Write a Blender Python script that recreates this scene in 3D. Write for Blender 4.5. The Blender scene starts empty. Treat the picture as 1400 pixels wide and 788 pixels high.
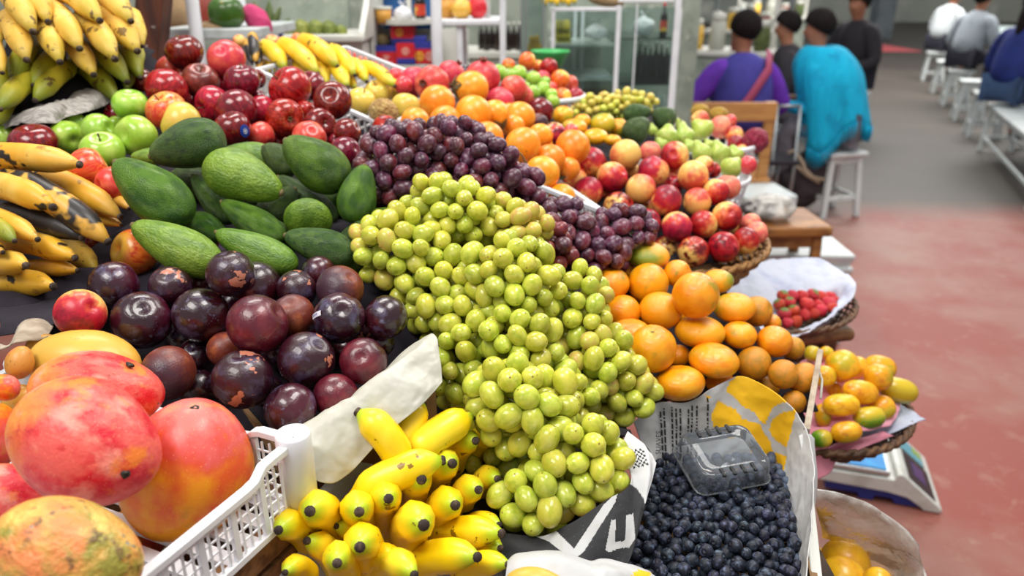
import bpy, bmesh, math, random
import numpy as np
from mathutils import Vector, Matrix, Quaternion, noise as mnoise

# ---------------------------------------------------------------- camera / projection
W, H, F = 1400.0, 788.0, 1050.0
CAMZ = 1.55
PITCH = math.radians(21.9)
SP, CP = math.sin(PITCH), math.cos(PITCH)
EYE = Vector((0, 0, CAMZ))
scene = bpy.context.scene
COL = scene.collection


def P(px, py, d):
    """world point seen at photo pixel (px, py) at depth d (metres along the lens axis)"""
    u, v = (px - 700.0) / F, (py - 394.0) / F
    return Vector((d * u, d * (CP - v * SP), CAMZ - d * (SP + v * CP)))


def PZ(px, py, z):
    """world point on the level z seen at photo pixel (px, py)"""
    v = (py - 394.0) / F
    return P(px, py, (CAMZ - z) / (SP + v * CP))


def PY(px, py, y):
    v = (py - 394.0) / F
    return P(px, py, y / (CP - v * SP))


def depth_of(p):
    return p.y * CP - (p.z - CAMZ) * SP


def view_frame(pos):
    """right, up and towards-the-eye directions at a world point"""
    t = (EYE - pos).normalized()
    r = Vector((0, 0, 1)).cross(t)
    r.normalize()
    return r, t.cross(r), t


def plane(*anchors):
    """1/depth as a linear function of the photo pixel"""
    A = np.array([[1, a[0], a[1]] for a in anchors], float)
    b = np.array([1.0 / a[2] for a in anchors])
    c = np.linalg.lstsq(A, b, rcond=None)[0]
    return lambda px, py: 1.0 / (c[0] + c[1] * px + c[2] * py)


def lin(c):
    """sRGB 0-255 triple or hex -> linear RGBA"""
    if isinstance(c, str):
        c = c.lstrip('#')
        c = tuple(int(c[i:i + 2], 16) for i in (0, 2, 4))
    o = []
    for x in c[:3]:
        x = x / 255.0
        o.append(x / 12.92 if x <= 0.04045 else ((x + 0.055) / 1.055) ** 2.4)
    return (o[0], o[1], o[2], 1.0)


# ---------------------------------------------------------------- object helpers
def tag(o, label=None, cat=None, group=None, kind=None):
    if label:
        o['label'] = label
    if cat:
        o['category'] = cat
    if group:
        o['group'] = group
    if kind:
        o['kind'] = kind
    return o


def link(name, me, parent=None, loc=None):
    o = bpy.data.objects.new(name, me)
    COL.objects.link(o)
    if parent is not None:
        o.parent = parent
    if loc is not None:
        o.location = loc
    return o


def thing(name, label, cat, loc=(0, 0, 0), group=None):
    o = bpy.data.objects.new(name, None)
    o.empty_display_size = 0.02
    COL.objects.link(o)
    o.location = loc
    return tag(o, label, cat, group)


class MB:
    """collects shapes (world or local coordinates) and links them as one mesh"""

    def __init__(self):
        self.v, self.f, self.m, self.attr = [], [], [], []

    def add(self, vs, fs, mi=0, at=None):
        b = len(self.v)
        self.v.extend(Vector(p) for p in vs)
        self.f.extend(tuple(b + i for i in f) for f in fs)
        self.m.extend([mi] * len(fs))
        self.attr.extend(at if at is not None else [0.0] * len(vs))
        return self

    def box(self, c, s, rot=None, mi=0):
        """box of full size s centred at c; rot a 3x3 Matrix"""
        c = Vector(c)
        hx, hy, hz = s[0] / 2, s[1] / 2, s[2] / 2
        vs = []
        for z in (-hz, hz):
            for x, y in ((-hx, -hy), (hx, -hy), (hx, hy), (-hx, hy)):
                p = Vector((x, y, z))
                vs.append(c + (rot @ p if rot is not None else p))
        self.add(vs, [(3, 2, 1, 0), (4, 5, 6, 7), (0, 1, 5, 4), (1, 2, 6, 5), (2, 3, 7, 6), (3, 0, 4, 7)], mi)
        return self

    def beam(self, a, b, w, h, up=(0, 0, 1), mi=0):
        """rectangular bar from a to b; w across, h along 'up'"""
        a, b = Vector(a), Vector(b)
        t = (b - a)
        L = t.length
        t.normalize()
        x = t.cross(Vector(up))
        if x.length < 1e-5:
            x = t.cross(Vector((0, 1, 0)))
        x.normalize()
        z = x.cross(t)
        rot = Matrix((x, t, z)).transposed()
        return self.box((a + b) / 2, (w, L, h), rot, mi)

    def tube(self, pts, r, n=8, mi=0, caps=True, closed=False):
        pts = [Vector(p) for p in pts]
        rs = r if isinstance(r, (list, tuple)) else [r] * len(pts)
        vs, fs = [], []
        N = len(pts)
        pn = None
        for i, p in enumerate(pts):
            if closed:
                t = pts[(i + 1) % N] - pts[i - 1]
            else:
                t = pts[min(i + 1, N - 1)] - pts[max(i - 1, 0)]
            if t.length < 1e-9:
                t = Vector((0, 0, 1))
            t.normalize()
            if pn is None:
                pn = t.orthogonal().normalized()
            else:
                pn = pn - t * pn.dot(t)
                if pn.length < 1e-6:
                    pn = t.orthogonal()
                pn.normalize()
            b = t.cross(pn)
            for k in range(n):
                a = 2 * math.pi * k / n
                vs.append(p + (pn * math.cos(a) + b * math.sin(a)) * rs[i])
        for i in range(N if closed else N - 1):
            j = (i + 1) % N
            for k in range(n):
                k2 = (k + 1) % n
                fs.append((i * n + k, i * n + k2, j * n + k2, j * n + k))
        if caps and not closed:
            fs.append(tuple(range(n - 1, -1, -1)))
            fs.append(tuple((N - 1) * n + k for k in range(n)))
        return self.add(vs, fs, mi)

    def lathe(self, prof, n=24, M=None, mi=0, fn=None):
        """profile [(r, z)] spun about z, optional vertex function fn(p, i, ang) and matrix M"""
        vs, fs = [], []
        for i, (r, z) in enumerate(prof):
            for k in range(n):
                a = 2 * math.pi * k / n
                p = Vector((r * math.cos(a), r * math.sin(a), z))
                if fn:
                    p = fn(p, i, a)
                vs.append(M @ p if M is not None else p)
        for i in range(len(prof) - 1):
            for k in range(n):
                k2 = (k + 1) % n
                fs.append((i * n + k, i * n + k2, (i + 1) * n + k2, (i + 1) * n + k))
        self.add(vs, fs, mi)
        return self

    def grid(self, rows, mi=0, flip=False, closed=False):
        """quad sheet through rows of points"""
        n = len(rows[0])
        vs = [p for r in rows for p in r]
        fs = []
        for i in range(len(rows) - 1):
            for k in range(n if closed else n - 1):
                k2 = (k + 1) % n
                f = (i * n + k, i * n + k2, (i + 1) * n + k2, (i + 1) * n + k)
                fs.append(f[::-1] if flip else f)
        return self.add(vs, fs, mi)

    def poly(self, pts, thick, nrm, mi=0):
        """flat prism through pts, given thickness along nrm"""
        nrm = Vector(nrm).normalized()
        pts = [Vector(p) for p in pts]
        n = len(pts)
        vs = [p + nrm * thick / 2 for p in pts] + [p - nrm * thick / 2 for p in pts]
        fs = [tuple(range(n)), tuple(range(2 * n - 1, n - 1, -1))]
        for k in range(n):
            k2 = (k + 1) % n
            fs.append((k, n + k, n + k2, k2))
        return self.add(vs, fs, mi)

    def mesh(self, name, mats, smooth=True, weld=False):
        me = bpy.data.meshes.new(name)
        me.from_pydata([tuple(p) for p in self.v], [], self.f)
        for m in (mats if isinstance(mats, (list, tuple)) else [mats]):
            me.materials.append(m)
        me.polygons.foreach_set('material_index', self.m)
        if smooth:
            me.polygons.foreach_set('use_smooth', [True] * len(me.polygons))
        if any(self.attr):
            a = me.attributes.new('along', 'FLOAT', 'POINT')
            a.data.foreach_set('value', self.attr)
        bm = bmesh.new()
        bm.from_mesh(me)
        if weld:
            bmesh.ops.remove_doubles(bm, verts=bm.verts, dist=weld)
        bmesh.ops.recalc_face_normals(bm, faces=bm.faces)
        bm.to_mesh(me)
        bm.free()
        me.update()
        return me

    def build(self, name, mats, parent=None, smooth=False, bevel=0.0, solid=0.0, sub=0, weld=False, origin=True):
        """link; the object's origin goes to the centre of the base of its shape"""
        lo = Vector((min(p.x for p in self.v), min(p.y for p in self.v), min(p.z for p in self.v)))
        hi = Vector((max(p.x for p in self.v), max(p.y for p in self.v), max(p.z for p in self.v)))
        off = Vector(((lo.x + hi.x) / 2, (lo.y + hi.y) / 2, lo.z)) if origin else Vector((0, 0, 0))
        self.v = [p - off for p in self.v]
        me = self.mesh(name, mats, smooth, weld)
        base = Vector((0, 0, 0))
        q = parent
        while q is not None:
            base += Vector(q.location)
            q = q.parent
        o = link(name, me, parent, off - base)
        if solid:
            s = o.modifiers.new('solid', 'SOLIDIFY')
            s.thickness = solid
            s.offset = 0
        if bevel:
            b = o.modifiers.new('bevel', 'BEVEL')
            b.width = bevel
            b.segments = 2
            b.limit_method = 'ANGLE'
        if sub:
            s = o.modifiers.new('sub', 'SUBSURF')
            s.levels = s.render_levels = sub
        return o


# ---------------------------------------------------------------- materials
MATS = {}


class NT:
    def __init__(self, name):
        self.m = bpy.data.materials.new(name)
        self.m.use_nodes = True
        self.t = self.m.node_tree
        self.b = self.t.nodes['Principled BSDF']
        self.out = self.t.nodes['Material Output']
        MATS[name] = self.m

    def n(self, typ, **kw):
        nd = self.t.nodes.new(typ)
        for k, v in kw.items():
            setattr(nd, k, v)
        return nd

    def l(self, a, b):
        self.t.links.new(a, b)

    def math(self, op, a, b=None, c=None, clamp=False):
        nd = self.n('ShaderNodeMath', operation=op, use_clamp=clamp)
        for i, x in enumerate((a, b, c)):
            if x is None:
                continue
            if isinstance(x, (int, float)):
                nd.inputs[i].default_value = x
            else:
                self.l(x, nd.inputs[i])
        return nd.outputs[0]

    def rng(self, x, lo, hi):
        nd = self.n('ShaderNodeMapRange', clamp=True)
        self.l(x, nd.inputs[0])
        nd.inputs[1].default_value, nd.inputs[2].default_value = lo, hi
        return nd.outputs[0]

    def mix(self, fac, a, b, mode='MIX'):
        nd = self.n('ShaderNodeMix', data_type='RGBA', blend_type=mode, clamp_factor=True)
        if isinstance(fac, (int, float)):
            nd.inputs[0].default_value = fac
        else:
            self.l(fac, nd.inputs[0])
        for i, x in ((6, a), (7, b)):
            if isinstance(x, (tuple, list)):
                nd.inputs[i].default_value = x
            else:
                self.l(x, nd.inputs[i])
        return nd.outputs[2]

    def coords(self, rand=True, kind='Object'):
        tc = self.n('ShaderNodeTexCoord')
        self.raw = tc.outputs[kind]
        if not rand:
            return self.raw
        oi = self.n('ShaderNodeObjectInfo')
        self.rnd = oi.outputs['Random']
        s = self.n('ShaderNodeVectorMath', operation='SCALE')
        cmb = self.n('ShaderNodeCombineXYZ')
        self.l(self.rnd, cmb.inputs[0])
        self.l(self.math('MULTIPLY', self.rnd, 3.7), cmb.inputs[1])
        self.l(self.math('MULTIPLY', self.rnd, 7.3), cmb.inputs[2])
        self.l(cmb.outputs[0], s.inputs[0])
        s.inputs['Scale'].default_value = 23.0
        ad = self.n('ShaderNodeVectorMath', operation='ADD')
        self.l(self.raw, ad.inputs[0])
        self.l(s.outputs[0], ad.inputs[1])
        return ad.outputs[0]

    def noise(self, co, scale, detail=3.0, rough=0.55, stretch=None, dist=0.0):
        if stretch:
            mp = self.n('ShaderNodeMapping')
            mp.inputs['Scale'].default_value = stretch
            self.l(co, mp.inputs[0])
            co = mp.outputs[0]
        nd = self.n('ShaderNodeTexNoise')
        nd.inputs['Scale'].default_value = scale
        nd.inputs['Detail'].default_value = detail
        nd.inputs['Roughness'].default_value = rough
        nd.inputs['Distortion'].default_value = dist
        self.l(co, nd.inputs['Vector'])
        return nd.outputs['Fac']

    def vor(self, co, scale):
        nd = self.n('ShaderNodeTexVoronoi')
        nd.inputs['Scale'].default_value = scale
        self.l(co, nd.inputs['Vector'])
        return nd.outputs['Distance']

    def bump(self, h, strength, dist=0.01):
        nd = self.n('ShaderNodeBump')
        nd.inputs['Strength'].default_value = strength
        nd.inputs['Distance'].default_value = dist
        self.l(h, nd.inputs['Height'])
        self.l(nd.outputs[0], self.b.inputs['Normal'])

    def set(self, rough=0.5, metal=0.0, spec=0.5, coat=0.0, sss=0.0, trans=0.0, alpha=1.0, ior=1.45, coat_rough=0.05):
        i = self.b.inputs
        i['Roughness'].default_value = rough
        i['Metallic'].default_value = metal
        i['Specular IOR Level'].default_value = spec
        i['Coat Weight'].default_value = coat
        i['Coat Roughness'].default_value = coat_rough
        i['Transmission Weight'].default_value = trans
        i['Alpha'].default_value = alpha
        i['IOR'].default_value = ior
        if sss:
            i['Subsurface Weight'].default_value = sss
            i['Subsurface Radius'].default_value = (1.0, 0.5, 0.25)
            i['Subsurface Scale'].default_value = 0.01


def layered(name, base, layers=(), rough=0.35, spec=0.5, coat=0.0, bump=None, sss=0.0, vary=0.0, kind='Object', rand=True, metal=0.0, coat_rough=0.05):
    """procedural skin: base colour with masked layers.
    layer = (colour, dict(t=noise|streak|vor|z|x|attr, s=scale, lo, hi, st=stretch, k=amount, n=noise added))"""
    nt = NT(name)
    co = nt.coords(rand, kind)
    sep = nt.n('ShaderNodeSeparateXYZ')
    nt.l(nt.raw, sep.inputs[0])
    col = lin(base)
    for c, o in layers:
        t = o['t']
        if t == 'noise':
            x = nt.noise(co, o.get('s', 2), o.get('det', 3), o.get('r', .55), o.get('st'), o.get('dist', 0))
        elif t == 'vor':
            x = nt.vor(co, o.get('s', 10))
        elif t in 'xyz':
            x = sep.outputs['xyz'.index(t)]
        elif t == 'absz':
            x = nt.math('ABSOLUTE', sep.outputs[2])
        elif t == 'attr':
            a = nt.n('ShaderNodeAttribute', attribute_name='along')
            x = a.outputs['Fac']
        if 'n' in o:
            nn = nt.noise(co, o.get('ns', 2), o.get('det', 4), .6, o.get('nst'))
            x = nt.math('ADD', x, nt.math('MULTIPLY', nt.math('SUBTRACT', nn, .5), o['n']))
        f = nt.rng(x, o['lo'], o['hi'])
        if 'and' in o:
            s2, lo2, hi2 = o['and']
            f = nt.math('MULTIPLY', f, nt.rng(nt.noise(co, s2, 2), lo2, hi2))
        if 'k' in o:
            f = nt.math('MULTIPLY', f, o['k'])
        col = nt.mix(f, col, lin(c))
    if vary and rand:
        hs = nt.n('ShaderNodeHueSaturation')
        nt.l(nt.math('ADD', nt.math('MULTIPLY', nt.math('SUBTRACT', nt.rnd, .5), vary * .12), .5), hs.inputs['Hue'])
        r2 = nt.math('FRACT', nt.math('MULTIPLY', nt.rnd, 17.0))
        nt.l(nt.math('ADD', nt.math('MULTIPLY', nt.math('SUBTRACT', r2, .5), vary), 1.0), hs.inputs['Value'])
        if isinstance(col, tuple):
            hs.inputs['Color'].default_value = col
        else:
            nt.l(col, hs.inputs['Color'])
        col = hs.outputs[0]
    if isinstance(col, tuple):
        nt.b.inputs['Base Color'].default_value = col
    else:
        nt.l(col, nt.b.inputs['Base Color'])
    nt.set(rough, metal, spec, coat, sss, coat_rough=coat_rough)
    if bump:
        s, st, dist = bump[:3]
        nt.bump(nt.noise(co, s, 3, .6, bump[3] if len(bump) > 3 else None), st, dist)
    return nt.m


def N(lo, hi, s=2, **k):
    return dict(t='noise', s=s, lo=lo, hi=hi, **k)


layered('plain_dark', (25, 22, 24), [((40, 34, 38), N(.4, .6, 6))], rough=.9)

# --- fruit skins (unit radius meshes unless noted)
APPLE_SPK = ((236, 200, 150), dict(t='vor', s=9, lo=.10, hi=.04, k=.55))
layered('apple_red', (138, 14, 24), [((196, 40, 42), dict(t='noise', s=2.2, st=(3.5, 3.5, .5), lo=.42, hi=.66)),
        ((222, 96, 62), N(.60, .78, 1.1, k=.7)), ((226, 170, 90), dict(t='absz', lo=.80, hi=.95, n=.35, ns=3, k=.5)), APPLE_SPK],
        rough=.22, coat=.25, vary=.25)
layered('apple_dark', (92, 10, 24), [((138, 26, 36), dict(t='noise', s=2.2, st=(3.5, 3.5, .5), lo=.42, hi=.66)), APPLE_SPK,
        ((150, 96, 60), dict(t='absz', lo=.86, hi=.98, n=.3, ns=3, k=.7))], rough=.2, coat=.3, vary=.2)
layered('apple_brown', (96, 34, 30), [((140, 60, 48), N(.42, .62, 2)), APPLE_SPK], rough=.3, coat=.15)
layered('apple_pink', (206, 52, 58), [((232, 110, 84), N(.45, .7, 1.6)), APPLE_SPK], rough=.3, coat=.15, vary=.15)
layered('apple_bicolor', (232, 158, 70), [((206, 62, 40), dict(t='noise', s=2.4, st=(3.2, 3.2, .5), lo=.42, hi=.58)),
        ((232, 190, 96), dict(t='z', lo=.72, hi=.92)), ((214, 52, 44), dict(t='x', lo=.0, hi=.9, n=1.2, k=.75)), APPLE_SPK], rough=.28, coat=.15)
layered('apple_orange', (232, 118, 40), [((206, 60, 26), dict(t='noise', s=2.4, st=(3.5, 3.5, .5), lo=.48, hi=.62)),
        ((236, 186, 70), dict(t='z', lo=.55, hi=.85, n=.4))], rough=.28, coat=.15)
layered('apple_yellow', (222, 190, 82), [((226, 130, 60), N(.56, .74, 1.5, k=.7)), ((200, 188, 60), N(.5, .3, 1.2, k=.5))], rough=.3, coat=.12, vary=.12)
layered('apple_wrinkled', (206, 172, 104), [((168, 120, 66), dict(t='vor', s=3, lo=.42, hi=.6, k=.7))], rough=.5, bump=(5, .6, .08))
layered('apple_green', (142, 186, 52), [((178, 208, 92), N(.42, .66, 1.5)), ((216, 224, 150), dict(t='vor', s=10, lo=.09, hi=.03, k=.6)),
        ((110, 140, 40), dict(t='z', lo=.72, hi=.9, n=.3, k=.6))], rough=.24, coat=.22, vary=.14)
layered('fruit_stem', (74, 56, 34), [((120, 96, 60), N(.4, .6, 8))], rough=.8)
layered('green_stem', (128, 134, 62), [((110, 78, 40), N(.45, .62, 14))], rough=.6)
layered('plum_dark', (40, 12, 24), [((84, 20, 36), dict(t='x', lo=.0, hi=1.1, n=1.1, k=.85)), ((108, 104, 138), N(.54, .74, 1.5, k=.50)),
        ((142, 146, 176), N(.62, .78, 3.3, k=.5)), ((176, 112, 90), N(.735, .745, 1.25)), ((190, 150, 130), dict(t='vor', s=11, lo=.06, hi=.02, k=.6))],
        rough=.2, coat=.6, bump=(14, .10, .03), vary=.3, coat_rough=.03)
layered('plum_scarred', (48, 14, 26), [((96, 90, 122), N(.52, .72, 1.5, k=.5)), ((186, 116, 92), N(.60, .615, 1.15)),
        ((176, 108, 70), N(.7, .72, 3)), ((170, 130, 120), dict(t='vor', s=12, lo=.06, hi=.02, k=.6))], rough=.24, coat=.5, bump=(14, .14, .03), coat_rough=.04)
layered('plum_red', (86, 18, 34), [((120, 40, 48), N(.45, .7, 1.6)), ((58, 14, 30), dict(t='x', lo=.1, hi=.9, n=.8)), ((150, 100, 106), N(.66, .8, 4, k=.4)),
        ((200, 150, 130), dict(t='vor', s=13, lo=.06, hi=.02, k=.6))], rough=.26, coat=.45, bump=(14, .12, .03), coat_rough=.05)
layered('plum_brown', (112, 48, 36), [((160, 86, 48), N(.5, .75, 1.7)), ((66, 40, 52), dict(t='x', lo=-.1, hi=.7, n=.8)), ((140, 130, 150), N(.62, .8, 2.4, k=.4))],
        rough=.34, coat=.1, bump=(16, .14, .03))
layered('peach_skin', (238, 190, 106), [((222, 96, 60), dict(t='x', lo=-.8, hi=-.2, n=2.6, ns=1.8)), ((178, 26, 40), dict(t='x', lo=-.45, hi=.15, n=2.6, ns=2.3)),
        ((112, 12, 32), dict(t='x', lo=.3, hi=.85, n=2.2, ns=2.8, k=.85)), ((240, 206, 130), dict(t='vor', s=12, lo=.09, hi=.03, k=.45)),
        ((130, 74, 44), N(.71, .73, 3.6, k=.8))], rough=.36, coat=.08, vary=.14)
layered('peach_yellow', (236, 188, 100), [((230, 146, 86), dict(t='x', lo=-.4, hi=.4, n=2.2)), ((200, 64, 56), dict(t='x', lo=.25, hi=.8, n=2.4, k=.9)),
        ((160, 110, 60), N(.68, .72, 4, k=.7))], rough=.42, coat=.05, vary=.1)
layered('peach_red', (166, 22, 36), [((214, 80, 58), dict(t='x', lo=-.1, hi=-.6, n=2.2)), ((236, 184, 104), dict(t='x', lo=-.5, hi=-.85, n=2.0)), ((104, 10, 28), N(.48, .62, 2.2))],
        rough=.3, coat=.12, vary=.15)
layered('peach_pink', (222, 106, 92), [((232, 158, 116), N(.45, .65, 1.6)), ((202, 70, 80), N(.55, .75, 2.4))], rough=.5, vary=.12)
layered('avocado_skin', (86, 122, 28), [((52, 86, 22), N(.42, .62, 1.7)), ((124, 156, 58), N(.56, .78, 2.4, k=.6)), ((156, 178, 84), dict(t='vor', s=20, lo=.12, hi=.03, k=.5)),
        ((44, 52, 24), N(.70, .74, 9, k=.7))], rough=.34, coat=.06, spec=.4, bump=(24, .5, .03, (1, 1, 1.7)), vary=.3)
layered('avocado_pale', (112, 146, 44), [((84, 120, 32), N(.42, .6, 2)), ((150, 178, 100), dict(t='vor', s=16, lo=.12, hi=.03, k=.5)), ((60, 74, 36), N(.72, .76, 7, k=.7))],
        rough=.34, coat=.1, bump=(11, .3, .05), vary=.2)
layered('avocado_dark', (60, 86, 32), [((82, 106, 44), N(.45, .65, 2)), ((40, 60, 34), N(.5, .7, 5)), ((106, 128, 70), dict(t='vor', s=20, lo=.12, hi=.03, k=.4))],
        rough=.38, coat=.05, spec=.4, bump=(24, .5, .03, (1, 1, 1.7)), vary=.25)
MANGO_SPK = ((250, 206, 130), dict(t='vor', s=20, lo=.16, hi=.05, k=.6))
layered('mango_red', (222, 92, 82), [((206, 34, 44), N(.46, .60, 1.9, det=5)), ((238, 146, 70), dict(t='z', lo=-.2, hi=-.8, n=1.4, det=5)), ((238, 156, 136), N(.52, .64, 1.5, k=.75, det=5)),
        ((234, 128, 48), N(.56, .68, 2.1, k=.9, det=5)), ((190, 40, 44), N(.60, .72, 4, k=.7, det=6)), MANGO_SPK, ((96, 56, 44), N(.69, .72, 4.5, k=.8))], rough=.42, coat=.06, spec=.35, vary=.06, bump=(9, .12, .03))
layered('mango_orange', (232, 144, 24), [((224, 92, 36), N(.46, .62, 1.6, det=5)), ((212, 56, 52), dict(t='z', lo=.42, hi=.78, n=1.1, det=5)), ((196, 132, 30), N(.56, .70, 2.2)), ((234, 136, 126), dict(t='z', lo=.62, hi=.98, n=1.2, k=.6)), MANGO_SPK],
        rough=.40, coat=.08, spec=.35)
layered('mango_yellow', (222, 164, 62), [((196, 160, 66), dict(t='z', lo=.1, hi=-.6, n=.5)), ((230, 172, 70), N(.5, .7, 2)), ((140, 96, 46), N(.70, .74, 3.2, k=.7))], rough=.4, coat=.08)
layered('mango_mottled', (208, 158, 76), [((150, 140, 56), N(.46, .58, 1.7, det=5)), ((226, 132, 74), N(.50, .62, 1.4, det=5)), ((222, 186, 96), N(.56, .68, 2.2)), ((100, 70, 44), N(.56, .66, 6, k=.85, **{'and': (1.5, .48, .56)})),
        ((130, 126, 112), N(.70, .72, 2.6))], rough=.42, coat=.08, bump=(6, .25, .05))
layered('mango_small', (196, 142, 56), [((206, 96, 74), dict(t='x', lo=.0, hi=.9, n=.9)), ((124, 84, 40), N(.62, .72, 4, k=.6))], rough=.42, coat=.05, vary=.3)
layered('mango_scar', (40, 32, 26), [((110, 96, 80), N(.55, .7, 10))], rough=.7)
layered('tangerine_skin', (243, 158, 14), [((232, 132, 10), N(.42, .64, 1.4)), ((238, 170, 40), N(.55, .75, 1.8, k=.6)), ((146, 140, 30), N(.60, .73, 1.0, k=.85)),
        ((120, 90, 20), N(.70, .76, 7, k=.5))], rough=.24, coat=.3, bump=(26, .22, .02), vary=.1)
layered('tangerine_green', (236, 160, 20), [((132, 142, 34), dict(t='x', lo=.1, hi=.8, n=.9, ns=3)), ((110, 96, 24), N(.66, .74, 7, k=.6))], rough=.28, coat=.15, bump=(26, .22, .02), vary=.1)
layered('tangerine_dull', (206, 136, 26), [((180, 128, 30), N(.45, .6, 2.4)), ((150, 116, 36), N(.62, .72, 6, k=.6))], rough=.38, coat=.05, bump=(26, .25, .02), vary=.1)
layered('granadilla_skin', (238, 136, 24), [((244, 164, 56), N(.46, .66, 1.8)), ((200, 96, 22), N(.62, .74, 5, k=.6)), ((128, 66, 30), N(.70, .72, 2.2, k=.8)),
        ((250, 196, 110), dict(t='vor', s=13, lo=.08, hi=.02, k=.5))], rough=.34, coat=.1, vary=.12)
layered('pomegranate_skin', (204, 54, 58), [((228, 112, 92), N(.48, .66, 1.4)), ((176, 34, 46), N(.5, .7, 2.6, k=.8)), ((120, 70, 48), N(.70, .74, 4, k=.7))], rough=.42, coat=.08, vary=.2)
layered('pomegranate_crown', (140, 62, 44), [((90, 46, 36), N(.4, .6, 4))], rough=.6)
layered('dry_leaf', (120, 104, 66), [((82, 66, 44), N(.42, .6, 30)), ((164, 158, 110), N(.6, .72, 22))], rough=.8)
layered('pear_skin', (158, 178, 70), [((186, 194, 100), N(.45, .65, 1.7)), ((110, 120, 46), dict(t='vor', s=15, lo=.09, hi=.02, k=.6)), ((150, 120, 60), N(.68, .74, 2.6, k=.6))],
        rough=.38, coat=.08, vary=.14)
layered('papaya_skin', (226, 156, 18), [((238, 178, 34), N(.45, .66, 1.5)), ((204, 124, 18), N(.52, .7, 2)), ((160, 170, 40), dict(t='x', lo=.6, hi=1.1, n=1.0, k=.9)), ((110, 80, 24), N(.71, .75, 5, k=.7))],
        rough=.32, coat=.12, vary=.12)
layered('papaya_green', (196, 168, 34), [((96, 146, 34), dict(t='x', lo=-.2, hi=.5, n=.9)), ((226, 170, 30), N(.6, .75, 2))], rough=.3, coat=.12)
layered('maracuya_skin', (230, 174, 30), [((214, 150, 24), N(.45, .65, 1.6)), ((150, 110, 30), N(.70, .74, 5, k=.6))], rough=.3, coat=.12, vary=.08)
layered('strawberry_skin', (196, 24, 30), [((222, 70, 52), N(.55, .72, 1.5)), ((232, 170, 80), dict(t='vor', s=6.5, lo=.13, hi=.06, k=.8))], rough=.3, coat=.1, vary=.2, bump=(7, .4, .06))
layered('leaf_green', (84, 116, 46), [((120, 148, 70), N(.45, .6, 30))], rough=.6)
layered('grape_green', (200, 200, 76), [((174, 182, 54), N(.42, .62, 1.5)), ((218, 216, 122), N(.54, .74, 1.2, k=.7)), ((150, 110, 50), N(.72, .74, 3, k=.7)),
        ((128, 104, 50), dict(t='z', lo=.985, hi=.996))], rough=.24, coat=.2, sss=.35, vary=.28)
layered('grape_yellow', (200, 190, 78), [((206, 168, 92), N(.48, .66, 1.4)), ((160, 110, 50), N(.66, .74, 3, k=.7))], rough=.3, coat=.12, sss=.2, vary=.22)
layered('grape_purple', (84, 38, 54), [((62, 28, 46), N(.42, .62, 1.6)), ((128, 36, 46), dict(t='x', lo=.1, hi=.9, n=1.2, k=.7)), ((136, 112, 130), N(.46, .66, 2.0, k=.6, det=5)), ((70, 40, 40), dict(t='z', lo=.985, hi=.996))],
        rough=.36, coat=.08, vary=.45)
layered('grape_rose', (128, 50, 46), [((96, 30, 40), N(.42, .62, 1.6)), ((160, 96, 72), N(.56, .72, 1.5, k=.6))], rough=.34, coat=.1, vary=.25)
layered('blueberry_skin', (32, 35, 47), [((98, 110, 136), N(.48, .70, 1.6, k=.75)), ((20, 21, 30), N(.5, .72, 2.4)), ((16, 16, 26), dict(t='z', lo=.80, hi=.9))], rough=.52, vary=.5, spec=.35)
# --- bananas (metre scale, 'along' runs base to tip)
BAN_MARK = ((86, 60, 30), N(.635, .66, 38, k=.85, st=(1, 1, 1)))
layered('banana_ripe', (236, 192, 30), [((242, 208, 70), N(.45, .68, 22)), ((172, 176, 40), dict(t='attr', lo=.86, hi=.965, n=.08, ns=30)), BAN_MARK, ((60, 44, 26), dict(t='attr', lo=.985, hi=.995))], rough=.42, coat=.06, vary=.1)
layered('banana_mellow', (214, 172, 62), [((230, 196, 96), N(.42, .66, 20)), ((176, 158, 50), dict(t='attr', lo=.82, hi=.96, n=.1, ns=30, k=.6)), BAN_MARK, ((104, 72, 34), N(.60, .68, 60, k=.5))], rough=.5, vary=.12)
layered('banana_green', (164, 160, 36), [((192, 178, 48), N(.42, .66, 20)), ((120, 132, 34), dict(t='attr', lo=.7, hi=.95, n=.2, ns=30)), BAN_MARK], rough=.48, vary=.14)
layered('banana_finger', (244, 206, 14), [((250, 220, 50), N(.45, .68, 24)), ((186, 204, 40), dict(t='attr', lo=.84, hi=.95, n=.10, ns=34)), ((104, 62, 18), N(.655, .68, 60, k=.85)), ((226, 176, 10), N(.6, .75, 15, k=.5))], rough=.36, coat=.1, vary=.06)
layered('plantain_yellow', (216, 160, 40), [((228, 184, 84), N(.46, .66, 16)), ((40, 32, 28), N(.625, .65, 19)), ((110, 76, 36), N(.62, .7, 60, k=.6))], rough=.45, coat=.05, vary=.1)
layered('plantain_half_black', (206, 156, 60), [((34, 29, 29), N(.47, .515, 17)), ((96, 84, 78), N(.68, .72, 50, k=.5))], rough=.42, coat=.06)
layered('plantain_black', (40, 34, 32), [((84, 72, 62), N(.56, .7, 40)), ((190, 140, 52), N(.64, .67, 15))], rough=.45)
layered('banana_tip', (52, 40, 34), [((92, 76, 62), N(.5, .65, 120))], rough=.8)
layered('banana_crown', (150, 120, 44), [((96, 72, 34), N(.45, .6, 40))], rough=.6)
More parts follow.
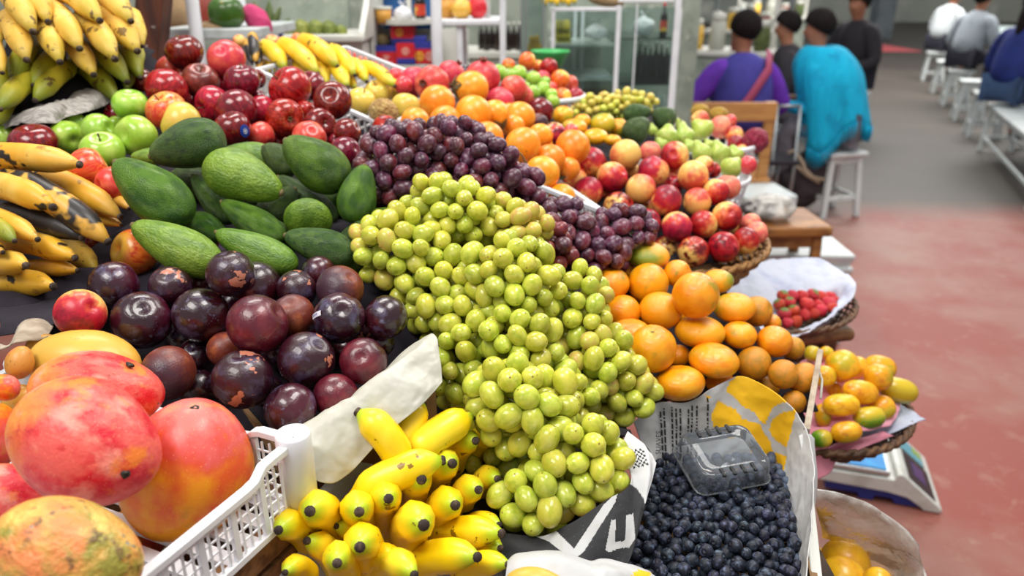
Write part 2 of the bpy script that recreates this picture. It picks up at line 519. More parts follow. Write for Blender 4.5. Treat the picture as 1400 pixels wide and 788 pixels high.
# --- containers, cloth, paper
layered('white_plastic', (226, 228, 232), [((206, 208, 212), N(.5, .7, 9))], rough=.35, rand=False)
layered('grey_plastic', (188, 194, 194), [((160, 166, 164), N(.5, .7, 9))], rough=.4, rand=False)
layered('white_paint', (212, 212, 204), [((184, 184, 174), N(.5, .68, 4)), ((120, 108, 92), N(.71, .74, 9, k=.6))], rough=.45, rand=False)
layered('wood_old', (132, 94, 58), [((92, 62, 38), dict(t='noise', s=9, st=(1, 8, 8), lo=.42, hi=.62)), ((176, 134, 88), N(.6, .75, 14, k=.5))], rough=.6, bump=(30, .2, .004), rand=False)
layered('wood_stool', (150, 98, 48), [((112, 70, 34), dict(t='noise', s=8, st=(1, 7, 7), lo=.42, hi=.62)), ((196, 146, 84), N(.56, .72, 7, k=.6))], rough=.5, bump=(30, .15, .004), rand=False)
layered('wood_bench', (186, 134, 78), [((164, 112, 62), dict(t='noise', s=5, st=(1, 9, 9), lo=.42, hi=.62))], rough=.45, rand=False)
layered('wood_post', (92, 48, 30), [((64, 34, 24), dict(t='noise', s=7, st=(6, 6, .7), lo=.42, hi=.62)), ((216, 206, 200), N(.665, .68, 17, det=6))], rough=.55, rand=False)
layered('cardboard', (150, 116, 80), [((122, 90, 60), N(.45, .65, 12))], rough=.85, rand=False)
layered('board_grey', (170, 156, 138), [((140, 124, 106), dict(t='noise', s=14, st=(4, 4, 1), lo=.42, hi=.66))], rough=.8, rand=False)
layered('dark_cloth', (24, 21, 28), [((40, 34, 44), N(.42, .66, 5))], rough=.95, bump=(24, .4, .01), rand=False)
layered('stand_wood', (70, 50, 36), [((46, 32, 24), dict(t='noise', s=6, st=(6, 6, 1), lo=.4, hi=.62))], rough=.8, rand=False)
layered('white_paper', (226, 226, 224), [((204, 204, 204), N(.5, .7, 10))], rough=.7, bump=(16, .35, .01), rand=False)
layered('waxed_paper', (184, 182, 168), [((176, 166, 132), N(.55, .75, 6)), ((194, 194, 188), N(.5, .7, 14))], rough=.42, bump=(20, .5, .012), rand=False)
layered('tissue_paper', (186, 190, 204), [((166, 172, 194), N(.5, .7, 18))], rough=.75, bump=(26, .5, .012), rand=False)
layered('pink_paper', (222, 140, 158), [((236, 170, 184), N(.45, .65, 12))], rough=.7, bump=(16, .3, .01), rand=False)
layered('grey_sheet', (176, 178, 186), [((150, 152, 162), N(.45, .65, 9)), ((202, 204, 212), N(.58, .72, 16))], rough=.3, bump=(12, .6, .02), rand=False)
layered('news_paper', (176, 170, 164), [((110, 104, 102), dict(t='noise', s=50, st=(1, 9, 2), lo=.50, hi=.54, k=.6)), ((60, 52, 50), N(.645, .66, 9, k=.9)), ((176, 80, 70), N(.70, .71, 7, k=.8))], rough=.8, bump=(14, .5, .012), rand=False)
layered('bag_black', (34, 34, 37), [((86, 86, 90), dict(t='vor', s=210, lo=.16, hi=.06, k=.6))], rough=.7, bump=(26, .3, .006), rand=False)
layered('bag_white', (186, 186, 186), [((164, 162, 160), N(.5, .7, 12))], rough=.65, bump=(20, .35, .008), rand=False)
layered('bag_yellow', (240, 186, 24), [((226, 168, 14), N(.5, .7, 16))], rough=.6, bump=(20, .35, .008), rand=False)
layered('print_black', (30, 30, 32), rough=.7, rand=False)
layered('wicker', (150, 108, 58), [((104, 70, 34), dict(t='noise', s=40, lo=.42, hi=.6)), ((188, 148, 92), N(.58, .72, 60, k=.6))], rough=.6, bump=(90, .4, .004), rand=False)
layered('wicker_dark', (96, 66, 42), [((62, 42, 28), N(.42, .6, 40)), ((136, 98, 64), N(.58, .72, 60, k=.6))], rough=.65, bump=(90, .4, .004), rand=False)
layered('sticker_blue', (28, 62, 150), rough=.4)
layered('sticker_white', (222, 222, 230), rough=.4)
# --- equipment
layered('scale_body', (208, 210, 204), [((188, 188, 180), N(.5, .7, 14))], rough=.42, rand=False)
layered('scale_blue', (20, 128, 196), [((34, 146, 208), N(.45, .65, 16))], rough=.5, rand=False)
layered('scale_steel', (190, 192, 192), rough=.25, metal=.8, rand=False)
layered('scale_base', (40, 52, 132), rough=.5, rand=False)
layered('panel_dark', (38, 40, 46), rough=.35, rand=False)
layered('lcd_blue', (58, 56, 106), rough=.2, rand=False)
layered('key_cyan', (116, 180, 196), rough=.5, rand=False)
layered('key_green', (156, 186, 96), rough=.5, rand=False)
layered('steel', (150, 154, 156), rough=.35, metal=.7, rand=False)
# --- market hall
layered('cabinet_white', (206, 206, 198), [((188, 188, 178), N(.5, .7, 3))], rough=.5, rand=False)
layered('panel_greygreen', (150, 158, 146), [((128, 138, 126), N(.42, .62, 9)), ((176, 180, 168), N(.6, .72, 16))], rough=.6, rand=False)
layered('blue_paint', (28, 84, 142), [((20, 66, 118), N(.5, .7, 6))], rough=.45, rand=False)
layered('box_red', (196, 30, 40), rough=.5, rand=False)
layered('box_blue', (44, 52, 140), rough=.5, rand=False)
layered('emblem_yellow', (232, 190, 60), rough=.5, rand=False)
layered('emblem_pale', (226, 176, 160), rough=.5, rand=False)
layered('tub_cream', (206, 150, 62), [((190, 130, 48), N(.5, .7, 20))], rough=.4)
layered('tub_lid', (206, 206, 196), rough=.4)
layered('bag_film_white', (218, 218, 220), [((190, 192, 196), N(.5, .7, 20))], rough=.35, bump=(20, .6, .02))
layered('bottle_dark', (26, 18, 16), [((50, 34, 28), N(.5, .7, 8))], rough=.15, coat=.3)
layered('bottle_label', (196, 60, 40), [((226, 190, 70), N(.5, .55, 20))], rough=.5)
layered('jar_pale', (196, 200, 196), [((150, 156, 150), N(.5, .6, 14))], rough=.25)
layered('red_clay', (128, 42, 26), rough=.5)
layered('papaya_dark', (50, 84, 20), [((206, 160, 30), N(.66, .72, 1.3)), ((70, 104, 28), N(.5, .7, 2))], rough=.3, coat=.1)
layered('pink_net', (228, 50, 120), [((240, 110, 160), N(.5, .6, 30))], rough=.6, bump=(40, .7, .01))
layered('burlap', (166, 138, 102), [((140, 112, 80), N(.45, .62, 30))], rough=.85, bump=(20, .5, .02))
layered('chayote', (112, 122, 48), [((140, 146, 66), N(.45, .62, 2.4)), ((78, 90, 36), dict(t='noise', s=2, st=(5, 5, .4), lo=.5, hi=.62))], rough=.5, vary=.3)
layered('cactus_leaf', (84, 98, 52), [((150, 152, 100), dict(t='noise', s=30, lo=.6, hi=.68)), ((58, 72, 40), N(.5, .7, 14))], rough=.6, vary=.2)
layered('pepino_skin', (226, 176, 70), [((112, 62, 40), dict(t='noise', s=1.5, st=(4, 4, .25), lo=.60, hi=.64))], rough=.4)
layered('melon_red', (206, 34, 48), [((226, 80, 80), N(.55, .7, 2))], rough=.4)
layered('green_plastic', (60, 168, 88), rough=.4)
layered('banana_far', (176, 160, 40), [((120, 120, 34), N(.45, .62, 30))], rough=.5)
layered('knobbly_yellow', (238, 194, 76), [((220, 166, 56), N(.45, .62, 5))], rough=.5, bump=(7, .8, .1))
layered('dragon_skin', (196, 44, 84), [((220, 110, 120), N(.55, .7, 3))], rough=.45, bump=(4, .9, .15))
layered('hall_wall', (196, 198, 186), [((170, 174, 166), N(.42, .66, .5)), ((222, 222, 208), N(.55, .72, .9))], rough=.8, rand=False)
layered('pillar_grey', (112, 120, 124), [((96, 104, 108), N(.45, .62, 3))], rough=.7, rand=False)
layered('mat_red', (206, 92, 96), rough=.8, rand=False)
layered('stool_white', (206, 212, 212), [((180, 188, 188), N(.5, .7, 7))], rough=.4, rand=False)
layered('table_grey', (176, 190, 188), [((160, 174, 172), N(.5, .7, 4))], rough=.4, rand=False)
layered('cloth_bag', (70, 62, 66), [((48, 42, 46), N(.45, .65, 12))], rough=.9, bump=(20, .5, .02), rand=False)
layered('strap_beige', (168, 150, 128), rough=.8, rand=False)
# --- people
layered('skin', (166, 112, 86), [((150, 96, 74), N(.5, .7, 14))], rough=.55, sss=.1, rand=False)
layered('hair_black', (22, 18, 18), [((40, 32, 30), dict(t='noise', s=60, st=(1, 1, .15), lo=.5, hi=.7))], rough=.85, spec=.2, bump=(60, .5, .01, (1, 1, .15)), rand=False)
layered('vest_purple', (62, 58, 142), [((50, 46, 122), N(.5, .7, 7))], rough=.85, rand=False)
layered('sleeve_violet', (98, 42, 168), [((82, 34, 148), N(.5, .7, 7))], rough=.8, rand=False)
layered('strap_red', (156, 66, 96), rough=.8, rand=False)
layered('poncho_cyan', (0, 166, 206), [((0, 140, 182), N(.5, .7, 10)), ((20, 184, 220), dict(t='noise', s=8, st=(5, 5, .5), lo=.55, hi=.7))], rough=.9, bump=(40, .4, .01), rand=False)
layered('skirt_red', (132, 28, 46), rough=.9, rand=False)
layered('coat_dark', (44, 40, 46), [((34, 30, 36), N(.5, .7, 7))], rough=.9, rand=False)
layered('jacket_navy', (28, 44, 116), [((20, 34, 92), N(.5, .7, 7))], rough=.8, rand=False)
layered('jeans_blue', (62, 84, 120), [((50, 70, 104), N(.5, .7, 12))], rough=.9, rand=False)
layered('trousers_grey', (120, 116, 124), [((96, 92, 100), N(.5, .7, 9))], rough=.9, rand=False)
layered('trousers_dark', (42, 42, 54), rough=.9, rand=False)
layered('shirt_grey', (150, 158, 166), [((128, 136, 146), N(.5, .7, 7))], rough=.85, rand=False)
layered('scarf_pale', (196, 202, 206), rough=.85, rand=False)
layered('shoe_dark', (30, 28, 30), rough=.6, rand=False)


def film_mat(name, tint, fac, rough=.12, bump=0.0, bscale=18, ior=1.45):
    """thin clear film or pane: transparent with a fresnel gloss and a little haze"""
    nt = NT(name)
    t = nt.n('ShaderNodeBsdfTransparent')
    t.inputs[0].default_value = lin(tint)
    g = nt.n('ShaderNodeBsdfGlossy')
    g.inputs['Roughness'].default_value = rough
    d = nt.n('ShaderNodeBsdfDiffuse')
    d.inputs[0].default_value = lin(tint)
    fr = nt.n('ShaderNodeFresnel')
    fr.inputs[0].default_value = ior
    m1 = nt.n('ShaderNodeMixShader')
    m1.inputs[0].default_value = fac
    nt.l(t.outputs[0], m1.inputs[1])
    nt.l(d.outputs[0], m1.inputs[2])
    m2 = nt.n('ShaderNodeMixShader')
    nt.l(fr.outputs[0], m2.inputs[0])
    nt.l(m1.outputs[0], m2.inputs[1])
    nt.l(g.outputs[0], m2.inputs[2])
    nt.l(m2.outputs[0], nt.out.inputs[0])
    if bump:
        co = nt.coords(False)
        nz = nt.noise(co, bscale, 4, .6)
        b = nt.n('ShaderNodeBump')
        b.inputs['Strength'].default_value = bump
        b.inputs['Distance'].default_value = .02
        nt.l(nz, b.inputs['Height'])
        for s in (g, d, fr):
            nt.l(b.outputs[0], s.inputs['Normal'])
        # creases of the film are whiter
        nt.l(nt.math('ADD', nt.math('MULTIPLY', nt.rng(nt.noise(co, bscale * 1.7, 5, .65, None, .6), .42, .66), .55), .22), m1.inputs[0]) if fac > .2 else None
    return nt.m


film_mat('clear_plastic', (236, 240, 244), .06, .06)
film_mat('bag_film', (226, 222, 216), .42, .42, .3, 12, 1.16)
film_mat('pane_glass', (224, 234, 232), .015, .03, 0, 18, 1.22)
M = MATS
# ---------------------------------------------------------------- fruit shapes (unit size)
rng = random.Random(11)
ME = {}


def smooth(a, b, x):
    t = max(0.0, min(1.0, (x - a) / (b - a)))
    return t * t * (3 - 2 * t)


def body_mesh(kind, nu=28, nv=18):
    key = kind
    if key in ME:
        return ME[key]
    mb = MB()
    prof = []
    for i in range(nv + 1):
        ph = math.pi * i / nv
        ph = min(max(ph, 0.02), math.pi - 0.02)
        prof.append((math.sin(ph), math.cos(ph)))

    def fn(p, i, a):
        r = math.hypot(p.x, p.y)
        z = p.z
        ca, sa = math.cos(a), math.sin(a)
        da = (a + math.pi) % (2 * math.pi) - math.pi
        k = 1.0
        if kind == 'apple':
            k = 1 + .06 * z + .018 * math.cos(5 * a) * (1 if z < 0 else .5)
            z = z * .93 - .30 * math.exp(-(r / .27) ** 2) * (z > 0) + .17 * math.exp(-(r / .24) ** 2) * (z < 0)
        elif kind == 'plum':
            k = 1 - .055 * math.exp(-(da / .20) ** 2) * smooth(-.9, .2, z)
            z = z * .96 - .15 * math.exp(-(r / .24) ** 2) * (z > 0)
        elif kind == 'peach':
            k = 1 - .06 * math.exp(-(da / .2) ** 2) * smooth(-.95, .1, z)
            z = z * .96 - .22 * math.exp(-(r / .22) ** 2) * (z > 0) - .05 * math.exp(-(r / .12) ** 2) * (z < 0)
        elif kind == 'pomegranate':
            k = 1 + .022 * math.cos(6 * a)
            z = z * .92
        elif kind == 'tangerine':
            k = 1 + .008 * math.cos(9 * a)
            z = z - .12 * math.exp(-(r / .2) ** 2) * (z > 0) + .05 * math.exp(-(r / .25) ** 2) * (z < 0)
        elif kind == 'avocado':
            rb = (1 - abs(z) ** 2.3) ** .41 if abs(z) < 1 else 0
            k = (1 - .33 * smooth(-.4, 1.0, z)) * .99 * max(rb, .02) / max(r, 1e-3)
            return Vector((r * k * ca + .05 * (1 - z * z), r * k * sa, z))
        elif kind == 'pear':
            rb = (1 - abs(z) ** 2.3) ** .43 if abs(z) < 1 else 0
            k = (1 - .48 * smooth(-.2, .7, z)) * 1.04 * max(rb, .02) / max(r, 1e-3)
            return Vector((r * k * ca + .06 * smooth(0, 1, z), r * k * sa, z))
        elif kind == 'mango':
            k = 1 - .10 * smooth(.0, 1, z)
            return Vector((r * k * ca + .10 * (1 - z * z) * z, r * k * sa * .94, z + .05 * r * ca))
        elif kind == 'papaya':
            k = (1 - abs(z) ** 2.6) ** .5 / max(r, 1e-3) if abs(z) < .999 else 1.0
            k = min(k, 1.6) * (1 + .015 * math.cos(5 * a))
        elif kind == 'strawberry':
            k = 1 + .32 * z - .12 * (z < -.7) * (abs(z) - .7)
        elif kind == 'granadilla':
            z = z * 1.02
            k = 1 + .04 * -z
        elif kind == 'dragon':
            k = 1 + .05 * math.sin(5 * a + 6 * z)
        elif kind == 'chayote':
            k = (1 + .07 * math.cos(5 * a)) * (1 - .3 * smooth(0, 1, z))
        elif kind == 'knobbly':
            k = 1 + .09 * math.sin(5 * a + 2 * z) * math.sin(5 * z + 1)
        return Vector((r * k * ca, r * k * sa, z))

    mb.lathe(prof, nu, fn=fn)
    n = nu
    N_ = len(prof)
    mb.f.append(tuple(range(n - 1, -1, -1)))
    mb.f.append(tuple((N_ - 1) * n + k for k in range(n)))
    mb.m += [0, 0]
    ME[key] = mb.mesh(kind, [], True)
    return ME[key]


def with_mat(me, mat):
    key = me.name + '|' + mat
    if key not in ME:
        m2 = me.copy()
        m2.materials.clear()
        m2.materials.append(M[mat])
        ME[key] = m2
    return ME[key]


def part_mesh(kind):
    """small fruit parts in the unit space of their fruit"""
    if kind in ME:
        return ME[kind]
    mb = MB()
    mats = [M['fruit_stem']]
    if kind == 'apple_stem':
        mb.tube([(0, 0, .60), (.02, .01, .80), (.07, .02, 1.0)], [.05, .035, .05], 7)
    elif kind == 'calyx':   # small dried star
        for k in range(5):
            a = k * 2 * math.pi / 5
            mb.tube([(.02 * math.cos(a), .02 * math.sin(a), .68), (.12 * math.cos(a), .12 * math.sin(a), .80), (.16 * math.cos(a + .3), .16 * math.sin(a + .3), .86)], [.05, .04, .012], 5)
    elif kind == 'button':  # avocado stem end
        mb.lathe([(.001, .93), (.13, .94), (.15, 1.0), (.10, 1.045), (.001, 1.05)], 10)
        mats = [M['dry_leaf']]
    elif kind == 'mango_button':
        def wob(p, i, a):
            return Vector((p.x * (1 + .25 * math.cos(3 * a)), p.y * (1 + .2 * math.sin(2 * a)), p.z))
        mb.lathe([(.001, .955), (.10, .955), (.12, .985), (.06, 1.01), (.001, .99)], 12, fn=wob)
        mats = [M['mango_scar']]
    elif kind == 'tangerine_button':
        mb.lathe([(.001, .84), (.07, .85), (.08, .90), (.03, .93), (.001, .93)], 8)
        mats = [M['green_stem']]
    elif kind == 'pom_crown':
        mb.lathe([(.16, .86), (.17, 1.0), (.22, 1.10), (.18, 1.09), (.12, .96), (.001, .93)], 18,
                 fn=lambda p, i, a: Vector((p.x, p.y, p.z + (.05 * math.cos(6 * a) if i in (2, 3) else 0))))
        mats = [M['pomegranate_crown']]
    elif kind == 'gran_leaf':  # papery dried collar with a stalk
        for k in range(4):
            a = k * math.pi / 2 + .4
            d = Vector((math.cos(a), math.sin(a), 0))
            s = Vector((-d.y, d.x, 0))
            rows = []
            for t in range(5):
                u = t / 4
                c = d * (.05 + .62 * u) + Vector((0, 0, 1.05 - .25 * u * u + .06 * math.sin(3 * u + k)))
                w = .28 * math.sin(math.pi * min(.96, .25 + .75 * u))
                rows.append([c - s * w, c - s * w * .4 + Vector((0, 0, .05)), c + s * w * .4 - Vector((0, 0, .02)), c + s * w])
            mb.grid(rows)
            mb.grid([[p + Vector((0, 0, .02)) for p in r] for r in rows], flip=True)
        mb.tube([(0, 0, .95), (.1, .05, 1.25), (.3, .1, 1.5)], [.06, .05, .04], 6)
        mats = [M['dry_leaf']]
    elif kind == 'long_stalk':
        mb.tube([(0, 0, .95), (.05, .05, 1.2), (.25, .12, 1.55), (.3, .1, 1.8)], [.07, .05, .045, .06], 6)
        mats = [M['dry_leaf']]
    elif kind == 'pear_stem':
        mb.tube([(.06, 0, .96), (.09, 0, 1.15), (.17, .03, 1.38)], [.05, .035, .05], 6)
    elif kind == 'straw_cap':
        for k in range(7):
            a = k * 2 * math.pi / 7
            d = Vector((math.cos(a), math.sin(a), 0))
            s = Vector((-d.y, d.x, 0))
            rows = []
            for t in range(4):
                u = t / 3
                c = d * (.05 + .75 * u) + Vector((0, 0, 1.0 - .22 * u * u + .1 * u))
                w = .2 * (1 - u) ** .6 + .01
                rows.append([c - s * w, c + Vector((0, 0, .03)), c + s * w])
            mb.grid(rows)
        mb.tube([(0, 0, .95), (.05, 0, 1.3)], [.07, .05], 5)
        mats = [M['leaf_green']]
    elif kind == 'sticker':
        rows = []
        for i in range(5):
            r = .24 * i / 4 + .001
            rows.append([Vector((r * math.cos(k * math.pi / 8), 0, 0)) + Vector((0, 0, r * math.sin(k * math.pi / 8) * 1.25)) for k in range(16)])
        rows = [[Vector((p.x, -math.sqrt(max(0, 1.0 - p.x ** 2 - p.z ** 2)) * 1.045, p.z * .96)) for p in r] for r in rows]
        mb.grid(rows, closed=True)
        for r0, r1, h in ((.075, .10, 1.055), (.001, .04, 1.055)):
            rw = [[Vector((r * math.cos(k * math.pi / 8), -h, r * math.sin(k * math.pi / 8) * 1.25)) for k in range(16)] for r in (r0, r1)]
            mb.grid(rw, closed=True, mi=1)
        mats = [M['sticker_blue'], M['sticker_white']]
    elif kind == 'label':
        rows = []
        for i in range(7):
            rows.append([Vector((-.10 + .2 * k / 3, 0, -.3 + .6 * i / 6)) for k in range(4)])
        rows = [[Vector((p.x, -math.sqrt(1.0 - p.x ** 2 - p.z ** 2) * 1.02, p.z)) for p in r] for r in rows]
        mb.grid(rows)
        for q in range(4):   # small printed bars
            z = -.2 + q * .09
            rr = [[Vector((-.06 + .1 * k / 2, 0, z + dz)) for k in range(3)] for dz in (0, .035)]
            rr = [[Vector((p.x, -math.sqrt(1.0 - p.x ** 2 - p.z ** 2) * 1.03, p.z)) for p in r] for r in rr]
            mb.grid(rr, mi=1)
        mats = [M['sticker_white'], M['sticker_blue']]
    ME[kind] = mb.mesh(kind, mats, True)
    return ME[kind]


PART_NAME = {'apple_stem': 'stem', 'calyx': 'calyx', 'button': 'stem_button', 'mango_button': 'stem_scar', 'tangerine_button': 'stem_button',
             'pom_crown': 'crown', 'gran_leaf': 'dried_calyx', 'long_stalk': 'stalk', 'pear_stem': 'stem', 'straw_cap': 'calyx', 'sticker': 'sticker', 'label': 'sticker'}

# ---------------------------------------------------------------- items and depth settling
ITEMS = []
SPH = []        # settled spheres (pos, radius) of everything lying on the stall, for the cloth below


def item(g, **k):
    k['g'] = g
    ITEMS.append(k)
    return k


def orb(g, px, py, rx, ry=None, m=None, ax=None, dz=0.0, lab=None, parts=None, k=None, spin=None):
    ry = ry or rx
    return item(g, t='orb', px=px, py=py, rx=rx, ry=ry, m=m, ax=ax, dz=dz, lab=lab, parts=parts, k=k, spin=spin)


def lng(g, nx, ny, wx, wy, w, m=None, tilt=0.0, dz=0.0, lab=None, parts=None, k=None, spin=None):
    """elongated fruit from its narrow (stem) end to its wide end; tilt: depth gained by the wide end, in units of its length"""
    return item(g, t='lng', nx=nx, ny=ny, wx=wx, wy=wy, px=(nx + wx) / 2, py=(ny + wy) / 2, rx=w / 2, ry=w / 2, m=m, tilt=tilt, dz=dz, lab=lab, parts=parts, k=k, spin=spin)


GROUPS = {}


def group(key, depth, kind, name, noun, cat, mats, phrase, where, parts=()):
    GROUPS[key] = dict(depth=depth, kind=kind, name=name, noun=noun, cat=cat, mats=mats, phrase=phrase, where=where, parts=parts)


def settle():
    spheres = []   # item index, local offset (metres at d=1 scale handled by k), radius
    for i, it in enumerate(ITEMS):
        G = GROUPS[it['g']]
        d = G['depth'](it['px'], it['py']) + it['dz']
        it['d'] = d
        c = P(it['px'], it['py'], d)
        th = 1.0 / math.sqrt(1 + ((it['px'] - 700) / F) ** 2 + ((it['py'] - 394) / F) ** 2)
        it['c'] = c
        r, u, t = view_frame(c)
        if it['t'] == 'orb':
            a, b = it['rx'] * d / F, it['ry'] * d / F
            a *= .5 + .5 * th
            b *= .5 + .5 * th
            ax = it['ax']
            if ax is None:
                if abs(it['rx'] / it['ry'] - 1) > .12:
                    ax = (rng.uniform(-.15, .15), 1, rng.uniform(.1, .4)) if it['rx'] > it['ry'] else (rng.uniform(-.1, .1), 1, .1)
                else:
                    ax = (rng.uniform(-1, 1), rng.uniform(-.3, 1), rng.uniform(-.6, .6))
            z = (r * ax[0] + u * ax[1] + t * ax[2]).normalized()
            it['z'] = z
            it['scale'] = (a, a, b) if abs(it['rx'] / it['ry'] - 1) > .12 else ((a + b) / 2,) * 3
            it['sph'] = [(Vector((0, 0, 0)), min(a, (a + b) / 2) * .97 if a > b else a * .97)]
            if a > b * 1.12:
                x1 = z.orthogonal().normalized()
                y1 = z.cross(x1)
                it['sph'] = [(Vector((0, 0, 0)), b)] + [((x1 * math.cos(q) + y1 * math.sin(q)) * (a - b) * 1.0, b * .96) for q in (0, 1.57, 3.14, 4.71)]
        else:
            n_, w_ = P(it['nx'], it['ny'], d), P(it['wx'], it['wy'], d)
            vec = w_ - n_
            L = vec.length
            back = (c - EYE).normalized()
            vec = vec + back * (it['tilt'] * L)
            Lh = vec.length / 2
            it['z'] = -vec.normalized()
            rad = it['rx'] * d / F
            it['scale'] = (rad, rad, Lh)
            it['sph'] = [(Vector((0, 0, 0)), rad * .95), (it['z'] * (-.45 * Lh), rad * .88), (it['z'] * (.42 * Lh), rad * .74)]
            if Lh > 1.6 * rad:
                it['sph'].append((it['z'] * (.72 * Lh), rad * .5))
                it['sph'].append((it['z'] * (-.72 * Lh), rad * .62))
        for off, rr in it['sph']:
            spheres.append((i, off, rr))
    n = len(ITEMS)
    idx = np.array([s[0] for s in spheres])
    off = np.array([s[1][:] for s in spheres])
    rad = np.array([s[2] for s in spheres])
    base = np.array([ITEMS[s[0]]['c'][:] for s in spheres]) - np.array(EYE[:])
    k = np.ones(n)
    cd = np.array([it['d'] for it in ITEMS])
    SL = .985
    for itn in range(140):
        kk = k[idx][:, None]
        pos = base * kk + off * kk
        R = rad * k[idx]
        D = np.linalg.norm(pos[:, None] - pos[None], axis=2)
        S = (R[:, None] + R[None]) * SL
        pen = S - D
        pen[idx[:, None] == idx[None]] = -1
        ii, jj = np.where(pen > 1e-4)
        if len(ii) == 0:
            break
        push = np.zeros(n)
        for a, b in zip(ii, jj):
            ia, ib = idx[a], idx[b]
            if ia >= ib:
                continue
            front, back_ = (ia, ib) if k[ia] * cd[ia] <= k[ib] * cd[ib] else (ib, ia)
            w = min(pen[a, b], .02) * .45
            push[front] = min(push[front], -w * .5) if push[front] <= 0 else push[front] - w * .5
            push[back_] = max(push[back_], w) if push[back_] >= 0 else push[back_] + w
        k += push / cd
    for i, it in enumerate(ITEMS):
        it['kk'] = k[i]
        it['pos'] = EYE + (it['c'] - EYE) * float(k[i])
        it['scale'] = tuple(s * float(k[i]) for s in it['scale'])
        it['out'] = [(it['pos'] + o * float(k[i]), r_ * float(k[i])) for o, r_ in it['sph']]
        SPH.extend([(p, r_, it['g']) for p, r_ in it['out']])
    print('settle: iterations', itn, 'left', len(ii), 'k range', k.min(), k.max())


ORD = ['first', 'second', 'third', 'fourth', 'fifth', 'sixth', 'seventh', 'eighth', 'ninth', 'tenth', 'eleventh', 'twelfth', 'thirteenth', 'fourteenth', 'fifteenth', 'sixteenth', 'seventeenth', 'eighteenth']


def auto_labels():
    """labels for the fruit without one of its own: its row in the heap and its place in that row"""
    for g, G in GROUPS.items():
        its = [it for it in ITEMS if it['g'] == g]
        if not its:
            continue
        # fruit mostly covered by others is counted apart from the rows one sees
        hid = sorted((it for it in its if it['dz'] >= .05 and not it['lab']), key=lambda it: it['px'])
        if len(its) > 6:
            for i, it in enumerate(hid):
                adj = G['mats'].get(it['m'] or list(G['mats'])[0], '')
                n_ = f', {ORD[i]} such from left' if len(hid) > 1 else ''
                it['lab'] = f"{adj} {G['noun']} mostly hidden{n_} {G['where']}".strip()
            its = [it for it in its if it not in hid]
        rs = sorted(it['ry'] for it in its)
        step = rs[len(rs) // 2] * 1.5
        its.sort(key=lambda it: it['py'])
        rows, cur, y0 = [], [], None
        for it in its:
            if y0 is None or it['py'] - y0 < step:
                if y0 is None:
                    y0 = it['py']
                cur.append(it)
            else:
                rows.append(cur)
                cur, y0 = [it], it['py']
        rows.append(cur)
        for ri, row in enumerate(rows):
            row.sort(key=lambda it: it['px'])
            rn = 'top row' if ri == 0 else ('bottom row' if ri == len(rows) - 1 else ORD[ri] + ' row down')
            if len(rows) == 1:
                rn = 'row'
            for ci, it in enumerate(row):
                if it['lab']:
                    continue
                adj = G['mats'].get(it['m'] or list(G['mats'])[0], '')
                if len(row) == 1:
                    place = 'alone in'
                elif ci == 0:
                    place = 'leftmost in'
                elif ci == len(row) - 1:
                    place = 'rightmost in'
                else:
                    place = ORD[ci] + ' from left in'
                it['lab'] = f"{adj} {G['noun']} {place} the {rn} {G['where']}".strip()


def emit():
    for it in ITEMS:
        G = GROUPS[it['g']]
        kind = it['k'] or G['kind']
        mat = it['m'] or list(G['mats'])[0]
        me = with_mat(body_mesh(kind), mat)
        o = link(G['name'], me)
        z = it['z']
        x = z.orthogonal().normalized()
        spin = it['spin'] if it['spin'] is not None else rng.uniform(0, 6.28)
        if it['spin'] is not None:   # spin counted from the side that faces the eye
            t = (EYE - it['pos']).normalized()
            xx = t - z * t.dot(z)
            if xx.length > .05:
                x = xx.normalized()
        y = z.cross(x)
        q = Matrix((x, y, z)).transposed().to_quaternion() @ Quaternion((0, 0, 1), spin)
        o.rotation_mode = 'QUATERNION'
        o.rotation_quaternion = q
        o.location = it['pos']
        o.scale = it['scale']
        tag(o, it['lab'], G['cat'], G['phrase'])
        for p in (it['parts'] if it['parts'] is not None else G['parts']):
            at = None
            if isinstance(p, tuple):
                p, at = p[0], p[1:]
            c = link(PART_NAME[p], part_mesh(p), o)
            if at:   # sits on the spot of the skin that shows there
                r_, u_, t_ = view_frame(it['pos'])
                pr = to_px(it['pos'])
                dd = depth_of(it['pos'])
                v2 = Vector(((at[0] - pr[0]) * dd / F, -(at[1] - pr[1]) * dd / F, 0))
                rm = sum(it['scale']) / 3
                w2 = max(.05, 1 - (v2.length / rm) ** 2) ** .5 * rm
                dw = r_ * v2.x + u_ * v2.y + t_ * w2
                loc = q.conjugated() @ dw
                loc = Vector((loc.x / it['scale'][0], loc.y / it['scale'][1], loc.z / it['scale'][2])).normalized()
                if p == 'sticker':
                    c.scale = (1.25, 1.0, 1.25)
                if p == 'mango_button':
                    c.scale = (.62, .62, 1.0)
                c.rotation_mode = 'QUATERNION'
                if p in ('sticker', 'label'):
                    c.rotation_quaternion = loc.to_track_quat('-Y', 'Z')
                else:
                    c.rotation_quaternion = loc.to_track_quat('Z', 'Y')
            if p == 'sticker':
                c['label'] = 'small round blue sticker'
            elif p == 'label':
                c['label'] = 'white printed price sticker'


# ================================================================ the fruit in the photograph
UP = (0, 1, .25)
EYEW = (0, .25, 1)

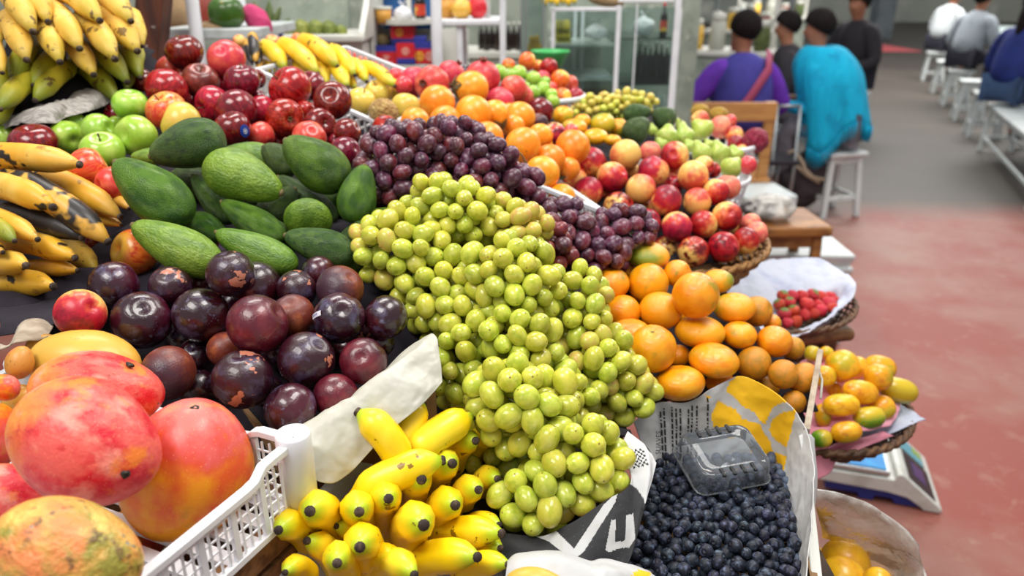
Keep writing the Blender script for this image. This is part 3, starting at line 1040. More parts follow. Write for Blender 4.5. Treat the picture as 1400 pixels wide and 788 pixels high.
# plums
group('plum', plane((400, 560, .80), (320, 350, .93), (527, 434, .90), (156, 390, .92)), 'plum', 'plum', 'plum', 'plum',
      {'plum_dark': 'glossy dark purple', 'plum_scarred': 'dark scarred', 'plum_red': 'maroon', 'plum_brown': 'reddish brown'}, 'plums heaped above the white paper', 'of the plum heap')
for a in [
    (156, 390, 35, None, 'plum_dark', dict(ax=(.2, -.3, -.6))), (194, 438, 42, None, 'plum_dark', dict(ax=(.1, .45, .9), lab='dark plum with its stem dimple facing front, beside the nectarine')),
    (275, 431, 40, None, 'plum_dark', dict(ax=(.5, .8, .5))), (233, 392, 30, None, 'plum_scarred', {}), (315, 374, 34, None, 'plum_scarred', dict(lab='dark plum with a pale pink scar at the top front of the heap', dz=-.02)),
    (322, 349, 32, None, 'plum_dark', dict(dz=.03, lab='dark plum topmost in the heap, under the lowest avocados')), (350, 392, 36, None, 'plum_dark', {}), (352, 444, 43, None, 'plum_red', dict(ax=(.6, .3, .4), dz=-.03, lab='large maroon plum with a cleft in the middle of the heap')),
    (400, 432, 31, None, 'plum_brown', dict(ax=(-.1, .7, .7))), (464, 435, 36, None, 'plum_dark', dict(ax=(.15, .3, .9), parts=[('label', 434, 428)], lab='dark plum carrying a white price sticker on its left side')),
    (527, 434, 31, None, 'plum_dark', dict(lab='dark plum at the right end beside the green grapes')), (419, 492, 40, None, 'plum_scarred', dict(ax=(.5, .5, .6), dz=-.01)), (497, 494, 33, None, 'plum_red', dict(ax=(-.1, .2, 1), lab='smooth maroon plum with its dimple facing front, against the white paper')),
    (332, 519, 43, None, 'plum_scarred', dict(ax=(0, .8, .5), dz=-.01, lab='big dark plum with a round pinkish scar on its right side')), (397, 559, 37, None, 'plum_dark', dict(lab='dark plum lowest in the heap, behind the crate corner')), (459, 542, 32, None, 'plum_red', dict(lab='maroon plum lowest against the white paper')),
    (230, 510, 39, None, 'plum_brown', dict(lab='reddish brown plum touching the pink mango')), (307, 478, 25, None, 'plum_brown', dict(dz=.03)), (268, 487, 27, None, 'plum_dark', dict(dz=.05)), (272, 530, 28, None, 'plum_dark', dict(dz=.05)),
    (436, 373, 24, None, 'plum_dark', dict(dz=.02)), (465, 395, 33, None, 'plum_brown', dict(ax=(.5, .5, .6), lab='reddish brown creased plum at the back next to the green grapes')), (406, 396, 28, None, 'plum_scarred', {}), (272, 388, 15, None, 'plum_red', dict(dz=.04)), (140, 425, 20, None, 'plum_dark', dict(dz=.05)),
    (437, 468, 22, None, 'plum_dark', dict(dz=.06)), (380, 480, 24, None, 'plum_dark', dict(dz=.06)), (520, 470, 20, None, 'plum_dark', dict(dz=.05)), (250, 462, 26, None, 'plum_dark', dict(dz=.07)), (365, 535, 24, None, 'plum_dark', dict(dz=.06)), (428, 525, 24, None, 'plum_dark', dict(dz=.06)), (500, 450, 22, None, 'plum_scarred', dict(dz=.07)), (215, 420, 22, None, 'plum_dark', dict(dz=.07)), (310, 420, 24, None, 'plum_dark', dict(dz=.08)), (375, 410, 22, None, 'plum_dark', dict(dz=.08)), (465, 480, 20, None, 'plum_dark', dict(dz=.07)),
]:
    orb('plum', a[0], a[1], a[2], a[3], a[4], **a[5])
group('nect', plane((110, 430, .84), (200, 430, .84), (110, 500, .80)), 'peach', 'nectarine', 'nectarine', 'nectarine', {'peach_skin': ''}, None, '')
orb('nect', 110, 429, 36, None, 'peach_skin', ax=(.6, .2, .9), spin=.6, lab='cream and wine red nectarine between the yellow mango and the plums')

# mangoes
group('mango', plane((118, 604, .63), (255, 640, .71), (20, 690, .66), (115, 492, .76)), 'mango', 'mango', 'mango', 'mango', {'mango_red': 'red'}, 'mangoes in the white crate', 'in the white crate', ('mango_button',))
item('mango', t='lng', nx=205, ny=640, wx=14, wy=566, px=118, py=604, rx=85, ry=85, m='mango_red', tilt=.06, dz=0, lab='big pinkish red mango on top at the front of the white crate', parts=[('mango_button', 150, 655)], k=None, spin=1.2)
lng('mango', 226, 540, 40, 530, 116, 'mango_red', tilt=-.12, dz=.035, parts=[('mango_button', 178, 510)], lab='red mango with a stem scar, behind the biggest red mango', spin=.5)
lng('mango', 190, 505, 44, 488, 96, 'mango_yellow', dz=.06, lab='golden yellow mango behind the two red mangoes')
lng('mango', 275, 556, 236, 732, 186, 'mango_orange', tilt=.45, dz=0, parts=[('mango_button', 277, 574)], lab='orange mango with a red stem end against the white crate wall', spin=.3)
lng('mango', 192, 775, -16, 752, 164, 'mango_mottled', dz=-.09, lab='yellow green mottled mango lowest at the front of the crate', parts=[], spin=2.2)
lng('mango', 222, 730, 150, 740, 90, 'mango_orange', dz=.05, parts=[], lab='orange mango deep in the crate between the mottled mango and the crate wall')
lng('mango', 70, 706, -46, 668, 100, 'mango_red', dz=.05, lab='dark red mango in shade under the biggest red mango', parts=[])
lng('mango', 22, 600, -40, 598, 100, 'mango_orange', dz=.04, lab='orange brown mango cut off by the left edge of the photo', parts=[])
group('smango', plane((26, 496, .78), (57, 473, .82), (10, 545, .74)), 'mango', 'mango', 'small mango', 'mango', {'mango_small': 'small'}, 'small mangoes at the left edge', 'beside the yellow mango')
lng('smango', 34, 474, 20, 518, 38, lab='small yellow brown mango standing upright at the left edge')
lng('smango', 76, 462, 40, 486, 36, lab='small reddish mango touching the golden yellow mango')
lng('smango', 22, 520, -10, 540, 40, 'mango_orange', lab='small orange mango half out of the photo at the left')
lng('smango', 46, 534, 8, 556, 42, 'mango_yellow', lab='small greenish yellow mango left of the red mangoes', dz=.03)

# avocados
group('avo', plane((240, 345, .95), (255, 200, 1.08), (490, 270, 1.06), (440, 345, .98)), 'avocado', 'avocado', 'avocado', 'avocado',
      {'avocado_skin': 'green', 'avocado_pale': 'pale green', 'avocado_dark': 'dark green'}, 'avocados heaped behind the plums', 'of the avocado heap', ('button',))
for n in [
    (206, 214, 306, 184, 70, 'avocado_dark', dict(dz=-.03, lab='dark green avocado lying topmost on the heap, stem end to the left')),
    (158, 222, 258, 302, 78, 'avocado_skin', dict(dz=-.02, lab='large glossy green avocado at the left of the heap, slanting down right')),
    (182, 308, 302, 368, 66, 'avocado_pale', dict(dz=-.02, lab='pale green avocado lying lowest at the left, above the plums')),
    (384, 264, 282, 224, 74, 'avocado_pale', dict(dz=-.03, lab='big rough green avocado in the middle under the topmost one', tilt=.1)),
    (264, 240, 320, 304, 42, 'avocado_dark', dict(dz=.05)), (303, 276, 388, 328, 46, 'avocado_skin', dict(dz=.02)),
    (312, 326, 254, 300, 42, 'avocado_skin', dict(dz=.04)), (296, 318, 406, 366, 52, 'avocado_pale', dict(dz=-.01)),
    (390, 192, 474, 252, 72, 'avocado_skin', dict(dz=-.03, lab='large green avocado at the upper right slanting towards the pear shaped one')),
    (499, 226, 482, 306, 56, 'avocado_skin', dict(dz=-.01, lab='pear shaped avocado standing stem up beside the purple grapes')),
    (424, 286, 420, 308, 68, 'avocado_pale', dict(tilt=-1.6, dz=0, lab='round ended avocado pointing its base at the camera')),
    (390, 322, 486, 352, 54, 'avocado_dark', dict(dz=-.03, lab='dull dark avocado lying at the lower right, stem end left')),
    (380, 242, 460, 302, 40, 'avocado_dark', dict(dz=.06)), (404, 258, 356, 304, 48, 'avocado_dark', dict(dz=.03)),
    (462, 332, 516, 314, 42, 'avocado_dark', dict(dz=.03)), (496, 292, 566, 300, 28, 'avocado_pale', dict(dz=.03, lab='slim green avocado lying between purple and green grapes')),
    (448, 364, 500, 360, 26, 'avocado_pale', dict(dz=.02)), (306, 208, 380, 222, 44, 'avocado_pale', dict(dz=.06)), (360, 200, 404, 236, 46, 'avocado_dark', dict(dz=.05)),
    (236, 236, 292, 262, 44, 'avocado_dark', dict(dz=.08)), (428, 248, 484, 290, 44, 'avocado_skin', dict(dz=.09)), (462, 250, 500, 296, 34, 'avocado_dark', dict(dz=.08)), (330, 250, 390, 290, 40, 'avocado_dark', dict(dz=.10)), (200, 300, 260, 330, 40, 'avocado_dark', dict(dz=.09)), (180, 214, 226, 214, 26, 'avocado_pale', dict(dz=.04)), (346, 300, 392, 330, 40, 'avocado_dark', dict(dz=.04)), (250, 300, 302, 340, 40, 'avocado_dark', dict(dz=.06)),
]:
    lng('avo', *n[:6], **n[6])

# apples
group('gapple', plane((140, 208, 1.17), (178, 144, 1.27), (10, 187, 1.25)), 'apple', 'green_apple', 'green apple', 'apple', {'apple_green': ''}, 'green apples beside the avocados', 'of the green apples', ())
for a in [(178, 144, 25, dict(ax=(.1, 1, .3), lab='green apple resting against the red striped apple, under the bananas')), (187, 186, 30, dict(dz=-.02, lab='large green apple touching the topmost avocado')), (134, 178, 24, {}), (100, 171, 21, {}), (91, 189, 26, {}),
          (140, 208, 31, dict(ax=(0, .85, .6), parts=['apple_stem'], dz=-.02, lab='green apple showing its stem hollow above the pink apple')), (6, 188, 18, {}), (206, 200, 17, dict(dz=.02)), (158, 170, 12, dict(dz=.06)), (157, 231, 15, dict(dz=.03))]:
    orb('gapple', *a[:3], m='apple_green', **a[3])
group('bapple', plane((121, 230, 1.06), (185, 345, .98), (140, 337, 1.02)), 'apple', 'apple', 'bicolour apple', 'apple', {'apple_bicolor': 'red and yellow', 'apple_orange': 'orange red'}, 'bicolour apples between plantains and avocados', 'of the bicolour apples')
orb('bapple', 121, 230, 29, m='apple_bicolor', lab='pinkish yellow apple between the plantains and the green apples')
orb('bapple', 154, 252, 26, m='apple_pink', lab='pink speckled apple half hidden by the large left avocado', dz=.02)
orb('bapple', 185, 345, 34, m='apple_orange', ax=(-.8, .35, .45), lab='orange red apple under the lowest pale avocado', dz=.03)
orb('bapple', 138, 336, 22, m='apple_dark', lab='dark red apple in shade right of the plantain tips', dz=.08)
orb('bapple', 46, 196, 34, 30, m='apple_dark', lab='dark red apple left of the green apples, above the plantains', dz=.06)
group('rapple', plane((389, 161, 1.26), (252, 72, 1.42), (228, 121, 1.34), (470, 200, 1.24)), 'apple', 'red_apple', 'red apple', 'apple',
      {'apple_red': 'bright', 'apple_dark': 'dark', 'apple_pink': 'pinkish', 'apple_brown': 'brownish', 'apple_bicolor': 'striped', 'apple_yellow': 'yellow'}, 'red apples heaped at the back left', 'of the red apple heap', ('apple_stem',))
for a in [
    (252, 72, 27, 'apple_dark', dict(lab='dark red apple topmost, under the white rack', ax=(-.2, .9, .2))), (309, 80, 27, 'apple_pink', dict(lab='pinkish red apple at the top beside the topmost dark apple', ax=(.2, -.4, -.6))),
    (274, 111, 26, 'apple_brown', dict(ax=(.1, .8, .6), lab='brownish red apple with its hollow showing below the topmost apple')), (233, 97, 22, 'apple_pink', dict(dz=.05)), (331, 111, 25, 'apple_dark', dict(ax=(0, 1, .3))),
    (196, 112, 19, 'apple_dark', dict(dz=.05)), (228, 121, 30, 'apple_red', dict(ax=(-.5, -.75, .5))), (292, 142, 26, 'apple_red', {}), (323, 152, 31, 'apple_dark', dict(dz=-.01)),
    (318, 176, 26, 'apple_dark', dict(parts=[('sticker', 333, 180)], ax=(-.3, .9, .3), dz=-.02, lab='dark red apple with a round blue sticker')), (352, 136, 14, 'apple_dark', dict(dz=.05)), (357, 186, 20, 'apple_pink', dict(dz=.02)),
    (156, 156, 15, 'apple_dark', dict(dz=.05)), (397, 121, 31, 'apple_red', dict(ax=(-.7, .6, .3), dz=.02, lab='big striped red apple in front of the white basket rim')), (455, 138, 27, 'apple_dark', dict(ax=(-.1, .35, .9), parts=[], lab='dark red apple with its dimple facing front, right of the heap')),
    (389, 161, 27, 'apple_red', dict(ax=(.35, -.1, .9), parts=['calyx'], lab='bright red apple with its blossom end facing the camera')), (437, 170, 23, 'apple_dark', {}), (475, 181, 20, 'apple_dark', {}), (423, 188, 24, 'apple_pink', dict(dz=.02)), (358, 152, 22, 'apple_red', dict(dz=.05)),
    (424, 118, 22, 'apple_dark', dict(dz=.07)), (418, 150, 14, 'apple_red', dict(dz=.05)), (473, 208, 22, 'apple_dark', dict(dz=-.01)), (462, 198, 16, 'apple_dark', dict(dz=.05)), (228, 152, 29, 'apple_bicolor', dict(ax=(-.4, .8, .4), lab='red and yellow striped apple left of the sticker apple', dz=-.04)),
    (248, 168, 30, 'apple_yellow', dict(dz=-.06, parts=[], lab='yellow apple behind the topmost avocado')), (350, 108, 14, 'apple_dark', dict(dz=.06)), (268, 140, 18, 'apple_red', dict(dz=.06)), (380, 195, 18, 'apple_red', dict(dz=.05)), (300, 115, 14, 'apple_red', dict(dz=.08)),
]:
    orb('rapple', *a[:3], m=a[3], **a[4])

# yellow apples behind the crate rim
group('yapple', plane((524, 155, 1.46), (517, 127, 1.56), (555, 147, 1.5)), 'apple', 'yellow_apple', 'yellow apple', 'apple', {'apple_yellow': '', 'apple_wrinkled': 'wrinkled'}, 'yellow apples in the second crate', 'in the crate', ('apple_stem',))
orb('yapple', 494, 139, 20, m='apple_yellow', lab='greenish yellow apple at the left under the banana tips')
orb('yapple', 517, 128, 20, m='apple_yellow', lab='yellow apple topmost below the banana tips', dz=.03)
orb('yapple', 555, 147, 21, m='apple_yellow', lab='smooth yellow apple against the spotted orange granadilla')
orb('yapple', 524, 155, 21, m='apple_wrinkled', lab='wrinkled tan yellow apple in front of the other yellow apples', parts=[], dz=-.03)
orb('yapple', 545, 130, 13, m='apple_yellow', lab='small pale yellow apple at the back, under the lowest banana tip', dz=.06)
orb('yapple', 527, 176, 19, m='peach_red', k='peach', lab='dull red round fruit behind the purple grapes', parts=[], dz=-.04)

# granadillas
group('gran', plane((741, 237, 1.34), (647, 155, 1.45), (598, 140, 1.45), (783, 200, 1.46)), 'granadilla', 'granadilla', 'granadilla', 'granadilla', {'granadilla_skin': 'orange', 'apple_orange': 'reddish orange'}, 'granadillas in the white crate', 'of the granadillas')
for a in [
    (598, 141, 25, dict(lab='orange granadilla with brown spots, left of the heap')), (644, 121, 24, dict(dz=.03, parts=['gran_leaf'], ax=(-.9, .1, .3), lab='orange granadilla with a dried leafy collar at its left')), (647, 155, 25, dict(lab='round bright orange granadilla right of the spotted one', dz=-.02)),
    (609, 166, 22, {}), (677, 157, 20, dict(parts=['gran_leaf'], ax=(.3, -.8, .5))), (665, 190, 24, {}), (568, 167, 20, {}), (697, 156, 15, dict(dz=.03)), (711, 160, 21, dict(dz=.02)), (702, 173, 16, dict(dz=.04)), (739, 186, 17, {}),
    (715, 199, 25, dict(dz=-.02)), (783, 201, 24, dict(dz=-.02)), (752, 218, 21, {}), (741, 237, 24, dict(parts=['long_stalk'], ax=(-.9, .55, .2), lab='orange granadilla with a long dry stalk above the crate rim', dz=-.02)), (777, 231, 16, dict(dz=.03, parts=['gran_leaf'], ax=(-.7, -.6, .4))), (767, 271, 20, dict(dz=.03, lab='orange granadilla seen through the slats of the crate')),
    (690, 215, 20, dict(dz=.05)), (740, 200, 16, dict(dz=.06)),
]:
    orb('gran', *a[:3], m='granadilla_skin', **a[3])
# pomegranates
group('pom', plane((591, 115, 1.56), (660, 105, 1.64), (739, 152, 1.62)), 'pomegranate', 'pomegranate', 'pomegranate', 'pomegranate', {'pomegranate_skin': 'pinkish red', 'apple_dark': 'crimson'}, 'pomegranates behind the granadillas', 'of the pomegranates', ('pom_crown',))
for a in [
    (591, 115, 25, 'pomegranate_skin', dict(ax=(-.5, .05, .9), lab='pomegranate with its crown facing front, left of the leafy granadilla')), (566, 113, 22, 'pomegranate_skin', dict(dz=.06, ax=(-.4, .5, -.6))), (660, 106, 25, 'pomegranate_skin', dict(ax=(.05, 1, .35), lab='pomegranate with its crown on top, in the middle of the back row')), (617, 102, 20, 'pomegranate_skin', dict(dz=.08, ax=(.5, .7, .2))),
    (683, 140, 21, 'pomegranate_skin', dict(ax=(.3, .3, -.8))), (702, 123, 20, 'pomegranate_skin', dict(ax=(-.2, .3, -.8))), (710, 133, 20, 'pomegranate_skin', dict(dz=.05, ax=(.2, .3, -.8))), (739, 152, 19, 'apple_dark', dict(k='apple', parts=[], lab='crimson round fruit behind the granadillas')), (737, 167, 13, 'plum_brown', dict(k='plum', parts=[], dz=.02, lab='dull brown red fruit under the crimson one')),
    (758, 184, 17, 'peach_red', dict(k='peach', parts=[], lab='dark red nectarine between the granadillas and the yellow mandarins')), (780, 181, 12, 'apple_pink', dict(parts=[], k='apple', dz=.05, lab='small pink fruit behind the rightmost granadilla')), (541, 105, 12, 'apple_pink', dict(k='apple', parts=[], dz=.12)), (552, 117, 13, 'apple_pink', dict(k='apple', parts=[], dz=.06)), (638, 98, 10, 'plum_dark', dict(k='plum', parts=[], dz=.12, lab='small dark plum behind the top pomegranate')),
]:
    orb('pom', *a[:3], m=a[3], **a[4])

# small fruit behind the bananas
group('pfar', plane((372, 56, 1.9), (510, 91, 1.85), (480, 79, 1.9)), 'apple', 'apple', 'apple', 'apple', {'peach_pink': 'pale pink', 'apple_pink': 'pinkish red'}, 'apples behind the yellow bananas', 'behind the yellow bananas')
for a in [(406, 55, 10, 'apple_bicolor'), (372, 57, 10, 'peach_yellow'), (384, 60, 9, 'peach_pink'), (480, 79, 11, 'apple_pink'), (494, 87, 11, 'apple_bicolor'), (510, 92, 9, 'apple_pink'), (521, 99, 11, 'apple_pink'), (327, 56, 9, 'peach_yellow'), (345, 58, 9, 'peach_yellow'), (362, 64, 9, 'peach_pink')]:
    orb('pfar', *a[:3], m=a[3])
GROUPS['pfar']['mats'].update({'apple_bicolor': 'red and yellow', 'peach_yellow': 'pale yellow'})

# back basket: nectarines and small green fruit
group('bb', plane((721, 84, 2.06), (766, 109, 2.04), (740, 135, 1.98), (787, 132, 2.04)), 'plum', 'nectarine', 'nectarine', 'nectarine', {'apple_orange': 'orange red', 'peach_red': 'dark red', 'apple_green': 'green'}, 'nectarines in the small white basket', 'of the far white basket')
for a in [(721, 84, 13, 'apple_orange', dict(lab='orange nectarine topmost in the far white basket')), (736, 91, 9, 'apple_orange', dict(dz=.05)), (750, 92, 13, 'peach_red', dict(lab='dark red nectarine at the top of the far white basket')), (766, 109, 14, 'apple_orange', {}), (779, 115, 12, 'apple_pink', dict(dz=.04)), (787, 132, 13, 'peach_red', dict(dz=-.01)), (769, 133, 13, 'apple_orange', {}), (742, 107, 11, 'apple_pink', dict(dz=.03)), (753, 121, 10, 'apple_pink', dict(dz=.03)), (695, 90, 10, 'apple_orange', dict(dz=.05))]:
    orb('bb', *a[:3], m=a[3], **a[4])
GROUPS['bb']['mats']['apple_pink'] = 'pinkish'
group('lime', plane((709, 101, 1.93), (729, 108, 1.92), (742, 122, 1.88), (756, 138, 1.84)), 'plum', 'green_plum', 'green fruit', 'fruit', {'apple_green': 'small'}, 'small green fruit left of the nectarines', 'left of the far nectarines')
for a in [(709, 101, 12), (729, 108, 11), (742, 122, 11), (730, 126, 10), (717, 120, 9), (754, 130, 9), (756, 139, 10), (682, 100, 12), (696, 103, 10), (745, 112, 8)]:
    orb('lime', *a[:3], m='apple_green')

# yellow squash, mandarins, dark avocados
group('yel', plane((770, 157, 1.78), (824, 170, 1.76), (785, 172, 1.70), (836, 191, 1.66)), 'tangerine', 'mandarin', 'mandarin', 'mandarin', {'tangerine_skin': 'orange yellow', 'papaya_skin': 'yellow', 'papaya_green': 'green and yellow', 'tangerine_green': 'olive yellow'}, 'mandarins behind the peaches', 'behind the peaches')
for a in [(770, 158, 15, 13, 'papaya_skin', dict(lab='yellow ribbed mandarin below the far white basket')), (796, 166, 12, 10, 'papaya_skin', {}), (785, 174, 18, 11, 'papaya_skin', dict(dz=-.02)), (824, 170, 18, 15, 'papaya_green', dict(lab='half green half yellow mandarin left of the dark avocado')), (846, 176, 14, 14, 'tangerine_green', dict(lab='olive yellow mandarin touching the dark avocado', dz=.02)), (814, 187, 18, 11, 'papaya_skin', {}), (838, 192, 12, 8, 'papaya_skin', {}), (776, 176, 10, 10, 'papaya_skin', dict(dz=.05))]:
    orb('yel', a[0], a[1], a[2], a[3], a[4], **a[5])
group('davo', plane((871, 177, 1.78), (870, 155, 1.86), (908, 160, 1.88)), 'avocado', 'avocado', 'avocado', 'avocado', {'avocado_dark': 'dark'}, 'dark avocados behind the peaches', 'behind the peaches', ('button',))
lng('davo', 886, 164, 856, 192, 38, 'avocado_dark', dz=-.04, lab='blackish green avocado in front of the two others beyond the peaches')
lng('davo', 890, 152, 852, 158, 28, 'avocado_dark', lab='dark green avocado lying flat below the pale far grapes')
lng('davo', 893, 152, 922, 170, 34, 'avocado_dark', lab='dark green avocado right of the others, above the pears')
# pears
group('pear', plane((912, 187, 1.78), (955, 176, 1.86), (1000, 229, 1.68), (960, 208, 1.74)), 'pear', 'pear', 'pear', 'pear', {'pear_skin': 'green'}, 'green pears in the white baskets', 'of the pears', ('pear_stem',))
for a in [(914, 170, 910, 200, 32, dict(tilt=-.3, dz=-.02)), (930, 168, 940, 202, 30, dict(tilt=-.1, lab='green pear standing with its stem up, left of the middle')), (948, 164, 968, 188, 34, {}), (890, 168, 894, 186, 14, dict(dz=.04)), (926, 162, 934, 180, 16, dict(dz=.06)), (950, 192, 966, 222, 27, dict(tilt=-.2)), (976, 192, 990, 224, 30, dict(tilt=-.2, dz=-.01, lab='green pear leaning to the right of centre over the peaches')),
          (1000, 198, 1008, 222, 24, dict(dz=.02)), (1012, 218, 990, 238, 30, dict(tilt=-.3, dz=-.02, lab='round green pear lowest at the white basket rim')), (938, 190, 946, 208, 20, dict(dz=.03)), (898, 188, 908, 206, 20, dict(dz=.03)), (965, 190, 972, 204, 16, dict(dz=.05))]:
    lng('pear', *a[:5], 'pear_skin', **a[5])
group('rp', plane((985, 174, 1.92), (1004, 185, 1.88), (1033, 189, 1.86), (1022, 225, 1.74)), 'peach', 'peach', 'peach', 'peach', {'peach_pink': 'pale pink', 'peach_yellow': 'yellow', 'peach_skin': 'red'}, 'mixed fruit behind the pears', 'behind the pears')
orb('rp', 985, 174, 16, m='peach_pink', lab='pink and yellow peach behind the pears', dz=-.02)
orb('rp', 1004, 185, 13, m='peach_skin', lab='red peach right of the pink and yellow one behind the pears')
orb('rp', 1006, 196, 12, m='peach_skin', lab='orange red peach above the rightmost pear', dz=.02)
orb('rp', 957, 164, 13, m='peach_yellow', lab='yellow orange peach behind the top pear', dz=.06)
orb('rp', 998, 166, 10, m='apple_pink', lab='small deep pink peach topmost behind the pears', dz=.06)
orb('rp', 957, 152, 13, 10, m='knobbly_yellow', k='knobbly', lab='knobbly yellow fruit left of its pair in front of the bench', dz=.08)
orb('rp', 983, 156, 13, 10, m='knobbly_yellow', k='knobbly', lab='knobbly yellow fruit right of its pair in front of the bench', dz=.08)
orb('rp', 1033, 192, 17, 19, m='dragon_skin', k='dragon', lab='crimson scaly dragon fruit at the right end in the white basket', ax=(-.1, 1, .1))
orb('rp', 1022, 226, 13, m='apple_pink', lab='small red round fruit beside the lowest pear')
orb('rp', 1014, 206, 9, m='peach_skin', lab='small orange peach under the dragon fruit', dz=.05)

# peaches in the wicker basket
group('peach', plane((925, 311, 1.42), (855, 213, 1.56), (995, 256, 1.52), (989, 338, 1.40)), 'peach', 'peach', 'peach', 'peach',
      {'peach_skin': 'red and yellow', 'peach_red': 'deep red', 'peach_yellow': 'yellowish', 'peach_pink': 'dusty pink'}, 'peaches in the wicker basket', 'of the peach heap')
for a in [
    (808, 223, 22, 'peach_red', {}), (855, 212, 22, 'peach_yellow', {}), (889, 208, 15, 'peach_pink', dict(dz=.04)), (922, 213, 20, 'peach_skin', dict(ax=(-.1, .15, 1), lab='peach with its stem hollow facing front at the top of the heap', parts=[])), (893, 234, 22, 'peach_skin', {}), (837, 243, 22, 'peach_skin', dict(dz=-.01)), (876, 258, 21, 'peach_yellow', dict(dz=-.01)), (948, 241, 22, 'peach_yellow', dict(dz=-.02)),
    (962, 228, 15, 'peach_skin', dict(dz=.04)), (804, 262, 21, 'peach_skin', {}), (786, 247, 18, 'peach_skin', dict(dz=.03)), (846, 284, 22, 'peach_red', {}), (911, 274, 22, 'peach_skin', dict(dz=-.02, spin=1.2, lab='peach with a large cream patch in the middle of the heap')), (953, 276, 20, 'peach_yellow', dict(lab='plain yellow peach right of the middle of the heap')), (979, 263, 19, 'peach_skin', {}), (995, 256, 18, 'peach_pink', dict(lab='dusty pink peach beside the white basket rim', dz=-.01)),
    (885, 305, 20, 'peach_red', {}), (925, 311, 22, 'peach_skin', dict(dz=-.02)), (961, 307, 20, 'peach_skin', {}), (994, 296, 21, 'peach_skin', dict(ax=(.2, .35, .9), dz=-.01)), (948, 344, 22, 'peach_red', dict(ax=(.1, .8, .5))), (989, 338, 22, 'peach_red', dict(ax=(.6, .4, .5), dz=-.01)), (1020, 329, 19, 'peach_skin', {}), (910, 341, 19, 'peach_red', dict(dz=.03)), (1026, 306, 15, 'peach_pink', dict(dz=.03)), (1035, 318, 16, 'peach_pink', dict(dz=.02)),
    (880, 283, 14, 'peach_red', dict(dz=.05)), (920, 254, 14, 'peach_red', dict(dz=.05)), (921, 240, 13, 'peach_pink', dict(dz=.05)), (866, 236, 12, 'peach_yellow', dict(dz=.06)), (798, 285, 14, 'peach_red', dict(dz=.05)), (974, 233, 12, 'peach_red', dict(dz=.05)), (835, 265, 13, 'peach_red', dict(dz=.06)), (1005, 312, 14, 'peach_red', dict(dz=.05)), (975, 322, 13, 'peach_red', dict(dz=.06)),
]:
    orb('peach', *a[:3], m=a[3], **a[4])

# tangerines
group('tan', plane((892, 478, 1.06), (951, 404, 1.10), (1071, 512, 1.08), (870, 350, 1.17), (929, 524, 1.02)), 'tangerine', 'tangerine', 'tangerine', 'tangerine',
      {'tangerine_skin': 'bright orange', 'tangerine_green': 'orange and green', 'tangerine_dull': 'dull orange'}, 'tangerines heaped above the blueberry box', 'of the tangerine heap', ())
for a in [
    (886, 350, 30, 19, 'tangerine_green', dict(lab='flat tangerine with a green tinge at the very top of the heap')), (835, 388, 26, 22, 'tangerine_skin', {}), (886, 388, 30, 27, 'tangerine_skin', dict(dz=-.02)), (926, 374, 20, 18, 'tangerine_skin', {}), (951, 404, 33, 32, 'tangerine_skin', dict(dz=-.05, ax=(0, .9, .35), lab='large smooth tangerine standing proud near the top')), (981, 385, 22, 17, 'tangerine_green', {}),
    (852, 427, 25, 23, 'tangerine_skin', {}), (903, 425, 30, 26, 'tangerine_green', {}), (1004, 421, 29, 20, 'tangerine_green', {}), (1035, 426, 21, 22, 'tangerine_dull', dict(dz=.01)), (957, 454, 35, 22, 'tangerine_green', dict(dz=-.01, lab='wide flat tangerine with a green blotch below the large smooth one')), (862, 455, 28, 18, 'tangerine_skin', {}),
    (892, 477, 34, 33, 'tangerine_skin', dict(dz=-.03, ax=(-.05, .75, .65), parts=['tangerine_button'], lab='big tangerine with its stem end showing, left beside the grapes')), (1011, 458, 24, 19, 'tangerine_skin', {}), (976, 493, 35, 23, 'tangerine_skin', dict(dz=-.01)), (929, 524, 35, 24, 'tangerine_skin', dict(dz=-.01, lab='wide flat tangerine lowest, resting on the white paper')), (928, 487, 16, 16, 'tangerine_skin', dict(dz=.05)),
    (1031, 497, 25, 23, 'tangerine_dull', {}), (985, 524, 21, 15, 'tangerine_skin', dict(dz=.02)), (1059, 467, 25, 22, 'tangerine_skin', {}), (1084, 476, 16, 17, 'tangerine_dull', dict(dz=.02)), (1071, 512, 21, 21, 'tangerine_dull', {}), (1098, 517, 20, 24, 'tangerine_dull', dict(ax=(.3, .6, -.3))), (1086, 550, 16, 17, 'tangerine_dull', dict(dz=.02)), (1056, 442, 13, 12, 'tangerine_skin', dict(dz=.04)),
    (877, 520, 14, 14, 'tangerine_skin', dict(dz=.05)), (800, 375, 14, 14, 'tangerine_green', dict(dz=.04)), (930, 430, 14, 14, 'tangerine_skin', dict(dz=.08)), (1050, 530, 16, 16, 'tangerine_dull', dict(dz=.06)), (855, 372, 14, 14, 'tangerine_skin', dict(dz=.06)),
]:
    orb('tan', a[0], a[1], a[2], a[3], a[4], **a[5])

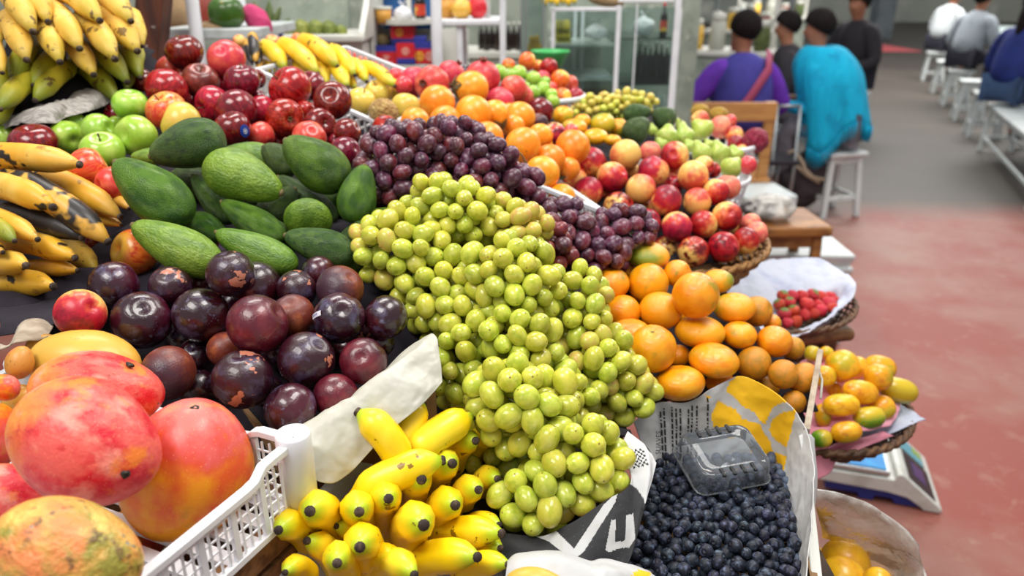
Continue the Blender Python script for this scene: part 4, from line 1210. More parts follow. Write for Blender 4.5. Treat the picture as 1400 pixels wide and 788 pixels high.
# oblong orange fruit in the low basket
group('pap', plane((1153, 501, 1.44), (1228, 535, 1.46), (1156, 591, 1.36), (1122, 600, 1.36)), 'papaya', 'papaya', 'oblong papaya', 'papaya', {'papaya_skin': 'small orange', 'papaya_green': 'small green tinged'}, 'small oblong papayas in the low basket', 'in the low basket')
for a in [
    (1132, 510, 1172, 492, 44, 'papaya_skin', {}), (1180, 514, 1162, 492, 32, 'papaya_skin', dict(dz=.05)), (1202, 534, 1198, 498, 38, 'papaya_skin', dict(dz=-.03)), (1224, 508, 1182, 498, 34, 'papaya_skin', dict(dz=.05)), (1254, 540, 1202, 528, 34, 'papaya_green', dict(lab='yellow green oblong papaya at the right end of the low basket')), (1200, 540, 1152, 533, 33, 'papaya_skin', dict(dz=-.02)),
    (1222, 552, 1190, 564, 34, 'papaya_skin', {}), (1125, 556, 1175, 553, 31, 'papaya_skin', dict(dz=-.02)), (1166, 574, 1210, 568, 30, 'papaya_green', dict(dz=-.02, lab='half green oblong papaya lowest on the white tissue')), (1126, 500, 1128, 530, 30, 'papaya_skin', {}), (1124, 552, 1126, 584, 23, 'papaya_skin', dict(dz=.01)), (1136, 594, 1178, 588, 29, 'papaya_skin', dict(dz=-.02)), (1120, 588, 1126, 612, 28, 'papaya_green', dict(lab='yellow green oblong papaya beside the pink paper')),
    (1100, 482, 1122, 486, 22, 'papaya_green', dict(dz=.04)), (1122, 478, 1138, 488, 18, 'papaya_skin', dict(dz=.05)), (1130, 534, 1150, 534, 24, 'papaya_skin', dict(dz=.05)), (1135, 578, 1162, 574, 18, 'papaya_skin', dict(dz=.05)),
]:
    lng('pap', *a[:6], **a[6])
# strawberries
group('straw', plane((1070, 420, 1.68), (1135, 408, 1.76), (1090, 440, 1.66)), 'strawberry', 'strawberry', 'strawberry', 'strawberry', {'strawberry_skin': 'red'}, 'strawberries in the tissue lined basket', 'of the strawberries', ())
sr = random.Random(5)
for i, (x, y, r) in enumerate([(1070, 406, 9), (1083, 404, 9), (1096, 405, 10), (1110, 404, 9), (1122, 405, 9), (1134, 406, 9), (1066, 418, 9), (1079, 415, 9), (1102, 416, 11), (1118, 417, 9), (1132, 415, 11), (1142, 411, 7), (1072, 431, 10), (1085, 426, 9), (1100, 430, 9), (1113, 428, 8), (1124, 424, 9), (1139, 421, 8), (1089, 439, 9), (1076, 441, 8)]):
    cap = i in (0, 3, 6, 7, 12, 13)
    orb('straw', x, y, r * .95, r * .96, m='strawberry_skin', ax=(sr.uniform(-.7, .7), .8 if cap else -.5, .4 if cap else -.3), parts=['straw_cap'] if cap else [], k=None)
# passion fruit in the clear bag
group('mara', plane((1155, 765, 1.02), (1195, 790, 1.02), (1115, 765, 1.06)), 'granadilla', 'yellow_passion_fruit', 'passion fruit', 'passion fruit', {'maracuya_skin': 'yellow'}, 'yellow passion fruit in the clear bag', 'in the clear bag')
orb('mara', 1156, 770, 36, 31, m='maracuya_skin', lab='yellow passion fruit with a stem scar, topmost in the clear bag', dz=.02, parts=['tangerine_button'], ax=(.3, .5, .75))
orb('mara', 1150, 796, 36, m='maracuya_skin', lab='yellow passion fruit in front at the bottom edge of the photo', dz=-.03)
orb('mara', 1112, 764, 18, m='maracuya_skin', lab='yellow passion fruit at the left beside the white plank', dz=.03)
orb('mara', 1200, 797, 22, m='maracuya_skin', lab='yellow passion fruit barely showing at the lower right of the bag', dz=.0)
# orange fruit in the white bag at the very bottom
group('obag', plane((727, 792, .665), (760, 800, .67), (700, 800, .66)), 'mango', 'papaya', 'papaya', 'papaya', {'tangerine_dull': 'orange'}, None, '')
lng('obag', 778, 806, 690, 796, 50, 'mango_yellow', lab='orange yellow papaya in the white bag at the bottom edge')
# things on the rack
# ================================================================ bananas
def banana(parent, tip, back, w, dT, ratio=4.3, bend=.10, mat='banana_ripe', maxd=.13, dB=None, bdir=None, key='ban'):
    T = P(tip[0], tip[1], dT)
    wr = w * dT / F
    B0 = P(back[0], back[1], dT)
    L = ratio * wr
    pr = (B0 - T).length
    if dB is None:
        dl = min(math.sqrt(max(L * L - pr * pr, (.15 * L) ** 2)), maxd)
        dB = dT + dl
    B = P(back[0], back[1], dB)
    r, u, t = view_frame((T + B) / 2)
    ax = (T - B).normalized()
    bd = (u * .8 + t * .6) if bdir is None else (r * bdir[0] + u * bdir[1] + t * bdir[2])
    bd = (bd - ax * bd.dot(ax))
    bd.normalize()
    C = (T + B) / 2 + bd * (bend * (T - B).length * 2)
    side = ax.cross(bd)
    n, S = 12, 17
    vs, at = [], []
    pts, rads = [], []
    for i in range(S):
        s = i / (S - 1)
        p = B * (1 - s) ** 2 + C * (2 * s * (1 - s)) + T * s ** 2
        tg = ((C - B) * (1 - s) + (T - C) * s).normalized()
        f = .45 + .55 * smooth(0, .25, s)
        f *= 1 - .60 * smooth(.70, 1.0, s) ** 1.7
        if s > .975:
            f = .24
        rr = wr / 2 * f
        n1 = (bd - tg * bd.dot(tg)).normalized()
        n2 = tg.cross(n1)
        pts.append(p)
        rads.append(rr)
        for k in range(n):
            a = 2 * math.pi * k / n
            q = rr * (1 + .045 * math.cos(5 * a))
            vs.append(p + (n1 * math.cos(a) + n2 * math.sin(a)) * q)
            at.append(s)
    fs = []
    for i in range(S - 1):
        for k in range(n):
            k2 = (k + 1) % n
            fs.append((i * n + k, i * n + k2, (i + 1) * n + k2, (i + 1) * n + k))
    fs.append(tuple(range(n - 1, -1, -1)))
    fs.append(tuple((S - 1) * n + k for k in range(n)))
    mb = MB()
    mb.add(vs, fs, 0, at)
    o = mb.build('banana', M[mat], parent, smooth=True)
    tb = MB()
    tg = (T - C).normalized()
    tb.tube([T - tg * wr * .06, T + tg * wr * .04, T + tg * wr * .10], [wr * .13, wr * .15, wr * .11], 9)
    tp = tb.build('blossom_tip', M['banana_tip'], o, smooth=True)
    tp.location = Vector(tp.location)
    for p, q in zip(pts[1:-1:3], rads[1:-1:3]):
        SPH.append((p, q, key))
    return o


def bunch_root(name, label, group, px, py, d, cat='bananas'):
    return thing(name, label, cat, P(px, py, d), group)


def big_bunch():
    GRP = 'big hanging banana hands at the upper left'
    dp = plane((20, 60, 1.22), (150, 40, 1.30), (120, 130, 1.26))
    h1 = bunch_root('banana_bunch', 'yellow banana hand at the upper left, right half, tips pointing down right', GRP, 120, 10, 1.4)
    h2 = bunch_root('banana_bunch', 'yellow banana hand at the upper left corner of the photo, cut by its edge', GRP, 10, 10, 1.36)
    h3 = bunch_root('banana_bunch', 'greenish banana hand hanging lowest at the upper left, over the newspaper', GRP, 30, 100, 1.4)

    def q(root, x0, y0, x1, y1, w, mat, dz=0.0, **k):
        tip = (x1 / 4, y1 / 4)
        banana(root, tip, (x0 / 4, y0 / 4), w / 4, dp(*tip) + dz, mat=mat, **k)
    for a in [(300, -30, 545, 112, 135, 'banana_mellow', -.03), (520, -20, 715, 115, 125, 'banana_mellow', -.01), (260, 60, 435, 265, 130, 'banana_mellow', -.03), (430, 110, 628, 322, 135, 'banana_mellow', -.03), (550, 95, 750, 278, 135, 'banana_mellow', -.01), (720, 80, 776, 252, 90, 'banana_mellow', .03),
              (340, 220, 512, 408, 120, 'banana_mellow', 0), (460, 240, 695, 448, 120, 'banana_green', .02), (640, 230, 768, 424, 110, 'banana_green', .04), (730, 230, 778, 348, 60, 'banana_green', .06), (390, 350, 640, 550, 120, 'banana_green', .04), (740, 390, 690, 490, 70, 'banana_green', .06), (210, -80, 470, 30, 110, 'banana_mellow', .04)]:
        q(h1, *a[:6], dz=a[6])
    for a in [(0, -60, 180, 172, 140, 'banana_mellow', -.02), (140, -80, 262, 118, 125, 'banana_mellow', -.01), (40, 110, 145, 326, 130, 'banana_mellow', -.02), (200, 90, 328, 338, 130, 'banana_mellow', -.02), (-50, 210, 12, 398, 90, 'banana_mellow', 0), (-40, 100, 4, 240, 60, 'banana_mellow', .04), (20, -50, 60, 20, 100, 'banana_mellow', .03)]:
        q(h2, *a[:6], dz=a[6])
    for a in [(190, 230, 70, 448, 120, 'banana_green', .04), (330, 300, 186, 466, 110, 'banana_green', .03), (400, 370, 194, 548, 115, 'banana_green', .02), (210, 430, 0, 596, 120, 'banana_green', .01), (90, 350, -15, 540, 110, 'banana_green', .04), (60, 560, -20, 690, 90, 'banana_green', .03)]:
        q(h3, *a[:6], dz=a[6], bdir=(.3, .8, .5))


def plantains():
    GRP = 'plantain hands at the left edge'
    dp = plane((60, 390, .93), (60, 220, 1.0), (150, 300, .97))
    h1 = bunch_root('plantain_bunch', 'hand of yellow and blackened plantains at the left, upper layer', GRP, -20, 240, 1.02, 'plantains')
    h2 = bunch_root('plantain_bunch', 'hand of spotted plantains at the left, lower layer on dark cloth', GRP, -20, 350, 1.0, 'plantains')

    def q(root, x0, y0, x1, y1, w, mat, dz=0.0, **k):
        tip = (x1 / 4, 197 + y1 / 4)
        k.setdefault('maxd', .09)
        banana(root, tip, (x0 / 4, 197 + y0 / 4), w / 4, dp(*tip) + dz, mat=mat, **k)
    q(h1, -200, 80, 432, 112, 150, 'plantain_yellow', -.03, bend=.05)
    q(h1, 30, 165, 588, 532, 160, 'plantain_half_black', -.02, bend=.06)
    q(h1, 200, 160, 655, 396, 130, 'plantain_yellow', .02, bend=.07)
    q(h1, -120, 230, 288, 345, 160, 'plantain_yellow', -.05, bend=.07)
    q(h1, -20, 370, 445, 512, 130, 'plantain_black', -.02, bend=.06)
    q(h1, -60, 190, 300, 240, 110, 'plantain_black', .05, bend=.04)
    q(h2, -120, 370, 205, 522, 110, 'plantain_yellow', -.05, bend=.05)
    q(h2, -120, 400, 78, 530, 100, 'banana_green', -.08, bend=.05)
    q(h2, -60, 540, 408, 622, 135, 'plantain_yellow', -.02, bend=.07)
    q(h2, -140, 570, 15, 592, 90, 'plantain_yellow', -.07)
    q(h2, -100, 690, 140, 664, 140, 'plantain_yellow', -.06, bend=.05)
    q(h2, 60, 700, 422, 692, 95, 'plantain_yellow', .0, bend=.05)
    q(h2, -100, 800, 290, 778, 150, 'plantain_yellow', -.03, bend=.05)
    q(h2, 300, 520, 520, 690, 130, 'banana_mellow', .05, bend=.05)
    q(h2, 420, 440, 662, 442, 70, 'plantain_half_black', .04)
    q(h2, 560, 300, 705, 352, 70, 'plantain_half_black', .05)


def mid_bananas():
    GRP = 'banana hands in the second crate'
    dp = plane((390, 90, 1.58), (460, 95, 1.58), (500, 120, 1.56))
    h1 = bunch_root('banana_bunch', 'yellow banana hand with green black tips, behind the red apples', GRP, 400, 70, 1.66)
    h2 = bunch_root('banana_bunch', 'blackened old banana hand half hidden behind the pinkish red apple', GRP, 340, 60, 1.66)

    def q(root, x0, y0, x1, y1, w, mat, dz=0.0, **k):
        tip = (350 + x1 / 4, y1 / 4)
        banana(root, tip, (350 + x0 / 4, y0 / 4), w / 4, dp(*tip) + dz, mat=mat, key='mban', **k)
    for a in [(30, 270, 160, 375, 95, -.02), (120, 250, 338, 405, 100, -.03), (230, 235, 448, 366, 100, -.02), (400, 270, 540, 412, 80, -.01), (400, 370, 500, 475, 85, -.02), (170, 340, 290, 425, 70, .02), (330, 340, 385, 470, 85, .01), (520, 355, 605, 446, 75, 0), (560, 365, 758, 472, 75, -.01), (720, 460, 815, 525, 60, .02), (470, 430, 545, 485, 60, .02), (20, 370, 100, 400, 60, .04)]:
        q(h1, *a[:5], 'banana_ripe', dz=a[5])
    for a in [(-20, 190, 0, 340, 60, .0), (-50, 220, -20, 350, 50, .01), (10, 240, 20, 390, 45, .02)]:
        q(h2, *a[:5], 'plantain_half_black', dz=a[5])


def finger_bananas():
    GRP = 'small banana hands at the front'
    dp = plane((530, 683, .745), (680, 655, .80), (500, 780, .70), (381, 725, .69))
    A = bunch_root('banana_bunch', 'large front hand of small yellow bananas with tips facing the camera', GRP, 560, 760, .82)
    B = bunch_root('banana_bunch', 'hand of small yellow bananas at the right front, lying along the green grapes', GRP, 650, 720, .86)
    C_ = bunch_root('banana_bunch', 'short yellow bananas standing up behind the front hand, by the white paper', GRP, 570, 630, .86)

    def q(root, tip, back, w, dz=0.0, **k):
        k.setdefault('maxd', .085)
        k.setdefault('ratio', 3.1)
        banana(root, tip, back, w, dp(*tip) + dz, mat='banana_finger', key='fban', **k)
    up = dict(bdir=(-.1, .9, .4), bend=.16)
    q(A, (381, 725), (432, 762), 45, 0, **up)
    q(A, (424, 699), (462, 750), 54, -.01, **up)
    q(A, (491, 700), (496, 742), 50, -.02, **up)
    q(A, (531, 682), (532, 738), 48, -.02, **up)
    q(A, (576, 656), (566, 716), 50, -.01, **up)
    q(A, (579, 718), (560, 762), 58, -.03, **up)
    q(A, (492, 748), (512, 786), 54, -.03, **up)
    q(A, (461, 770), (480, 812), 48, -.03, **up)
    q(A, (390, 783), (430, 800), 32, 0, **up)
    q(A, (460, 720), (500, 760), 30, .03)
    q(A, (566, 786), (520, 800), 44, -.03, **up)
    q(A, (420, 740), (470, 800), 40, .02)
    q(A, (545, 770), (500, 800), 40, -.01, **up)
    q(A, (618, 634), (594, 694), 48, .0, **up)
    q(A, (622, 691), (600, 742), 50, -.01, **up)
    q(A, (650, 603), (618, 660), 40, .01, **up)
    q(A, (654, 670), (628, 724), 42, 0, **up)
    q(B, (678, 595), (648, 645), 36, .03, **up)
    q(B, (680, 655), (652, 700), 36, .02, **up)
    q(B, (682, 718), (630, 738), 32, .01, ratio=3.6)
    q(B, (685, 730), (575, 752), 46, -.01, ratio=3.6, bend=.08)
    q(B, (652, 762), (552, 788), 50, -.03, ratio=3.6, bend=.08)
    q(B, (694, 772), (620, 800), 36, -.02, ratio=3.6)
    q(B, (684, 750), (640, 772), 34, .01)
    q(C_, (604, 630), (482, 684), 48, -.01, ratio=3.3, bend=.09, dB=.765)
    q(C_, (490, 564), (552, 640), 46, -.005, ratio=3.0, bend=.12, dB=.785)
    q(C_, (578, 553), (546, 618), 38, .02, ratio=3.0, bend=.1, dB=.81)
    q(C_, (645, 569), (556, 632), 46, .01, ratio=3.2, bend=.08, dB=.80)
    q(C_, (600, 632), (575, 660), 34, .05)


# ================================================================ grapes
GR = []


def lowball(name, nu=14, nv=10, crown=False):
    if name in ME:
        return ME[name]
    mb = MB()
    prof = []
    for i in range(nv + 1):
        ph = min(max(math.pi * i / nv, .03), math.pi - .03)
        prof.append((math.sin(ph), math.cos(ph)))
    if crown:
        prof = [(.03, .80), (.16, .80), (.27, .97), (.34, .93)] + prof[2:]
    mb.lathe(prof, nu)
    mb.f.append(tuple(range(nu - 1, -1, -1)))
    mb.f.append(tuple((len(prof) - 1) * nu + k for k in range(nu)))
    mb.m += [0, 0]
    ME[name] = mb.mesh(name, [], True)
    return ME[name]


def bunch(label, group, cx, cy, a, b, ang, d, bulge, mat, r=.0120, seed=0, mix=None, tiltd=0.0, asp=1.20, maxn=95, name='grape_bunch', md=1.42):
    R = random.Random(seed * 7 + int(cx))
    rp = r * F / d
    pts = []
    ca, sa = math.cos(math.radians(ang)), math.sin(math.radians(ang))
    for layer in (0, 1):
        tries = 0
        cand = []
        while tries < 900:
            tries += 1
            x, y = R.uniform(-1, 1), R.uniform(-1, 1)
            rho = x * x + y * y
            if rho > 1:
                continue
            px, py = cx + x * a * ca - y * b * sa, cy + x * a * sa + y * b * ca
            dd = d - bulge * math.sqrt(1 - rho) + layer * r * 1.6 + y * tiltd
            m = md * rp if layer == 0 else 1.7 * rp
            if any((px - q[0]) ** 2 + (py - q[1]) ** 2 < m * m for q in cand):
                continue
            cand.append((px, py, dd))
        pts += cand
    pts = pts[:maxn]
    root_d = d
    ctr = P(cx, cy, d)
    rec = dict(label=label, group=group, c=ctr, mat=mat, mix=mix, asp=asp, R=R, name=name, ids=[], ang=(a * ca, a * sa), axis=(P(cx - a * ca * .7, cy - a * sa * .7, d), P(cx + a * ca * .8, cy + a * sa * .8, d)))
    for px, py, dd in pts:
        rec['ids'].append(len(GR_POS))
        GR_POS.append(P(px, py, dd))
        GR_R.append(r * R.uniform(.86, 1.1))
    GR.append(rec)


GR_POS, GR_R = [], []


def grow_grapes():
    pos = np.array([p[:] for p in GR_POS])
    rad = np.array(GR_R)
    n = len(pos)
    # fruit near the grapes are obstacles
    ob = [(p, r) for p, r, g in SPH if g in ('plum', 'avo', 'tan', 'rapple', 'gran', 'ban', 'fban', 'peach')]
    op, orr = np.array([p[:] for p, r in ob]), np.array([r for p, r in ob])
    for it in range(26):
        D = pos[:, None] - pos[None]
        L = np.linalg.norm(D, axis=2) + 1e-9
        S = (rad[:, None] + rad[None]) * .96
        pen = np.clip(S - L, 0, None)
        np.fill_diagonal(pen, 0)
        mv = (D / L[:, :, None] * pen[:, :, None] * .38).sum(1)
        D2 = pos[:, None] - op[None]
        L2 = np.linalg.norm(D2, axis=2) + 1e-9
        pen2 = np.clip(rad[:, None] * .9 + orr[None] * .97 - L2, 0, None)
        mv += (D2 / L2[:, :, None] * pen2[:, :, None] * .5).sum(1)
        ln = np.linalg.norm(mv, axis=1, keepdims=True) + 1e-12
        mv *= np.minimum(1, .006 / ln)
        pos += mv
    base = lowball('grape')
    cnt = 0
    for rec in GR:
        root = thing(rec['name'], rec['label'], 'grapes', rec['c'], rec['group'])
        R = rec['R']
        A, B = rec['axis']
        st = MB()
        for i in rec['ids']:
            p = Vector(pos[i])
            m = rec['mat']
            if rec['mix'] and R.random() < rec['mix'][1]:
                m = rec['mix'][0]
            g = link('grape', with_mat(base, m), root, p - rec['c'])
            near = A + (B - A) * max(0, min(1, (p - A).dot(B - A) / (B - A).length_squared))
            t = (EYE - p).normalized()
            near = near - t * .012
            out = (p - near + Vector((R.uniform(-1, 1), R.uniform(-1, 1), R.uniform(-1, 1))) * .012).normalized()
            g.rotation_mode = 'QUATERNION'
            og = (out + Vector((R.uniform(-1, 1), R.uniform(-1, 1), R.uniform(-1, 1))) * 1.1).normalized()
            g.rotation_quaternion = og.to_track_quat('Z', 'Y')
            s = float(rad[i])
            g.scale = (s, s, s * rec['asp'] * R.uniform(.95, 1.08))
            SPH.append((p, s, 'grape'))
            cnt += 1
            if R.random() < .5:
                st.tube([p - out * s * .9, (p - out * s * 1.6 + near) / 2, near], [.0009, .0008, .001], 4, caps=False)
        up = (EYE - A).normalized()
        st.tube([A + up * .02 + (A - B) * .15, A + up * .004, (A + B) / 2, B], [.0022, .002, .0018, .001], 6)
        sb = st.build('stem', M['green_stem'], root, smooth=True)
    print('grapes', cnt)


def all_grapes():
    G1 = 'green grape bunches in the middle of the stall'
    g = 'grape_green'
    y = 'grape_yellow'
    bunch('topmost green grape bunch, peaking in front of the purple grapes', G1, 620, 284, 62, 36, 14, 1.03, .05, g, seed=1)
    bunch('green grape bunch at the upper left, over the last avocados', G1, 545, 342, 64, 48, 5, 1.0, .05, g, seed=2, mix=(y, .12))
    bunch('green grape bunch right of the dark end plum', G1, 602, 405, 58, 52, 40, .98, .04, g, seed=3)
    bunch('yellowish grape bunch at the upper right, touching the purple grapes', G1, 706, 312, 44, 34, 20, 1.04, .04, y, seed=4, mix=(g, .35))
    bunch('big bright green grape bunch in the centre of the heap', G1, 700, 385, 66, 58, 20, .965, .06, g, seed=5)
    bunch('green grape bunch hanging down beside the white paper corner', G1, 634, 490, 44, 70, 0, .95, .04, g, seed=6)
    bunch('green grape bunch in the middle below the big central one', G1, 712, 468, 62, 44, 25, .93, .05, g, seed=7)
    bunch('green grape bunch at the right, beside the upper left tangerines', G1, 795, 425, 40, 56, -12, 1.0, .05, g, seed=8, mix=(y, .15))
    bunch('olive green grape bunch below the right one, left of the big tangerine', G1, 812, 500, 46, 52, 10, .98, .05, g, seed=9, mix=(y, .3))
    bunch('green grape bunch tapering to the right above the blueberry paper', G1, 852, 538, 40, 36, 30, .98, .03, g, seed=10, mix=(y, .12))
    bunch('large grained green grape bunch at the front, right of the small bananas', G1, 712, 556, 66, 58, 30, .87, .06, g, r=.0130, seed=11)
    bunch('front green grape bunch hanging above the black printed bag', G1, 795, 630, 66, 54, 40, .85, .05, g, r=.0130, seed=12)
    bunch('lowest green grape bunch, at the bottom between bananas and printed bag', G1, 742, 686, 56, 44, 0, .84, .05, g, r=.0130, seed=13)
    bunch('shaded green grape bunch behind the standing small bananas', G1, 668, 615, 46, 66, 0, .93, .03, g, seed=14)
    bunch('green grape bunch between the centre and the right tangerine side', G1, 766, 545, 42, 46, 10, .93, .04, g, seed=15)
    G2 = 'purple grape bunches at the back of the middle'
    p = 'grape_purple'
    bunch('purple grape bunch at the left, beside the standing avocado', G2, 548, 226, 56, 54, 10, 1.12, .05, p, seed=21, r=.0122)
    bunch('purple grape bunch at the top, under the granadillas', G2, 612, 204, 60, 38, 5, 1.15, .05, p, seed=22, r=.0122)
    bunch('purple grape bunch right of the top one, above the green peak', G2, 664, 236, 50, 40, 20, 1.14, .05, p, seed=23, r=.0122)
    bunch('small purple grape bunch ending at the crate rim', G2, 708, 256, 32, 26, 20, 1.16, .03, p, seed=24)
    bunch('purple grape bunch just below the white crate slats', G2, 772, 312, 44, 36, 20, 1.14, .04, p, seed=25)
    bunch('purple grape bunch at the right end, in front of the peaches', G2, 848, 322, 46, 38, -10, 1.19, .04, p, seed=26, r=.012)
    bunch('purple grape bunch touching the leftmost tangerine', G2, 810, 356, 40, 28, 10, 1.14, .03, p, seed=27)
    bunch('reddish rose grape bunch squeezed between purple and green grapes', G2, 756, 336, 26, 32, 0, 1.07, .03, 'grape_rose', seed=28, mix=(p, .25))
    bunch('small pale yellow grape bunch far back beside the dark avocados', 'far grape bunches', 838, 146, 58, 18, -6, 2.0, .06, y, r=.0098, seed=31, mix=(g, .3))


# ================================================================ blueberries
BLUE_POLY = [(853, 800), (862, 760), (880, 700), (884, 660), (898, 640), (930, 648), (1000, 662), (1056, 640), (1068, 660), (1078, 700), (1088, 740), (1094, 800)]


def inside(poly, x, y):
    c = False
    j = len(poly) - 1
    for i in range(len(poly)):
        xi, yi = poly[i]
        xj, yj = poly[j]
        if (yi > y) != (yj > y) and x < (xj - xi) * (y - yi) / (yj - yi) + xi:
            c = not c
        j = i
    return c


def blueberries():
    R = random.Random(3)
    me = with_mat(lowball('blueberry', 12, 9, True), 'blueberry_skin')
    r0 = .0076

    def zsurf(x, y):
        return .962 + .018 * math.exp(-(((x - 985) / 90) ** 2 + ((y - 715) / 70) ** 2))
    pts = []
    tries = 0
    while tries < 30000 and len(pts) < 298:
        tries += 1
        if R.random() < .05:
            x, y = R.uniform(897, 932), R.uniform(618, 648)
            if not inside([(897, 640), (905, 620), (925, 618), (932, 648)], x, y):
                continue
        else:
            x, y = R.uniform(845, 1100), R.uniform(636, 800)
            if not inside(BLUE_POLY, x, y):
                continue
        p = PZ(x, y, zsurf(x, y) + R.uniform(-.005, .006))
        if any((p - q).length < r0 * 1.72 for q, _ in pts):
            continue
        pts.append((p, r0 * R.uniform(.82, 1.15)))
    for p, r in pts:
        o = link('blueberry', me, None, p)
        o.scale = (r, r, r * .9)
        v = Vector((R.uniform(-1, 1), R.uniform(-1, 1), R.uniform(-.2, 1))).normalized()
        o.rotation_mode = 'QUATERNION'
        o.rotation_quaternion = v.to_track_quat('Z', 'Y')
        tag(o, 'dusty dark blueberry lying loose in the paper lined box', 'blueberry', 'loose blueberries in the paper lined box')
    print('blueberries', len(pts))
    # the berries underneath, as one heap
    src = lowball('blueberry_low', 8, 6)
    sv = [v.co.copy() for v in src.vertices]
    sf = [tuple(q.vertices) for q in src.polygons]
    mb = MB()
    und = []
    tries = 0
    while tries < 9000 and len(und) < 560:
        tries += 1
        x, y = R.uniform(840, 1105), R.uniform(625, 812)
        if not inside(BLUE_POLY, x, y) and not inside([(893, 650), (905, 620), (1050, 610), (1075, 660)], x, y):
            continue
        p = PZ(x, y, zsurf(x, y) - R.uniform(.008, .013))
        if any((p - q).length < r0 * 1.5 for q in und):
            continue
        und.append(p)
        mb.add([p + v * r0 for v in sv], sf)
    o = mb.build('blueberry_heap', M['blueberry_skin'], smooth=True)
    tag(o, 'deep layer of blueberries filling the paper lined box', 'blueberries', None, 'stuff')


# ================================================================ sheets of paper, cloth and film
def cat_rom(vals, s):
    """smooth interpolation through a list of vectors, s in 0..1"""
    n = len(vals) - 1
    x = s * n
    i = min(int(x), n - 1)
    t = x - i
    p0, p1, p2, p3 = vals[max(i - 1, 0)], vals[i], vals[i + 1], vals[min(i + 2, n)]
    return (p1 * 2 + (p2 - p0) * t + (p0 * 2 - p1 * 5 + p2 * 4 - p3) * t * t + (p1 * 3 - p0 - p2 * 3 + p3) * t ** 3) * .5


def surf(cols, nu, nv, crumple=.004, scale=22, seed=0, fold=0.0, linear=False):
    """sheet through columns of points (each column the same length), crumpled along its normal"""
    k = len(cols[0])
    rows = []
    off = Vector((seed * 3.1, seed * 1.7, seed * .9))
    for j in range(nv + 1):
        t = j / nv
        line = [cat_rom(c, t) if k > 2 else c[0].lerp(c[1], t) for c in cols]
        row = [cat_rom(line, i / nu) for i in range(nu + 1)]
        rows.append(row)
    out = []
    for j in range(nv + 1):
        rr = []
        for i in range(nu + 1):
            p = rows[j][i]
            du = rows[j][min(i + 1, nu)] - rows[j][max(i - 1, 0)]
            dv = rows[min(j + 1, nv)][i] - rows[max(j - 1, 0)][i]
            nr = du.cross(dv)
            if nr.length > 1e-12:
                nr.normalize()
            w_ = p * scale + off
            w_ = w_ + Vector((mnoise.noise(w_ * .8), mnoise.noise(w_ * .8 + off), 0)) * .5
            v1 = mnoise.voronoi(w_ * .75)[0]
            v2 = mnoise.voronoi(w_ * 1.7)[0]
            q = .9 * mnoise.noise(p * scale * .6 + off) + 1.1 * (v1[1] - v1[0]) + .45 * (v2[1] - v2[0]) - .6
            rr.append(p + nr * q * crumple)
        out.append(rr)
    return out


def to_px(p):
    d = depth_of(p)
    return 700 + F * p.x / d, 394 + F * ((CAMZ - p.z) * CP - p.y * SP) / d


def sheet(name, cols, mats, label, cat, group=None, nu=40, nv=14, crumple=.004, scale=22, seed=0, regions=(), solid=.0012, parent=None):
    rows = surf(cols, nu, nv, crumple, scale, seed)
    mb = MB()
    mb.grid(rows)
    if regions:
        for fi, f in enumerate(mb.f):
            c = sum((mb.v[i] for i in f), Vector()) / len(f)
            x, y = to_px(c)
            for mi, poly in regions:
                if inside(poly, x, y):
                    mb.m[fi] = mi
    o = mb.build(name, [M[m] for m in mats], parent, smooth=True, solid=solid)
    if label:
        tag(o, label, cat, group)
    return o, rows


def crop5(pts, x0=860, y0=500, s=5.385):
    return [(x0 + x / s, y0 + y / s) for x, y in pts]


